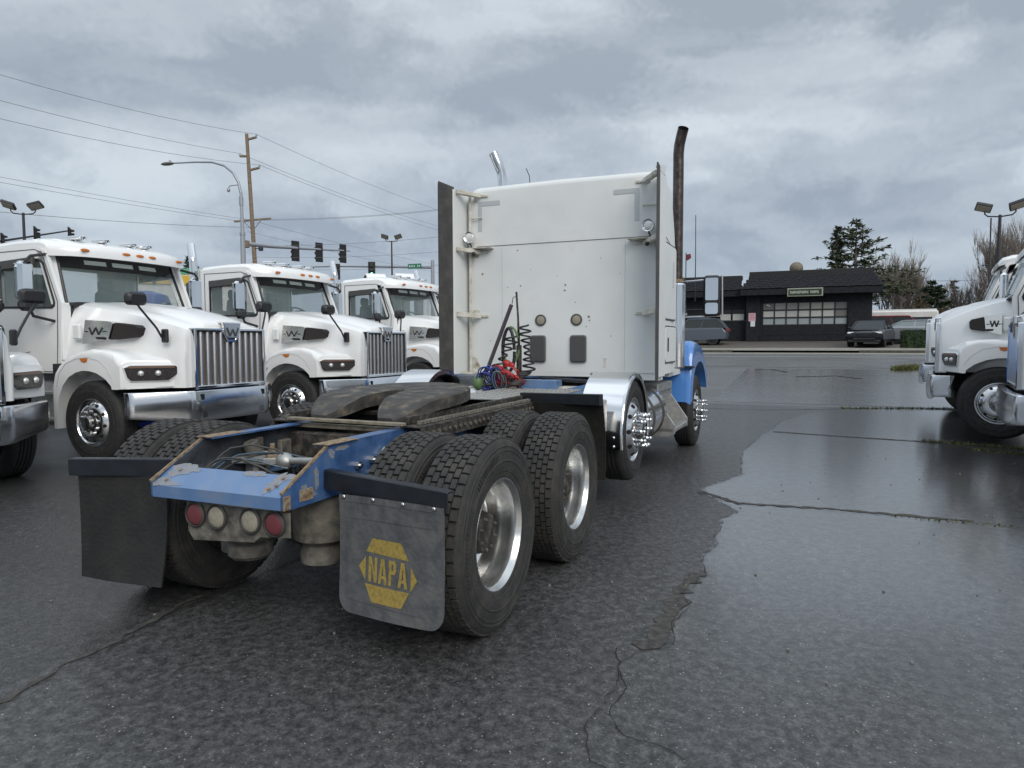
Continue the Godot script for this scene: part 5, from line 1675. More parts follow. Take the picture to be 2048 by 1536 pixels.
func ground() -> void:
	var dry := asphalt_image(101, 0.36, 0.6, 12000, 2048)
	M.asphalt = ground_mat(dry, 6.0, [0.34, 0.38, 0.44, 0.5], 0.16, [0.86, 0.96, 1.05], 111)
	M.wet = ground_mat(dry, 6.0, [0.24, 0.26, 0.29, 0.33], 0.1, [0.93, 0.98, 1.03], 121)
	M.wet.clearcoat_enabled = true; M.wet.clearcoat = 0.85; M.wet.clearcoat_roughness = 0.17
	M.damp = ground_mat(asphalt_image(171, 0.25, 0.6, 12000, 2048), 6.0, [0.3, 0.33, 0.37, 0.42], 0.16, [0.84, 0.95, 1.05], 131)
	var b := MB.new()
	# the ground: one sheet to the horizon, finer near the camera
	var ss := [-300.0, -60.0, -20.0, -6.0]
	for i in 56:
		ss.append(-5.0 + i)
	ss.append_array([54.0, 60.0, 80.0, 140.0, 400.0, 900.0])
	var xs := [-900.0, -300.0, -120.0, -60.0, -30.0, -15.0, -8.0, -4.0, 0.0, 4.0, 8.0, 15.0, 30.0, 60.0, 120.0, 300.0, 900.0]
	for j in ss.size() - 1:
		for i in xs.size() - 1:
			b.quad(V(xs[i], hgt(ss[j]), ss[j]), V(xs[i], hgt(ss[j + 1]), ss[j + 1]), V(xs[i + 1], hgt(ss[j + 1]), ss[j + 1]), V(xs[i + 1], hgt(ss[j]), ss[j]))
	struct("ground", b, M.asphalt, 60)
	# wet lane to the right of the ragged paving seam
	var edge := [[2.5, -4.0], [2.38, -0.83], [2.19, -0.77], [2.06, -0.75], [1.96, -0.56], [1.99, -0.43], [1.89, -0.2], [1.95, -0.02], [2.1, 0.11], [2.05, 0.45], [2.08, 0.75], [2.01, 0.91], [2.1, 1.31], [2.04, 1.53], [2.03, 1.75], [2.09, 2.02], [2.04, 2.27], [2.04, 2.85], [2.14, 3.14], [1.8, 3.75], [1.66, 3.97], [1.85, 4.5], [2.01, 5.03], [1.95, 5.55], [1.87, 6.71], [1.95, 7.6], [1.99, 8.4], [2.14, 9.3], [2.23, 10.42], [2.6, 11.6], [3.23, 12.6]]
	var rr := RandomNumberGenerator.new()
	rr.seed = 3
	var fine := []
	for i in edge.size() - 1:
		var p := Vector2(edge[i][0], edge[i][1])
		var q := Vector2(edge[i + 1][0], edge[i + 1][1])
		var n := maxi(1, int(p.distance_to(q) / 0.07))
		for k in n:
			fine.append(p.lerp(q, k / float(n)) + Vector2(rr.randf_range(-0.022, 0.022), 0))
	fine.append(Vector2(3.23, 12.6))
	struct("wet_lot", lot_sheet(), lot_material(fine), 60)
	b = strip(0.6, 14.0, 13.4, 23.6, 0.004, 4, 10)
	struct("damp_lane", b, M.wet, 60)
	M.damp.metallic_specular = 0.47
	b = strip(-30.0, -0.57, -6.0, 13.0, 0.004, 6, 20)
	struct("left_lane", b, M.damp, 60)
	# seams and cracks
	var pale := bump(nmat(nz(60, 0.05, [0.0, 0.5, 1.0], [lin(0.025, 0.024, 0.022), lin(0.055, 0.051, 0.046), lin(0.1, 0.094, 0.082)], 256), 1.0, 0.8), 63, 0.1, 0.3)
	var crack := mat(lin(0.012, 0.012, 0.011), 0.9)
	struct("paving_seam", ribbon(edge, 0.0055, 0.009, 7), crack)
	for q in [[[[-0.42, -1.75], [-0.42, -1.5], [-0.51, -1.16], [-0.5, -1.01], [-0.55, -0.74], [-0.61, -0.5], [-0.61, -0.24], [-0.6, 0.3], [-0.57, 1.5], [-0.58, 5.0]], 0.009, 11], [[[2.16, 8.94], [3.0, 8.77], [3.73, 8.6], [4.43, 8.56], [4.98, 8.3], [6.0, 8.1]], 0.022, 12], [[[0.3, 12.0], [1.81, 12.01], [3.23, 12.65], [4.1, 13.01], [5.42, 13.3]], 0.035, 13], [[[1.66, 3.8], [2.12, 3.45], [2.44, 3.5], [2.95, 3.52], [3.51, 3.5], [4.09, 3.5], [5.0, 3.4]], 0.009, 14], [[[0.89, 22.9], [1.5, 23.0], [2.0, 22.0]], 0.16, 15], [[[2.3, 20.4], [3.0, 20.6], [3.41, 20.9], [4.11, 20.0]], 0.2, 16], [[[1.85, 0.0], [1.95, -0.4], [1.9, -0.7], [2.0, -0.95], [2.3, -1.2], [2.6, -1.25]], 0.006, 17]]:
		struct("crack", ribbon(q[0], q[1], 0.0105, q[2]), crack)
	b = ribbon([[2.16, 8.9], [3.0, 8.73], [4.43, 8.5], [6.0, 8.05]], 0.14, 0.0075, 21)
	b.add(ribbon([[-0.46, -1.75], [-0.46, -1.5], [-0.55, -1.16], [-0.55, -1.01], [-0.6, -0.74], [-0.66, -0.5], [-0.66, -0.24]], 0.05, 0.0075, 22))
	b.add(ribbon([[1.9, 0.1], [2.02, 0.11], [2.0, 0.45], [2.0, 0.9], [2.05, 1.31]], 0.15, 0.0075, 23))
	b.add(ribbon([[1.7, 3.9], [2.1, 3.5], [2.9, 3.58], [4.0, 3.55]], 0.1, 0.0075, 24))
	struct("worn_paving", b, pale)
	# moss and grass in the joints
	b = MB.new()
	rr.seed = 41
	for line in [[4.3, 8.56, 6.0, 8.05, 420, 0.03], [3.3, 12.75, 5.4, 13.3, 300, 0.03], [5.5, 23.4, 6.4, 24.6, 900, 0.11], [3.4, 3.5, 4.3, 3.48, 60, 0.012], [4.8, 8.0, 5.6, 7.5, 200, 0.02]]:
		for i in line[4]:
			var f := rr.randf()
			f = f * f if line[4] > 800 else f
			var x: float = lerpf(line[0], line[2], f) + rr.randf_range(-0.05, 0.05) * (6.0 if line[4] > 800 else 1.0)
			var s: float = lerpf(line[1], line[3], f) + rr.randf_range(-0.05, 0.05) * (4.0 if line[4] > 800 else 1.0)
			var h: float = line[5] * rr.randf_range(0.5, 2.0)
			var base := V(x, hgt(s) + 0.003, s)
			var d := Vector3(rr.randf_range(-1, 1), 0, rr.randf_range(-1, 1)) * h
			var w: Vector3 = Vector3(rr.randf_range(-1, 1), 0, rr.randf_range(-1, 1)).normalized() * 0.008 * (1.0 + line[5] * 10.0)
			b.tri(base - w, base + w, base + d + Vector3(0, h, 0))
	struct("joint_grass", b, M.moss, 0, "stuff")
	# small stones lying about
	b = MB.new()
	for i in 130:
		var x := rr.randf_range(-3.0, 6.0)
		var s := rr.randf_range(-1.8, 7.0)
		var r := rr.randf_range(0.003, 0.008)
		b.box(V(x, hgt(s) + 0.009, s), Vector3(r * 2, r * 1.2, r * 1.6), 0.0, Basis(Vector3.UP, rr.randf() * 3.0))
	struct("loose_grit", b, M.grit, 0, "stuff")
	# street, gutter, kerbs, pavement, parking strip
	struct("street", strip(-120, 120, 24.2, 32.2, 0.006, 24, 8), M.street, 60)
	struct("street_gutter", strip(-120, 120, 32.2, 33.4, 0.006, 24, 2), M.concrete, 60)
	struct("road_marking", strip(-120, 120, 30.1, 30.3, 0.011, 24, 1), M.road_paint, 60)
	b = strip(-120, 120, 33.52, 36.4, 0.11, 24, 3)
	struct("pavement", b, M.concrete, 60)
	for q in [[-120.0, -0.9], [4.8, 120.0]]:
		b = MB.new()
		b.bar(V(q[0], hgt(33.46) + 0.06, 33.46), V(q[1], hgt(33.46) + 0.06, 33.46), 0.14, 0.13, 0.02)
		struct("kerb", b, M.kerb)
	b = strip(-0.9, 4.8, 33.3, 36.6, 0.113, 6, 4)
	struct("driveway", b, M.concrete, 60)
	struct("parking_strip", strip(-40, 40, 36.4, 50.0, 0.03, 10, 20), M.gravel, 60)
	b = MB.new()
	for i in 2600:
		var x := rr.randf_range(-7.0, -0.2)
		var s := rr.randf_range(36.3, 37.6)
		var h := rr.randf_range(0.04, 0.11)
		var base := V(x, hgt(s) + 0.03, s)
		var w := Vector3(rr.randf_range(-1, 1), 0, rr.randf_range(-1, 1)).normalized() * 0.03
		b.tri(base - w, base + w, base + Vector3(rr.randf_range(-0.04, 0.04), h, rr.randf_range(-0.04, 0.04)))
	struct("grass_verge", b, M.moss, 0, "stuff")

# ------------------------------------------------------------------ buildings
func shop() -> void:
	var t := thing("shop_building", "low black building with tiled mansard roof and a glazed garage door across the street", "building", V(2.5, 1.5, 46))
	var o := V(2.5, 1.5, 46)
	var P := func(x: float, y: float, s: float) -> Vector3: return V(x, y, s) - o
	var b := MB.new()
	# main block, left wing
	for q in [[-0.42, -0.3, 1.4, 4.8, 46.0, 46.3], [4.84, 6.2, 1.4, 4.8, 46.0, 46.3], [-0.3, 4.84, 4.08, 4.8, 46.0, 46.3], [5.9, 6.2, 1.4, 5.2, 46.3, 58.0], [-1.3, -0.42, 1.4, 4.8, 45.88, 46.3], [-1.3, 6.2, 1.4, 6.0, 57.7, 58.0]]:
		b.box(P.call((q[0] + q[1]) / 2, (q[2] + q[3]) / 2, (q[4] + q[5]) / 2), Vector3(q[1] - q[0], q[3] - q[2], q[5] - q[4]), 0.006)
	part(t, "wall", b, M.charcoal, 0)
	b = MB.new()
	for q in [[-14.0, -3.1, 1.4, 2.9, 46.4, 46.6], [-3.1, -1.3, 1.4, 2.95, 46.4, 46.6], [-14.0, -1.3, 3.7, 4.8, 46.4, 46.6], [-5.3, -3.6, 2.9, 3.7, 46.38, 46.6], [-14.0, -1.3, 1.4, 5.0, 57.7, 58.0], [-14.2, -14.0, 1.4, 4.8, 46.4, 58.0]]:
		b.box(P.call((q[0] + q[1]) / 2, (q[2] + q[3]) / 2, (q[4] + q[5]) / 2), Vector3(q[1] - q[0], q[3] - q[2], q[5] - q[4]), 0.006)
	part(t, "wing_wall", b, M.charcoal, 0)
	part(t, "wing_pier", MB.new().box(P.call(-4.1, 2.3, 46.3), Vector3(0.7, 1.9, 0.16), 0.01), M.pier_grey, 0)
	part(t, "interior_wall", MB.new().box(P.call(-4.0, 3.2, 49.5), Vector3(19.5, 3.6, 0.1)), M.interior, 0)
	# windows of the wing
	for q in [[-3.05, -2.3], [-2.25, -1.45]]:
		var w: MeshInstance3D = part(t, "window", MB.new().box(P.call((q[0] + q[1]) / 2, 3.3, 46.5), Vector3(q[1] - q[0], 0.78, 0.06), 0.0), M.black, 0)
		part(w, "pane", MB.new().box(P.call((q[0] + q[1]) / 2, 3.14, 46.46), Vector3(q[1] - q[0] - 0.08, 0.44, 0.02)), M.pane_pale, 0)
	for q in [[-6.5, -5.45], [-8.0, -6.6]]:
		var w: MeshInstance3D = part(t, "window", MB.new().box(P.call((q[0] + q[1]) / 2, 3.3, 46.5), Vector3(q[1] - q[0], 0.78, 0.06), 0.0), M.black, 0)
		part(w, "pane", MB.new().box(P.call((q[0] + q[1]) / 2, 3.3, 46.46), Vector3(q[1] - q[0] - 0.08, 0.66, 0.02)), M.dark_glass, 0)
	part(t, "window_sill", MB.new().box(P.call(-4.6, 3.73, 46.36), Vector3(3.0, 0.05, 0.06), 0.01).box(P.call(-2.2, 2.9, 46.36), Vector3(1.8, 0.05, 0.06), 0.01), M.pier_grey, 0)
	# garage door: stiles, rails, twenty-one panes, solid foot
	var gd := part(t, "garage_door", MB.new().box(P.call(2.27, 1.98, 46.16), Vector3(5.14, 1.16, 0.05), 0.0).box(P.call(2.27, 1.95, 46.128), Vector3(5.1, 0.03, 0.02)).box(P.call(2.27, 3.33, 46.24), Vector3(5.14, 1.5, 0.02)), M.charcoal, 0)
	for i in 8:
		part(gd, "stile", MB.new().box(P.call(-0.27 + i * 0.7257, 3.33, 46.17), Vector3(0.075, 1.52, 0.06), 0.008), M.black, 0)
	for y in [2.58, 3.07, 3.56, 4.06]:
		part(gd, "rail", MB.new().box(P.call(2.27, y, 46.165), Vector3(5.14, 0.085, 0.055), 0.008), M.black, 0)
	for j in 3:
		for i in 7:
			var m: Material = [M.pane_blue, M.pane_pale, M.pane_warm][j]  # row tints carry reflected sky and lit interior as plain colour
			if j > 0 and (i == 0 and j == 2 or i == 6):
				m = M.pane_dim
			part(gd, "pane", MB.new().box(P.call(0.093 + i * 0.7257, 2.825 + j * 0.49, 46.2), Vector3(0.66, 0.41, 0.012)), m, 0)
	# mansard: overlapping courses, fascia, soffit and cap
	for q in [[-1.62, 6.72, 4.92, 5.78, 6.13, 45.2, 46.2], [-14.6, -1.63, 4.9, 5.66, 5.94, 45.6, 46.4]]:
		part(t, "fascia", MB.new().box(P.call((q[0] + q[1]) / 2, q[2] - 0.21, q[5] + 0.06), Vector3(q[1] - q[0], 0.38, 0.08), 0.01), M.charcoal, 0)
		part(t, "soffit", MB.new().box(P.call((q[0] + q[1]) / 2, q[2] - 0.36, q[5] + 0.6), Vector3(q[1] - q[0] - 0.1, 0.04, 1.0)), M.charcoal, 0)
		var n := 7
		for c in n:
			b = MB.new()
			var f0 := c / float(n)
			var f1 := (c + 1.35) / n
			var y0 := lerpf(q[2], q[3], f0)
			var y1 := lerpf(q[2], q[3], minf(f1, 1.05))
			var s0 := lerpf(q[5], q[6], f0)
			var s1 := lerpf(q[5], q[6], minf(f1, 1.05))
			var w: float = q[1] - q[0]
			var num := int(w / 0.3)
			var inl := 0.0 if q[0] < -10 else 0.5 * f0
			for i in num:
				var x0: float = lerpf(q[0] + inl, q[1] - inl, (i + (0.5 if c % 2 else 0.0) * 0.98) / num)
				var x1: float = minf(x0 + (w - 2 * inl) / num - 0.015, q[1] - inl)
				var jig := 0.006 * ((i * 7 + c * 3) % 5)
				b.bar(P.call((x0 + x1) / 2, y0 + 0.02 + jig, s0 - 0.03), P.call((x0 + x1) / 2, y1 + 0.02, s1 - 0.005), x1 - x0, 0.03)
			part(t, "shingle_course", b, M.shingle, 0)
		var io := 0.5 if q[0] > -10 else 0.0
		var ra := PackedVector3Array([P.call(q[0] + 0.02, q[2] - 0.02, q[5] + 0.02), P.call(q[1] - 0.02, q[2] - 0.02, q[5] + 0.02), P.call(q[1] - 0.02, q[2] - 0.06, q[5] + 0.06), P.call(q[0] + 0.02, q[2] - 0.06, q[5] + 0.06)])
		var rb := PackedVector3Array([P.call(q[0] + io, q[3], q[6] - 0.02), P.call(q[1] - io, q[3], q[6] - 0.02), P.call(q[1] - io, q[3] - 0.04, q[6] + 0.02), P.call(q[0] + io, q[3] - 0.04, q[6] + 0.02)])
		part(t, "roof_board", MB.new().loft([ra, rb]), M.charcoal, 0)
		part(t, "roof_cap", MB.new().box(P.call((q[0] + q[1]) / 2 + (-0.02 if q[0] > -10 else 0.0), (q[3] + q[4]) / 2, q[6] + 0.3), Vector3(q[1] - q[0] - (0.95 if q[0] > -10 else 0.0), q[4] - q[3], 0.6), 0.02), M.cap, 0)
		part(t, "flat_roof", MB.new().box(P.call((q[0] + q[1]) / 2, q[3], 52.2), Vector3(q[1] - q[0] - 1.0, 0.1, 11.2)), M.charcoal, 0)
	# sign on the fascia: pale frame, rows of small pale letters too far off to read
	var sg := part(t, "shop_sign", MB.new().box(P.call(2.3, 4.63, 45.12), Vector3(2.1, 0.52, 0.08), 0.01), M.sign_frame, 0)
	part(sg, "sign_face", MB.new().box(P.call(2.3, 4.63, 45.07), Vector3(1.94, 0.38, 0.03), 0.0), M.sign_dark, 0)
	b = MB.new()
	var r := RandomNumberGenerator.new()
	r.seed = 6
	for i in 17:
		if i == 11:
			continue
		var x := 1.45 + i * 0.1
		b.box(P.call(x - 0.026, 4.63, 45.05), Vector3(0.022, 0.17, 0.012))
		b.box(P.call(x + 0.026, 4.63, 45.05), Vector3(0.022, 0.17 if i % 3 else 0.1, 0.012))
		b.box(P.call(x, 4.63 + [0.07, -0.07, 0.0][i % 3], 45.05), Vector3(0.05, 0.024, 0.011))
	part(sg, "letter", b, M.sign_letter, 0)
	part(t, "pink_notice", MB.new().box(P.call(-0.92, 3.12, 45.87), Vector3(0.44, 0.54, 0.02)), M.pink, 0)
	part(t, "white_notice", MB.new().box(P.call(-0.87, 2.68, 45.872), Vector3(0.28, 0.36, 0.02)), M.paper_white, 0)
	b = MB.new()
	for i in 4:
		b.box(P.call(-0.92, 3.3 - i * 0.1, 45.855), Vector3(0.34, 0.03, 0.006))
	part(t, "notice_print", b, M.pink_dark, 0)
	part(t, "wall_lamp", MB.new().ball(P.call(0.02, 3.88, 46.13), Vector3(0.08, 0.06, 0.05), 10, 6).ball(P.call(0.13, 3.82, 46.13), Vector3(0.06, 0.05, 0.05), 10, 6), M.paper_white, 60)
	var vt := part(t, "roof_vent", MB.new().cyl(P.call(1.72, 5.9, 47.2), P.call(1.72, 6.25, 47.2), 0.2, 14), M.vent_tan)
	part(vt, "turbine", MB.new().ball(P.call(1.72, 6.35, 47.2), Vector3(0.43, 0.42, 0.43), 18, 10), M.vent_tan, 30)

# ------------------------------------------------------------------ parked cars: a = ahead of the middle, b = to the right
func car(called: String, label: String, category: String, body: Material, prof: Array, w: float, cabin: Array, axle: Array, wr: float, at: Vector3, turn: float) -> Node3D:
	var t := thing(called, label, category, at, turn)
	var b := MB.new()
	var rings := []
	for q in [[-0.5, 0.09], [-0.49, 0.03], [-0.46, 0.0], [-0.25, -0.015], [0.0, -0.02], [0.25, -0.015], [0.46, 0.0], [0.49, 0.03], [0.5, 0.09]]:
		var ring := PackedVector3Array()
		for p in prof:
			var in_: float = q[1] if p[1] > 0.45 else q[1] * 0.4
			ring.append(V(q[0] * w, p[1] - maxf(in_, -0.02) * (1.0 if p[1] > 0.6 else 0.0), p[0] - signf(p[0]) * (absf(q[0]) * absf(q[0]) * 0.5) * (1.0 if absf(p[0]) > 1.5 else 0.0)))
		rings.append(ring)
	b.loft(rings, true, false)
	for e in [0, rings.size() - 1]:
		var A: PackedVector3Array = rings[e]
		var fl := PackedVector2Array()
		for v in A:
			fl.append(Vector2(-v.z, v.y))
		var idx := Geometry2D.triangulate_polygon(fl)
		for i in range(0, idx.size(), 3):
			b.tri(A[idx[i]], A[idx[i + 1]], A[idx[i + 2]])
	part(t, "body", b, body, 40)
	# cabin: glass all round with a roof and pillars of the body's colour
	var low := [[cabin[0], cabin[4]], [cabin[1], cabin[4]]]
	var rw := w * 0.5 - 0.08
	var tw := w * 0.5 - 0.24
	var base := PackedVector3Array([V(-rw, cabin[4], cabin[0]), V(rw, cabin[4], cabin[0]), V(rw, cabin[4], cabin[1]), V(-rw, cabin[4], cabin[1])])
	var top := PackedVector3Array([V(-tw, cabin[5], cabin[2]), V(tw, cabin[5], cabin[2]), V(tw, cabin[5], cabin[3]), V(-tw, cabin[5], cabin[3])])
	part(t, "windows", MB.new().loft([base, top]), M.dark_glass if cabin[6] else M.screen_pale, 0)
	var rf := PackedVector3Array()
	var rg := PackedVector3Array()
	for v in top:
		rf.append(v - Vector3(0, 0.015, 0))
		rg.append(Vector3(v.x * 0.86, v.y + 0.045, v.z * 0.9 if absf(v.z) > 0.0 else v.z))
	part(t, "roof", MB.new().loft([rf, rg]), body, 50)
	var mid: float = (cabin[0] + cabin[1]) * 0.5
	var midt: float = (cabin[2] + cabin[3]) * 0.5
	for sd in [-1.0, 1.0]:
		b = MB.new()
		for i in ([0, 3] if sd < 0 else [1, 2]):
			b.bar(base[i], top[i], 0.07, 0.07)
		b.bar(V(sd * (rw + 0.005), cabin[4], mid), V(sd * (tw + 0.005), cabin[5], midt), 0.06, 0.03)
		b.bar(V(sd * tw, cabin[5], cabin[2]), V(sd * tw, cabin[5], cabin[3]), 0.07, 0.05)
		part(t, "pillar", b, body, 0)
	for sd in [-1.0, 1.0]:
		for a in axle:
			var wn := node(t, "wheel", V(sd * (w * 0.5 - 0.11), wr, a))
			part(wn, "tyre", MB.new().lathe([Vector2(wr * 0.62, 0.08), Vector2(wr * 0.68, 0.105), Vector2(wr * 0.9, 0.11), Vector2(wr, 0.08), Vector2(wr, -0.1), Vector2(wr * 0.6, -0.1)], AX if sd > 0 else Transform3D(AX.basis.scaled(Vector3(-1, 1, 1)), Vector3.ZERO), 28), M.tyre, 40)
			b = MB.new().cyl(Vector3(sd * 0.01, 0, 0), Vector3(sd * 0.06, 0, 0), wr * 0.2, 12)
			for k in 5:
				var an := TAU * k / 5.0
				b.bar(Vector3(sd * 0.075, sin(an) * wr * 0.12, cos(an) * wr * 0.12), Vector3(sd * 0.085, sin(an) * wr * 0.64, cos(an) * wr * 0.64), 0.075, 0.03, 0.0, Vector3(1, 0, 0))
			b.lathe([Vector2(wr * 0.6, 0.05), Vector2(wr * 0.67, 0.1), Vector2(wr * 0.64, 0.1), Vector2(wr * 0.58, 0.05)], AX if sd > 0 else Transform3D(AX.basis.scaled(Vector3(-1, 1, 1)), Vector3.ZERO), 24)
			part(wn, "rim", b, M.alu_bright, 30)
			part(wn, "brake_disc", MB.new().cyl(Vector3(sd * -0.02, 0, 0), Vector3(sd * 0.03, 0, 0), wr * 0.63, 20), M.dark, 30)
			# dark wheel arch behind
			part(wn, "wheel_arch", MB.new().cyl(Vector3(-sd * 0.16, 0.02, 0), Vector3(sd * 0.106, 0.02, 0), wr * 1.12, 28), M.dark, 30)
		var f: float = prof[0][0]
		part(t, "headlight", MB.new().box(V(sd * (w * 0.5 - 0.25), 0.74, axle[0] + 0.72), Vector3(0.36, 0.13, 0.2), 0.04), M.lamp_glass, 20)
		part(t, "tail_light", MB.new().box(V(sd * (w * 0.5 - 0.14), 0.92, axle[1] - 0.86), Vector3(0.16, 0.22, 0.2), 0.04), M.red_lens, 20)
		part(t, "door_mirror", MB.new().box(V(sd * (w * 0.5 + 0.06), cabin[4] + 0.06, cabin[0] - 0.35), Vector3(0.18, 0.13, 0.1), 0.03), body, 20)
	part(t, "grille", MB.new().box(V(0, 0.66, axle[0] + 0.86), Vector3(0.82, 0.2, 0.1), 0.03).box(V(0, 0.4, axle[0] + 0.9), Vector3(1.1, 0.12, 0.1), 0.02), M.black_gloss, 0)
	part(t, "bumper", MB.new().box(V(0, 0.3, axle[0] + 0.84), Vector3(w * 0.86, 0.14, 0.16), 0.03), M.black, 0)
	return t

func cars() -> void:
	var pb := mat(lin(0.008, 0.009, 0.011), 0.12)
	var sedan := [[2.3, 0.35], [2.36, 0.55], [2.3, 0.76], [1.9, 0.9], [1.0, 1.0], [0.0, 1.0], [-1.4, 1.02], [-2.0, 1.0], [-2.3, 0.9], [-2.36, 0.55], [-2.28, 0.32], [0.0, 0.22]]
	var suv := [[2.15, 0.4], [2.24, 0.6], [2.18, 0.85], [1.9, 1.0], [0.95, 1.08], [0.0, 1.06], [-1.3, 1.08], [-2.0, 1.06], [-2.2, 0.85], [-2.26, 0.55], [-2.18, 0.38], [0.0, 0.27]]
	var y := hgt(40.0) + 0.115
	car("parked_car", "black car parked nose out at the right corner of the black building", "car", pb, sedan, 1.86, [1.1, -1.95, 0.35, -1.05, 0.98, 1.43, true], [1.42, -1.42], 0.33, V(5.85, hgt(41.4) + 0.03, 41.4), PI - 0.22)
	car("parked_suv", "grey hatchback SUV parked before the wing of the black building, half behind the blue hood", "car", mat(lin(0.13, 0.15, 0.18), 0.25, 0.4), suv, 1.82, [1.0, -2.12, 0.2, -1.65, 1.05, 1.62, true], [1.35, -1.3], 0.34, V(-4.35, hgt(43.0) + 0.03, 43.2), PI / 2 + 0.03)
	car("red_suv", "red boxy SUV with dark windows parked before a white van", "car", mat(lin(0.3, 0.03, 0.03), 0.25), suv, 1.9, [1.1, -2.2, 0.4, -2.05, 1.05, 1.75, true], [1.35, -1.3], 0.37, V(8.6, hgt(53.0), 53.5), -PI / 2)
	car("silver_car", "silver car parked beside the black car, partly behind the hedge", "car", mat(lin(0.45, 0.47, 0.5), 0.25, 0.5), sedan, 1.84, [1.0, -1.9, 0.3, -1.1, 0.96, 1.34, false], [1.42, -1.42], 0.33, V(8.9, hgt(43.6) + 0.03, 43.6), PI + 1.15)
	car("white_car", "pale car parked right of the silver one, mostly behind the right truck row", "car", mat(lin(0.6, 0.62, 0.65), 0.25), sedan, 1.84, [1.1, -1.95, 0.35, -1.05, 0.98, 1.43, true], [1.42, -1.42], 0.33, V(12.2, hgt(45.4) + 0.03, 45.6), PI - 1.1)
	var t := thing("white_van", "long white high-roofed van standing behind the red SUV", "van", V(8.9, hgt(55.0), 56.6), 0.0)
	var b := MB.new().box(V(0, 1.3, 0), Vector3(4.6, 1.9, 1.9), 0.12)
	part(t, "body", b, M.white_low, 25)
	part(t, "windows", MB.new().box(V(0.2, 1.5, -0.95), Vector3(3.4, 0.5, 0.02)), M.dark_glass, 0)
	part(t, "roof_rail", MB.new().box(V(0, 2.3, -0.7), Vector3(4.4, 0.08, 0.06)), M.white_low, 0)
	for x in [-1.5, 1.5]:
		part(t, "wheel", MB.new().cyl(V(x, 0.34, -0.97), V(x, 0.34, -0.7), 0.34, 20, 0.03), M.tyre, 40)
	# things glimpsed between the left-hand trucks
	t = thing("blue_tank", "blue rounded plastic tank behind the second white truck", "tank", V(-8.35, 0.05, 5.75), 0.0)
	part(t, "shell", MB.new().lathe([Vector2(0, 0), Vector2(0.4, 0), Vector2(0.44, 0.1), Vector2(0.44, 2.15), Vector2(0.36, 2.35), Vector2(0.12, 2.42), Vector2(0, 2.42)], Transform3D.IDENTITY, 24), mat(lin(0.03, 0.06, 0.35), 0.4), 35)
	part(t, "frame", MB.new().box(Vector3(0.46, 1.1, 0.0), Vector3(0.04, 2.2, 0.06), 0.0), M.white_low, 0)
	t = thing("storefront", "far shopfront with a green band over a yellow one, between the first two white trucks", "building", V(-61.5, 1.5, 56.0), deg_to_rad(48))
	part(t, "wall", MB.new().box(Vector3(0, 3.7, 0), Vector3(14, 7.4, 8)), M.white_low, 0)
	part(t, "green_band", MB.new().box(Vector3(0, 7.7, 4.0), Vector3(14.2, 0.55, 0.3)), mat(lin(0.08, 0.4, 0.2), 0.5), 0)
	part(t, "yellow_band", MB.new().box(Vector3(0, 6.75, 4.1), Vector3(14.0, 0.95, 0.2)), mat(lin(0.6, 0.4, 0.03), 0.5), 0)
	b = MB.new()
	for i in 7:
		b.box(Vector3(-6.0 + i * 2.0, 6.75, 4.25), Vector3(0.3, 0.95, 0.1))
	part(t, "divider", b, M.black, 0)
	for q in [[-9.95, 15.36, "left of two white-rimmed steel drums rising behind the third white truck"], [-9.1, 15.7, "right of two white-rimmed steel drums rising behind the third white truck, beside the lamp post"]]:
		t = thing("steel_drum", q[2], "drum", V(q[0], hgt(q[1]), q[1]), deg_to_rad(-42), "white-rimmed drums behind the third truck")
		var hy: float = 3.38 - hgt(q[1])
		part(t, "rim", MB.new().lathe([Vector2(0.25, 0.0), Vector2(0.29, 0.0), Vector2(0.31, 0.02), Vector2(0.31, 0.6), Vector2(0.0, 0.62)], Transform3D(Basis(Vector3.RIGHT, -PI / 2), Vector3(0, hy, 0.3)), 32), M.white, 35)
		part(t, "bowl", MB.new().lathe([Vector2(0.27, 0.01), Vector2(0.25, 0.1), Vector2(0.15, 0.16), Vector2(0, 0.18)], Transform3D(Basis(Vector3.RIGHT, -PI / 2), Vector3(0, hy, 0.298)), 32), M.rust_dark, 35)
		part(t, "stand", MB.new().box(Vector3(0, hy * 0.5 - 0.15, 0), Vector3(0.3, hy - 0.3, 0.3)), M.vent, 0)

# ------------------------------------------------------------------ poles, signals, wires
func sag(a: Vector3, b: Vector3, drop: float, n := 20) -> Array:
	var o := []
	for i in n + 1:
		var f := i / float(n)
		o.append(a.lerp(b, f) - Vector3(0, drop * 4.0 * f * (1.0 - f), 0))
	return o

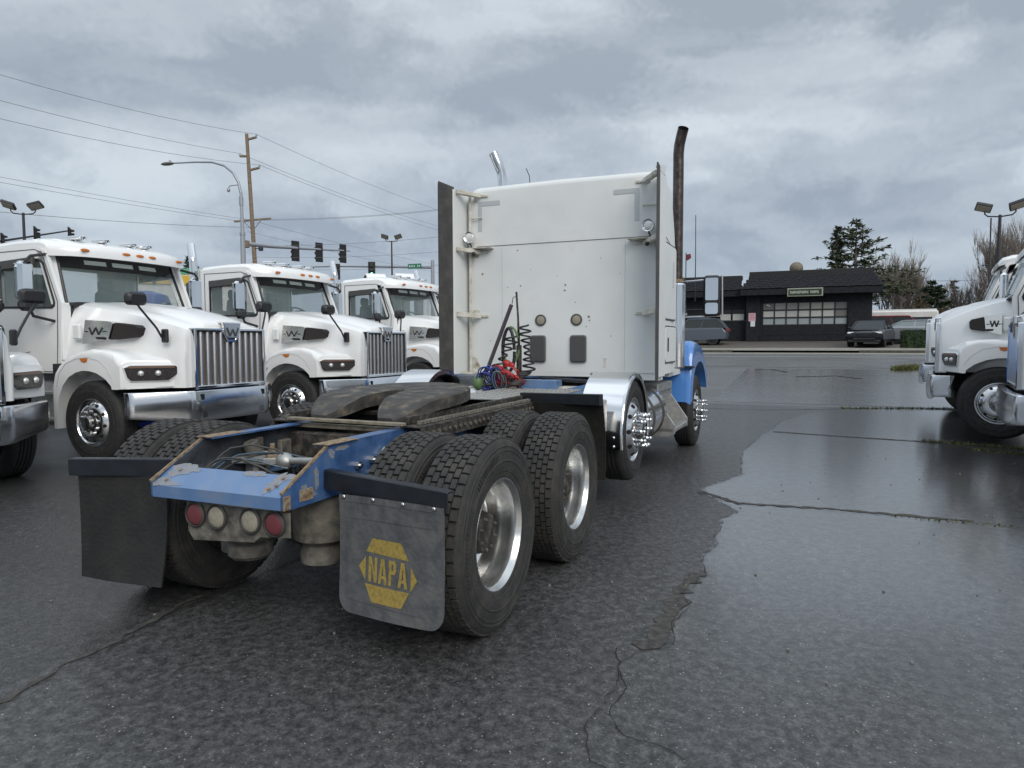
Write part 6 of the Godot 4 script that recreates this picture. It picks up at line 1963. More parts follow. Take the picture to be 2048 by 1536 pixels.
func lot_lamp(label: String, x: float, s: float, top: float, turn: float, arm: float) -> Node3D:
	var g := hgt(s)
	var t := thing("lot_lamp", label, "lamp post", V(x, g, s), turn, "two-headed lamps of the lots")
	var h := top - g
	part(t, "post", MB.new().cyl(Vector3(0, 0, 0), Vector3(0, h, 0), 0.1, 12, 0.0, 0.06), M.pole_dark, 40)
	var k := arm
	part(t, "arm", MB.new().tube([Vector3(-k, 0.35 * k + h + 0.1, 0), Vector3(-k, h + 0.15 * k, 0), Vector3(-k * 0.8, h - 0.03, 0), Vector3(0, h - 0.08, 0), Vector3(k * 0.8, h - 0.03, 0), Vector3(k, h + 0.15 * k, 0), Vector3(k, h + 0.35 * k + 0.1, 0)], 0.03, 8), M.pole_dark, 50)
	for sd in [-1.0, 1.0]:
		var bs := Basis(Vector3(0, 0, 1), sd * 0.3) * Basis(Vector3.RIGHT, -0.45)
		var hd := part(t, "lamp_head", MB.new().box(Vector3(sd * (k + 0.05), h + 0.35 * k + 0.16, 0.1), Vector3(0.62, 0.16, 0.5), 0.03, bs), M.pole_dark, 20)
		part(hd, "lens", MB.new().box(Vector3(sd * (k + 0.05), h + 0.35 * k + 0.16, 0.1) - bs.y * 0.085, Vector3(0.54, 0.012, 0.42), 0.0, bs), M.lamp_pale, 0)
	return t

func signal_head(label: String, at: Vector3, turn: float, size: float, lit: int) -> void:
	var t := thing("traffic_signal", label, "traffic light", at, turn, "traffic lights over the junction")
	part(t, "backplate", MB.new().box(Vector3(0, 0, 0), Vector3(0.62, 1.42, 0.04) * size, 0.02), M.signal_black, 0)
	part(t, "housing", MB.new().box(Vector3(0, 0, 0.1 * size), Vector3(0.34, 1.1, 0.2) * size, 0.03), M.signal_black, 20)
	for i in 3:
		var y := (0.36 - 0.36 * i) * size
		part(t, "visor", MB.new().lathe([Vector2(0.15, 0.0), Vector2(0.155, 0.26), Vector2(0.14, 0.26), Vector2(0.135, 0.0)], Transform3D(Basis(Vector3.RIGHT, PI / 2), Vector3(0, y, 0.2 * size)), 14, -0.4, PI + 0.4), M.signal_black, 40)
		var m: Material = M.signal_lens
		if i == lit:
			m = M.signal_green
		part(t, "signal_lamp", MB.new().cyl(Vector3(0, y, 0.19 * size), Vector3(0, y, 0.215 * size), 0.12 * size, 14), m, 20)

func poles() -> void:
	M.pole_dark = mat(lin(0.03, 0.03, 0.035), 0.5)
	M.lamp_pale = mat(lin(0.42, 0.38, 0.3), 0.4)
	M.signal_black = mat(lin(0.014, 0.014, 0.013), 0.55)
	M.signal_lens = mat(lin(0.05, 0.05, 0.03), 0.3)
	M.signal_green = mat(lin(0.3, 0.9, 0.6), 0.3)
	M.signal_green.emission_enabled = true
	M.signal_green.emission = Color(0.6, 1.0, 0.8)
	M.signal_green.emission_energy_multiplier = 1.6
	M.galv = mat(lin(0.36, 0.38, 0.41), 0.4, 0.35)
	M.wood = nmat(nz(71, 0.03, [0.0, 0.5, 1.0], [lin(0.14, 0.1, 0.065), lin(0.22, 0.165, 0.11), lin(0.3, 0.24, 0.17)], 256), 0.6, 0.85)
	M.wire = mat(lin(0.2, 0.21, 0.22), 0.6)
	# wooden utility pole, leaning a little
	var t := thing("utility_pole", "tall leaning wooden utility pole with three side arms and one cross arm", "utility pole", V(-37.1, hgt(39.6), 39.6))
	var o := V(-37.1, hgt(39.6), 39.6)
	var top := V(-38.4, 17.9, 40.1) - o
	part(t, "post", MB.new().cyl(Vector3(0, 0, 0), top, 0.2, 12, 0.0, 0.13), M.wood, 40)
	var arms := [[17.45, 0.85], [16.15, -0.9], [15.05, 0.95]]
	for q in arms:
		var f: float = (q[0] - o.y) / top.y
		var c := top * f
		part(t, "side_arm", MB.new().bar(c, c + V(q[1], 0.12, 0.1), 0.14, 0.16, 0.02), M.wood, 0)
		part(t, "insulator", MB.new().cyl(c + V(q[1], 0.1, 0.1), c + V(q[1] * 1.04, 0.34, 0.1), 0.07, 10), M.galv, 40)
	var fc := (11.15 - o.y) / top.y
	part(t, "cross_arm", MB.new().bar(top * fc + V(-1.35, -0.1, -0.5), top * fc + V(1.35, 0.12, 0.6), 0.12, 0.14, 0.01), M.wood, 0)
	part(t, "brace", MB.new().tube([top * fc + V(-0.7, -0.05, -0.25), top * (fc - 0.05), top * fc + V(0.7, 0.05, 0.3)], 0.03, 6), M.wood, 40)
	part(t, "fitting", MB.new().box(top * ((8.9 - o.y) / top.y) + V(0.7, 0, 0), Vector3(0.3, 0.4, 0.3), 0.05).bar(top * ((8.9 - o.y) / top.y), top * ((8.9 - o.y) / top.y) + V(0.7, 0, 0), 0.06, 0.06), M.pole_dark, 0)
	# power lines along the cross street
	var k := 0
	var names := ["highest", "second highest", "third highest"]
	for q in arms:
		var f: float = (q[0] - o.y) / top.y
		var c: Vector3 = o + top * f + V(q[1] * 1.04, 0.34, 0.1)
		var near := V(c.x + 0.6, q[0] + 0.5, -12.0)
		var far := V(c.x + 0.2, q[0] + 0.2, 92.0)
		tag(part(self, "overhead_wire", MB.new().tube(sag(near, c, [2.2, 1.7, 2.2][k], 24), 0.013, 6), M.wire, 60), "%s power line running left from the leaning wooden pole" % names[k], "wire", "overhead wires")
		tag(part(self, "overhead_wire", MB.new().tube(sag(c, far, 0.9, 24), 0.013, 6), M.wire, 60), "%s power line running from the wooden pole down to the white sleeper" % names[k], "wire", "overhead wires")
		k += 1
	for q in [[11.2, 0.0, "upper of two thin lines left of the wooden pole under the street lamp arm"], [10.85, 0.9, "lower of two thin lines left of the wooden pole under the street lamp arm"]]:
		tag(part(self, "overhead_wire", MB.new().tube(sag(V(-38.4 + q[1], 11.0 + (q[0] - 11.0) * 2.0, -12.0), V(-38.2 + q[1], q[0], 40.0), 0.7, 20), 0.011, 6), M.wire, 60), q[2], "wire", "overhead wires")
	tag(part(self, "overhead_wire", MB.new().tube(sag(V(-40.0, 8.6, -12.0), V(-38.0, 10.6, 40.0), 1.2, 20), 0.015, 6), M.wire, 60), "sagging cable low on the left, just above the cab roofs, ending at the wooden pole", "wire", "overhead wires")
	for q in [[11.3, 11.3, 1.1, "upper of the line pair rising from the wooden pole cross arm to the sleeper"], [11.1, 11.0, -1.1, "lower of the line pair rising from the wooden pole cross arm to the sleeper"], [9.2, 9.4, 0.1, "first lower line between the wooden pole and the sleeper, above the middle lamp heads"], [8.3, 8.3, 0.1, "second lower line between the wooden pole and the sleeper, crossing the hanging traffic lights"], [7.4, 7.3, 0.1, "lowest line between the wooden pole and the sleeper, close over the far mast arm"]]:
		tag(part(self, "overhead_wire", MB.new().tube(sag(V(-38.0, q[0], 40.0 + q[2] * 0.4), V(-11.0, q[1], 40.0 + q[2] * 0.4), 0.5, 26), 0.011, 6), M.wire, 60), q[3], "wire", "overhead wires")
	for q in [[11.0, 0.5, "upper thin line falling from the wooden pole towards the green street sign"], [10.3, -0.4, "lower thin line falling from the wooden pole towards the green street sign"]]:
		tag(part(self, "overhead_wire", MB.new().tube(sag(V(-38.0 + q[1], q[0], 40.0), V(-38.0 + q[1], q[0], 92.0), 0.5, 20), 0.011, 6), M.wire, 60), q[2], "wire", "overhead wires")
	tag(part(self, "overhead_wire", MB.new().tube(sag(V(9.0, 7.4, 75.0), V(26.0, 7.4, 75.0), 0.2, 10), 0.02, 6), M.wire, 60), "faint line in the gap between the bare trees on the right", "wire", "overhead wires")
	var hp := thing("utility_pole", "second wooden pole, hidden behind the tall white sleeper", "utility pole", V(-11.0, hgt(40.0), 40.0))
	part(hp, "post", MB.new().cyl(Vector3.ZERO, Vector3(0, 10.2, 0), 0.17, 12, 0.0, 0.12), M.wood, 40)
	part(hp, "cross_arm", MB.new().box(Vector3(0, 9.9, 0), Vector3(0.12, 0.14, 2.2), 0.01), M.wood, 0)
	# street lamp on a tall pole that also carries the first mast arm
	var p0 := V(-34.75, hgt(35.6), 35.6)
	var sl := thing("street_lamp", "tall grey street lamp pole with long curved arm and a signal mast arm", "street lamp", p0)
	var P := func(x: float, y: float, s: float) -> Vector3: return V(x, y, s) - p0
	part(sl, "post", MB.new().cyl(Vector3.ZERO, P.call(-34.75, 9.3, 35.6), 0.2, 16, 0.0, 0.17).cyl(P.call(-34.75, 9.3, 35.6), P.call(-34.8, 12.2, 35.6), 0.13, 14, 0.0, 0.1), M.galv, 40)
	part(sl, "collar", MB.new().cyl(P.call(-34.75, 9.2, 35.6), P.call(-34.75, 9.4, 35.6), 0.2, 14).cyl(P.call(-34.8, 11.3, 35.6), P.call(-34.8, 11.9, 35.6), 0.15, 14), M.galv, 40)
	part(sl, "arm", MB.new().tube([P.call(-34.8, 12.1, 35.6), P.call(-34.95, 12.9, 35.55), P.call(-35.3, 13.6, 35.4), P.call(-35.9, 14.1, 35.2), P.call(-36.7, 14.35, 34.9), P.call(-37.8, 14.38, 34.5), P.call(-39.5, 14.33, 33.9)], [0.1, 0.095, 0.09, 0.085, 0.075, 0.065, 0.055], 12), M.galv, 50)
	part(sl, "lamp_head", MB.new().ball(P.call(-39.8, 14.3, 33.8), Vector3(0.6, 0.12, 0.26), 16, 8), M.pole_grey, 50)
	part(sl, "photo_cell", MB.new().cyl(P.call(-39.6, 14.4, 33.85), P.call(-39.6, 14.52, 33.85), 0.08, 10), M.galv, 40)
	var cam_ := part(sl, "camera_arm", MB.new().tube([P.call(-34.85, 12.75, 35.6), P.call(-35.6, 12.72, 35.45), P.call(-35.75, 12.6, 35.4)], 0.035, 8), M.galv, 50)
	part(cam_, "camera_dome", MB.new().ball(P.call(-35.75, 12.42, 35.4), Vector3(0.12, 0.16, 0.12), 12, 8), M.galv, 60)
	part(sl, "mast_arm", MB.new().tube([P.call(-34.75, 8.6, 35.6), P.call(-34.7, 8.75, 38.5), P.call(-34.7, 9.1, 43.0), P.call(-34.7, 9.55, 48.2)], [0.16, 0.14, 0.1, 0.06], 12), M.galv, 50)
	part(sl, "mast_bracket", MB.new().box(P.call(-34.75, 8.6, 35.9), Vector3(0.4, 0.5, 0.4), 0.04), M.wood, 0)
	for q in [[41.1, "nearest of the three hanging traffic lights seen from behind, left on the arm"], [44.0, "middle of the three hanging traffic lights seen from behind on the arm"], [47.2, "farthest of the three hanging traffic lights seen from behind, at the arm tip"]]:
		var s: float = q[0]
		signal_head(q[1], V(-34.7, 8.75 + (s - 38.5) * 0.08 - 0.25, s), -PI / 2 - 0.35, 1.12, -1)
	# far mast arm with signals that face the camera and the green street sign
	var p1 := V(-29.7, 1.5, 54.0)
	var m1 := thing("signal_mast", "far galvanised signal mast with long level arm reaching left", "signal mast", p1)
	part(m1, "post", MB.new().cyl(Vector3.ZERO, Vector3(0, 7.6, 0), 0.2, 14, 0.0, 0.16), M.galv, 40)
	part(m1, "mast_arm", MB.new().tube([Vector3(0, 6.95, 0), Vector3(-5, 7.25, 0), Vector3(-11, 7.55, 0), Vector3(-17, 7.7, 0)], [0.15, 0.12, 0.09, 0.06], 12), M.galv, 50)
	tag(part(self, "street_sign", MB.new().box(V(-31.5, 8.62, 54.25 - 0.45), Vector3(1.45, 0.46, 0.04), 0.01), M.sign_green, 0), "green street name sign on the far mast arm", "sign")
	var sg: Node3D = get_child(get_child_count() - 1)
	var b := MB.new()
	for i in 7:
		if i == 4:
			continue
		b.box(V(-32.05 + i * 0.18, 8.62, 53.77), Vector3(0.09, 0.2, 0.012))
	part(sg, "letter", b, M.paper_white, 0)
	for q in [[-36.2, 2, "right one of the far traffic lights facing the camera"], [-40.3, 2, "middle one of the far traffic lights facing the camera"], [-46.4, -1, "left one of the far traffic lights, half hidden by the second cab roof"]]:
		signal_head(q[2], V(q[0], 8.47, 53.7), 0.55, 1.1, q[1])
	# far left mast arm
	var p2 := V(-84.0, 1.5, 37.0)
	var m2 := thing("signal_mast", "signal mast arm rising over the nearest cab roof at the left edge", "signal mast", p2)
	part(m2, "post", MB.new().cyl(Vector3.ZERO, Vector3(0, 9.0, 0), 0.2, 12), M.galv, 40)
	part(m2, "mast_arm", MB.new().tube([V(-84, 11.0, 37) - p2 + Vector3(0, -0.6, 0), V(-72, 11.75, 41.7) - p2, V(-65.9, 12.75, 44.4) - p2], [0.15, 0.11, 0.07], 10), M.pole_dark, 50)
	for q in [[-65.7, 12.45, 44.4, "traffic light at the tip of the left mast arm, above the nearest white cab"], [-68.9, 12.55, 43.1, "second traffic light on the left mast arm"], [-71.95, 11.9, 41.8, "third traffic light on the left mast arm, at the photo's left edge"]]:
		signal_head(q[3], V(q[0], q[1], q[2]), 2.2, 0.95, -1)
	# lamps of the lots
	lot_lamp("two-headed lot lamp behind the nearest white cab at far left", -33.64, 19.7, 8.05, deg_to_rad(35), 0.55)
	lot_lamp("two-headed lot lamp rising between the second and third white cabs", -30.52, 48.4, 10.2, deg_to_rad(25), 0.52)
	var lr := lot_lamp("two-headed lot lamp with a crossbar behind the right row of trucks", 10.05, 32.8, 6.9, deg_to_rad(-8), 0.55)
	part(lr, "crossbar", MB.new().tube([Vector3(-0.6, 3.85, 0), Vector3(0.5, 3.85, 0)], 0.025, 8), M.pole_dark, 50)
	tag(part(self, "slim_pole", MB.new().cyl(V(9.7, hgt(32.5), 32.55), V(9.68, 6.75, 32.55), 0.03, 8), M.pole_dark, 40), "thin bare pole just left of the right lot lamp", "pole")
	tag(part(self, "flag", MB.new().prism(pv([0, 0, 0.0, 0.55, 0.35, 0.6, 0.4, 0.25, 0.2, 0.1]), Transform3D(Basis(Vector3.UP, 0.3), V(-7.25, 8.4, 58.2)), 0.0, 0.02), M.flag, 0), "small dark red flag over the roof at the sleeper's right edge", "flag")
	tag(part(self, "flag_pole", MB.new().cyl(V(-7.28, 1.5, 58.2), V(-7.28, 9.1, 58.2), 0.04, 8), M.pole_dark, 40), "pole of the small dark red flag behind the black building", "flagpole")

# ------------------------------------------------------------------ trees
func branch(b: MB, tw: MB, r: RandomNumberGenerator, p: Vector3, d: Vector3, len: float, rad: float, depth: int, up: float, spread: float) -> void:
	var pts := [p]
	var rr := [rad]
	var q := p
	var n := 3
	for i in n:
		d = (d + Vector3(r.randf_range(-1, 1), r.randf_range(-0.3, 1) * 0.5 + up, r.randf_range(-1, 1)) * 0.14).normalized()
		q += d * len / n
		pts.append(q)
		rr.append(lerpf(rad, rad * 0.5, (i + 1.0) / n))
	(b if depth > 1 else tw).tube(pts, rr, 5 if depth > 3 else 3, false)
	if depth == 0:
		return
	var kids := 4 if depth > 1 else 5
	for k in kids:
		var f := r.randf_range(0.35, 1.0)
		var at: Vector3 = (pts[1] as Vector3).lerp(pts[3], f)
		var s := Vector3(r.randf_range(-1, 1), r.randf_range(-0.1, 0.6), r.randf_range(-1, 1)) * spread
		branch(b, tw, r, at, (d + s).normalized(), len * r.randf_range(0.5, 0.8), maxf(rad * 0.5, 0.011), depth - 1, up, spread)

func bare_tree(label: String, at: Vector3, h: float, stems: int, sd: int, m: Material, spread := 0.55, fan := 0.25) -> void:
	var t := thing("bare_tree", label, "tree", at, 0.0, "leafless trees behind the lots")
	var r := RandomNumberGenerator.new()
	r.seed = sd
	var b := MB.new()
	var tw := MB.new()
	for i in stems:
		var a := TAU * i / stems + r.randf()
		var d := Vector3(cos(a) * fan * r.randf_range(0.3, 1.2), 1.0, sin(a) * fan * r.randf_range(0.3, 1.2)).normalized()
		branch(b, tw, r, Vector3(cos(a), 0, sin(a)) * 0.15 * sqrt(stems), d, h * r.randf_range(0.34, 0.5), 0.075, 4, 0.75, spread)
	part(t, "trunk", b, m, 60)
	part(t, "crown", tw, M.twig if m == M.bark else m, 0)

func needle_tree(called: String, label: String, at: Vector3, h: float, w: float, sd: int, dense: float, lean: float, m: Material, base := 0.12, taper := 0.8) -> void:
	var t := thing(called, label, "tree", at)
	var r := RandomNumberGenerator.new()
	r.seed = sd
	var trunk := MB.new().tube([Vector3.ZERO, Vector3(lean * 0.3, h * 0.5, 0), Vector3(lean, h, 0)], [h * 0.022, h * 0.014, 0.02], 8)
	var crown := MB.new()
	var levels := int(h * 3.0)
	var big := 1.35 if h > 6.5 else 1.0
	for l in levels:
		var f := base + (1.0 - base) * l / float(levels)
		var y := h * f
		var reach := w * pow(1.0 - f, taper) * r.randf_range(0.5, 1.15) + 0.12
		var num := 5
		for k in num:
			var a := r.randf() * TAU
			var len := reach * r.randf_range(0.55, 1.1)
			var o := Vector3(lean * f, y, 0)
			var d := Vector3(cos(a), r.randf_range(-0.12, 0.3), sin(a))
			var e := o + d * len + Vector3(0, 0.12 * len, 0)
			trunk.tube([o, o + d * len * 0.5 - Vector3(0, 0.03, 0), e], [0.035, 0.022, 0.008], 4, false)
			var tufts := int(len * 22.0 * dense) + 4
			for q in tufts:
				var g := pow(r.randf(), 0.6)
				var c := o.lerp(e, g) + Vector3(r.randf_range(-1, 1), r.randf_range(-0.7, 0.4), r.randf_range(-1, 1)) * 0.16 * (0.5 + len * 0.3)
				var v := (d + Vector3(r.randf_range(-1, 1), r.randf_range(-0.8, 0.5), r.randf_range(-1, 1))).normalized() * r.randf_range(0.14, 0.34) * big
				var s := v.cross(Vector3(r.randf_range(-1, 1), 1, r.randf_range(-1, 1))).normalized() * 0.06 * big
				crown.tri(c - s, c + s, c + v)
				crown.tri(c - s * 0.7 + Vector3(0, 0.03, 0), c + v * 0.8 + s, c + v * 0.6 - s)
	part(t, "trunk", trunk, M.bark, 50)
	part(t, "crown", crown, m, 0)

func trees() -> void:
	M.bark = nmat(nz(81, 0.03, [0.0, 1.0], [lin(0.13, 0.115, 0.1), lin(0.26, 0.235, 0.21)], 256), 0.8, 0.9)
	M.twig = nmat(nz(85, 0.02, [0.0, 0.5, 1.0], [lin(0.13, 0.11, 0.09), lin(0.23, 0.195, 0.16), lin(0.33, 0.29, 0.25)], 256), 0.25, 0.9)
	M.pale_twig = mat(lin(0.24, 0.19, 0.16), 0.9)
	M.needle = nmat(nz(82, 0.02, [0.0, 0.5, 1.0], [lin(0.03, 0.045, 0.026), lin(0.06, 0.08, 0.038), lin(0.12, 0.12, 0.06)], 256), 0.5, 0.8)
	M.evergreen = nmat(nz(83, 0.02, [0.0, 0.5, 1.0], [lin(0.014, 0.03, 0.014), lin(0.03, 0.055, 0.02), lin(0.06, 0.09, 0.03)], 256), 0.6, 0.7)
	M.brown_leaf = nmat(nz(84, 0.02, [0.0, 0.5, 1.0], [lin(0.03, 0.026, 0.016), lin(0.07, 0.055, 0.032), lin(0.12, 0.095, 0.055)], 256), 0.3, 0.9)
	needle_tree("conifer", "ragged dark conifer rising behind the black building, taller of two tops", V(6.1, 1.5, 64.0), 10.5, 7.4, 31, 0.5, 0.0, M.needle, 0.3, 0.9)
	needle_tree("conifer", "lower second top of the ragged conifer, left of its main tip", V(4.7, 1.5, 63.6), 9.9, 1.5, 35, 0.4, -0.1, M.needle, 0.5)
	bare_tree("tall leafless clump of upright stems right of the black building", V(9.9, 1.5, 71.0), 7.3, 17, 41, M.bark, 0.3, 0.24)
	bare_tree("second leafless clump, lower, leaning right of the tall one", V(11.4, 1.5, 72.0), 5.9, 14, 42, M.bark, 0.34, 0.32)
	bare_tree("low pale leafless shrub tree between the bare clump and the round evergreen", V(13.2, 1.5, 74.0), 5.6, 6, 43, M.pale_twig, 0.6, 0.4)
	bare_tree("large leafless tree behind the right lot lamp", V(18.2, 1.5, 68.5), 8.7, 17, 44, M.bark, 0.34, 0.26)
	bare_tree("leafless tree at the photo's right edge behind the truck cab", V(20.8, 1.5, 69.0), 9.6, 12, 45, M.bark, 0.36, 0.3)
	bare_tree("small leafless tree left of the right lot lamp", V(21.5, 1.5, 92.0), 7.5, 7, 46, M.pale_twig, 0.5, 0.4)
	needle_tree("evergreen_tree", "round dark evergreen above the white van", V(12.35, 1.5, 66.0), 5.2, 2.0, 51, 5.0, 0.0, M.evergreen, 0.05, 0.55)
	needle_tree("slender_conifer", "slim small conifer right of the round evergreen", V(15.8, 1.5, 78.8), 6.2, 0.75, 52, 3.0, 0.0, M.evergreen, 0.08)
	needle_tree("evergreen_tree", "dark treetop behind the second white truck's exhaust", V(-62.7, 1.5, 56.4), 10.0, 3.6, 53, 1.4, 0.0, M.evergreen, 0.2)
	needle_tree("conifer", "bit of dark conifer at the left edge of the sleeper, over the fourth cab", V(-26.2, 1.5, 50.6), 6.6, 1.8, 54, 1.0, 0.0, M.needle, 0.2)
	bare_tree("brown leafless tree behind the gap of the right cabs", V(16.6, 1.5, 73.0), 4.6, 10, 47, M.bark, 0.5, 0.45)
	# clipped hedge and the brown thicket behind the cars
	var r := RandomNumberGenerator.new()
	r.seed = 61
	var t := thing("clipped_hedge", "clipped dark green hedge at the corner of the parking strip", "hedge", V(8.15, hgt(37.2), 37.2))
	part(t, "core", MB.new().box(Vector3(0, 0.45, 0), Vector3(2.3, 0.9, 1.2), 0.1), M.evergreen, 0)
	var b := MB.new()
	for i in 5200:
		var c := Vector3(r.randf_range(-1.2, 1.2), r.randf_range(0.0, 0.97), r.randf_range(-0.65, 0.65))
		match i % 3:
			0: c.y = 0.92 + r.randf_range(-0.02, 0.07)
			1: c.z = 0.6 + r.randf_range(-0.02, 0.06)
			2: c.x = (-1.0 if r.randf() < 0.6 else 1.0) * (1.15 + r.randf_range(-0.02, 0.06))
		var v := Vector3(r.randf_range(-1, 1), r.randf_range(-0.4, 1), r.randf_range(-1, 1)).normalized() * 0.07
		var s := v.cross(Vector3(r.randf_range(-1, 1), 0.4, r.randf_range(-1, 1))).normalized() * 0.03
		b.tri(c - s, c + s, c + v)
	part(t, "leaves", b, M.evergreen, 0)
	b = MB.new()
	for i in 15000:
		var x := r.randf_range(6.0, 26.0)
		var s0 := r.randf_range(61.0, 64.0)
		var hmax := 2.6 + 0.5 * sin(x * 1.3) + 0.4 * sin(x * 3.1)
		var c := V(x, 1.5 + hmax * r.randf(), s0)
		var v := Vector3(r.randf_range(-1, 1), r.randf_range(-0.2, 1.2), r.randf_range(-1, 1)).normalized() * r.randf_range(0.15, 0.4)
		var s := v.cross(Vector3(r.randf_range(-1, 1), 0.4, r.randf_range(-1, 1))).normalized() * 0.07
		b.tri(c - s, c + s, c + v)
	struct("thicket", b, M.brown_leaf, 0, "stuff")
	for q in [[24.5, 132.0, 5.0, 8.0, 3.2, "far grey house roof in the gap left of the right lot lamp"], [34.0, 138.0, 5.5, 9.0, 3.4, "far grey house farther right, mostly behind the truck cab"]]:
		var h := thing("far_house", q[5], "house", V(q[0], 1.5, q[1]), 0.2)
		part(h, "wall", MB.new().box(Vector3(0, q[4] / 2, 0), Vector3(q[3], q[4], 8)), M.far_wall, 0)
		part(h, "roof", MB.new().prism(pv([-q[3] / 2 - 0.4, q[4], q[3] / 2 + 0.4, q[4], 0, q[4] + 1.9]), Transform3D.IDENTITY, -4.3, 4.3), M.far_roof, 0)

# ------------------------------------------------------------------ sky: overcast, with lighter and darker banks of cloud
func sky_image() -> Image:
	var w := 2048
	var h := 1024
	var im := Image.create_empty(w, h, false, Image.FORMAT_RGBF)
	im.fill(Color(0.2, 0.2, 0.2))
	var n := FastNoiseLite.new()
	n.seed = 12
	n.frequency = 1.5
	n.fractal_octaves = 5
	n.fractal_gain = 0.46
	n.domain_warp_enabled = true
	n.domain_warp_amplitude = 0.3
	n.domain_warp_frequency = 1.2
	var m := FastNoiseLite.new()
	m.seed = 44
	m.frequency = 0.25
	m.fractal_octaves = 3
	# banks of heavier and thinner cloud: azimuth, elevation, widths (degrees), how much lighter
	var banks := [[-24.0, 21.5, 17.0, 5.0, -0.42], [-2.0, 17.0, 12.0, 3.6, -0.2], [-44.0, 19.5, 10.0, 2.2, -0.18], [-33.0, 13.5, 13.0, 3.0, 0.32], [-54.0, 14.5, 12.0, 4.5, 0.34], [-58.0, 9.0, 18.0, 2.0, -0.16], [9.0, 25.0, 9.0, 5.0, 0.2], [0.0, 7.5, 16.0, 5.0, -0.6], [60.0, 20.0, 20.0, 6.0, -0.2], [110.0, 12.0, 22.0, 5.0, 0.2], [170.0, 24.0, 25.0, 7.0, -0.2], [-110.0, 22.0, 22.0, 6.0, -0.15], [-150.0, 12.0, 20.0, 5.0, 0.18], [40.0, 45.0, 30.0, 9.0, 0.15], [-70.0, 50.0, 30.0, 9.0, -0.15]]
	for j in h / 2 + 2:
		var el := PI / 2 - PI * (j + 0.5) / h
		var ce := cos(el)
		var se := maxf(sin(el), 0.0)
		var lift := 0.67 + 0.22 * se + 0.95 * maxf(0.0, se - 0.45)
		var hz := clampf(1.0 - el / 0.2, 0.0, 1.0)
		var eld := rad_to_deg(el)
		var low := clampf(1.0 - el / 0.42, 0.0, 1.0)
		var dark := Vector3(0.42, 0.485, 0.57).lerp(Vector3(0.4, 0.49, 0.62), low)
		var pale := Vector3(0.78, 0.86, 0.94).lerp(Vector3(0.77, 0.88, 0.97), low)
		var near := []
		for q in banks:
			var v: float = (eld - q[1]) / q[3]
			if absf(v) < 2.6:
				near.append([q[0], q[2], q[4] * exp(-v * v)])
		for i in w:
			var az := TAU * ((i + 0.5) / w - 0.5)
			var x := sin(az) * ce
			var z := -cos(az) * ce
			var d := 1.0 / (se + 0.42)
			var a := n.get_noise_3d(x * d, se * 3.2, z * d)
			var c := m.get_noise_3d(x * d, se * 2.0 + 7.0, z * d)
			var f := 0.45 + a * 1.15 + c * 0.3
			var azd := rad_to_deg(az)
			for q in near:
				var u: float = wrapf(azd - q[0] + a * 9.0, -180.0, 180.0) / q[1]
				if absf(u) < 2.6:
					f += q[2] * exp(-u * u)
			f = clampf(f, 0.0, 1.0)
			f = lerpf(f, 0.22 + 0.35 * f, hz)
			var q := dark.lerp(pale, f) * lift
			im.set_pixel(i, j, Color(q.x, q.y, q.z))
	return im

func _ready() -> void:
	var cam := Camera3D.new()
	cam.name = "camera"
	cam.position = Vector3(2.7026, 1.5381, 3.3408)
	cam.rotation_order = EULER_ORDER_YXZ
	cam.rotation_degrees = Vector3(-3.45, 23.084, -0.1875)
	cam.fov = 57.485
	cam.near = 0.05
	cam.far = 3000.0
	add_child(cam)
	cam.current = true
	var we := WorldEnvironment.new()
	we.name = "environment"
	var e := Environment.new()
	e.background_mode = Environment.BG_SKY
	var sky := Sky.new()
	var sm := PanoramaSkyMaterial.new()
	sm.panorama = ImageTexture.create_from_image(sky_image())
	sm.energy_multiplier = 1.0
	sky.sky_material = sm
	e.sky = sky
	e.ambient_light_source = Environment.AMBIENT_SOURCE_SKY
	e.tonemap_mode = Environment.TONE_MAPPER_LINEAR
	e.tonemap_exposure = 1.15
	e.sdfgi_enabled = true
	e.ssao_enabled = true
	e.ssil_enabled = true
	we.environment = e
	add_child(we)
	var sun := DirectionalLight3D.new()
	sun.name = "sun"
	sun.light_energy = 0.5
	sun.light_color = Color(1.0, 0.975, 0.94)
	sun.light_angular_distance = 35.0
	sun.shadow_enabled = true
	sun.look_at_from_position(Vector3(0.8, 0.8, 0.82), Vector3.ZERO)
	add_child(sun)
	materials()
	more_materials()
	place_materials()
	wheel_meshes()
	ground()
	shop()
	trees()
	poles()
	tractor()
	var w := ws_truck("white_truck", "white truck second in the left row, whole front with grille and chrome bumper in view", false)
	w.position = V(-5.58, hgt(3.82) + 0.02, 3.82)
	w.rotation.y = -PI / 2 + deg_to_rad(0.69)
	dup(w, V(-5.98, 0.0, 0.69), -PI / 2 - deg_to_rad(8.9), "white truck cut off by the left edge, only one headlamp and bumper end in view")
	dup(w, V(-5.3, hgt(7.16), 7.16), -PI / 2 + deg_to_rad(0.37), "white truck third in the left row, its bumper half behind the coupling plate")
	dup(w, V(-4.96, hgt(10.77), 10.77), -PI / 2 - deg_to_rad(2.0), "white truck fourth in the left row, its nose hidden behind the tall sleeper")
	dup(w, V(-4.9, hgt(14.4), 14.4), -PI / 2, "farthest white truck of the left row, just a sliver of cab beside the sleeper")
	var v := ws_truck("white_truck", "white truck in the middle of the right row, its front wheel in full view", true)
	v.position = V(5.38, hgt(9.82) + 0.06, 9.81)
	v.rotation.y = deg_to_rad(82.0)
	dup(v, V(5.76, hgt(6.78) + 0.02, 6.78), deg_to_rad(82.0), "nearest white truck of the right row, cut off by the right edge")
	dup(v, V(5.66, hgt(12.93) + 0.05, 12.93), deg_to_rad(82.0), "farthest white truck of the right row, only nose and bumper end showing")
	cars()

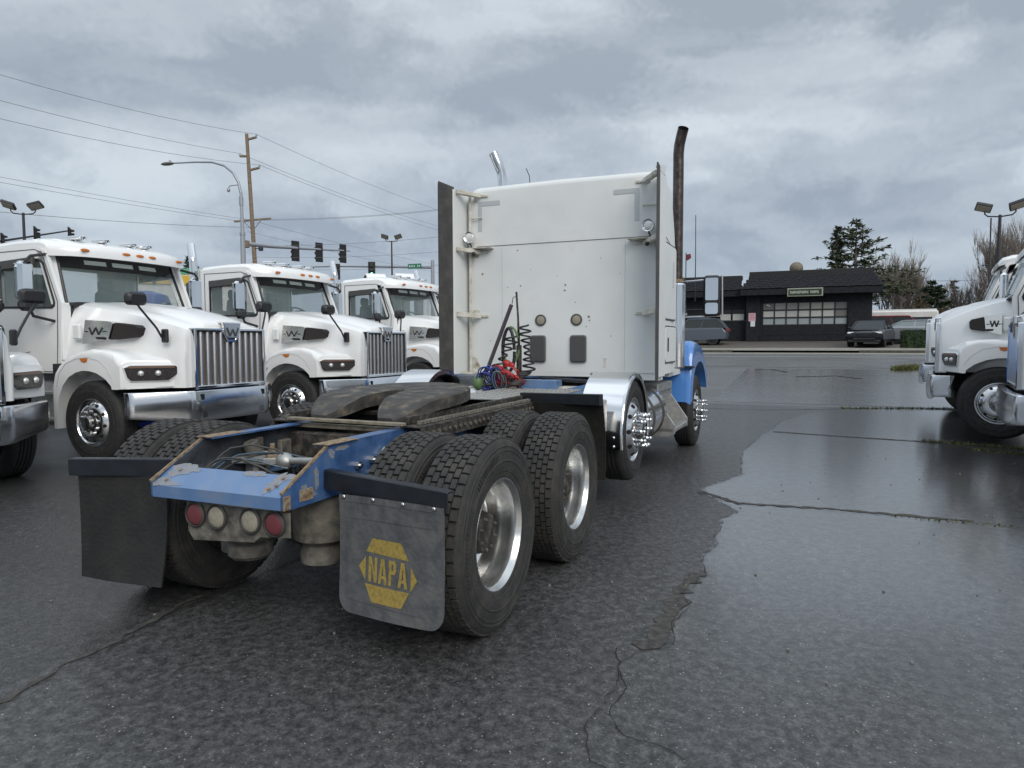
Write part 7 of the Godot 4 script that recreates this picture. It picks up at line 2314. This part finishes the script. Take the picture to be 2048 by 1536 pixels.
func place_materials() -> void:
	M.moss = nmat(nz(61, 0.05, [0.0, 0.5, 1.0], [lin(0.04, 0.05, 0.015), lin(0.1, 0.11, 0.03), lin(0.17, 0.16, 0.06)], 256), 1.0, 0.9)
	M.grit = mat(lin(0.2, 0.19, 0.17), 0.8)
	M.street = ground_mat(asphalt_image(201, 0.36, 0.4, 3000, 1024), 6.0, [0.3, 0.4, 0.5, 0.6], 0.3, [0.85, 0.95, 1.05], 141)
	M.concrete = bump(nmat(nz(62, 0.02, [0.0, 0.5, 1.0], [lin(0.16, 0.145, 0.12), lin(0.24, 0.22, 0.185), lin(0.3, 0.28, 0.24)], 512), 0.25, 0.6), 63, 0.1, 0.2)
	M.kerb = nmat(nz(64, 0.02, [0.0, 1.0], [lin(0.04, 0.038, 0.03), lin(0.1, 0.095, 0.075)], 256), 0.5, 0.8)
	M.gravel = bump(nmat(nz(65, 0.12, [0.0, 0.5, 1.0], [lin(0.05, 0.045, 0.04), lin(0.1, 0.088, 0.075), lin(0.19, 0.17, 0.145)], 512), 0.4, 0.8), 63, 0.2, 0.4)
	M.road_paint = mat(lin(0.34, 0.34, 0.33), 0.55)
	M.charcoal = bump(nmat(nz(66, 0.02, [0.0, 1.0], [lin(0.013, 0.014, 0.017), lin(0.026, 0.028, 0.032)], 256), 0.7, 0.65), 63, 0.1, 0.2)
	M.shingle = nmat(nz(67, 0.05, [0.0, 0.5, 1.0], [lin(0.014, 0.015, 0.018), lin(0.03, 0.032, 0.036), lin(0.055, 0.058, 0.062)], 256), 0.9, 0.6)
	M.shingle.metallic_specular = 0.08
	M.shingle.roughness = 0.9
	M.charcoal.metallic_specular = 0.3
	M.cap = mat(lin(0.014, 0.014, 0.014), 0.6)
	M.pier_grey = mat(lin(0.09, 0.092, 0.092), 0.7)
	M.pane_pale = mat(lin(0.52, 0.52, 0.48), 0.08)  # opaque pane colours stand in for sky reflection and a lit interior
	M.pane_warm = mat(lin(0.37, 0.355, 0.31), 0.08)
	M.pane_blue = mat(lin(0.32, 0.355, 0.37), 0.08)
	M.pane_dim = mat(lin(0.18, 0.17, 0.15), 0.08)
	M.sign_frame = mat(lin(0.33, 0.35, 0.27), 0.5)
	M.sign_dark = mat(lin(0.02, 0.035, 0.02), 0.5)
	M.sign_letter = mat(lin(0.55, 0.6, 0.5), 0.5)
	M.sign_green = mat(lin(0.02, 0.2, 0.1), 0.4)
	M.pink = mat(lin(0.6, 0.38, 0.44), 0.6)
	M.pink_dark = mat(lin(0.4, 0.14, 0.2), 0.6)
	M.paper_white = mat(lin(0.66, 0.7, 0.73), 0.6)
	M.vent_tan = nmat(nz(68, 0.05, [0.0, 0.5, 1.0], [lin(0.08, 0.065, 0.05), lin(0.18, 0.15, 0.11), lin(0.28, 0.24, 0.19)], 128), 1.2, 0.7)
	M.rust_dark = nmat(nz(69, 0.03, [0.0, 1.0], [lin(0.05, 0.035, 0.028), lin(0.13, 0.09, 0.07)], 128), 1.5, 0.8)
	M.pole_grey = mat(lin(0.2, 0.19, 0.18), 0.5)
	M.mesh_black = mat(lin(0.02, 0.015, 0.013), 0.7)
	M.flag = mat(lin(0.14, 0.02, 0.03), 0.7)
	M.far_wall = mat(lin(0.3, 0.32, 0.34), 0.8)
	M.far_roof = mat(lin(0.16, 0.17, 0.19), 0.8)
	M.screen_pale = mat(lin(0.25, 0.29, 0.29), 0.06)
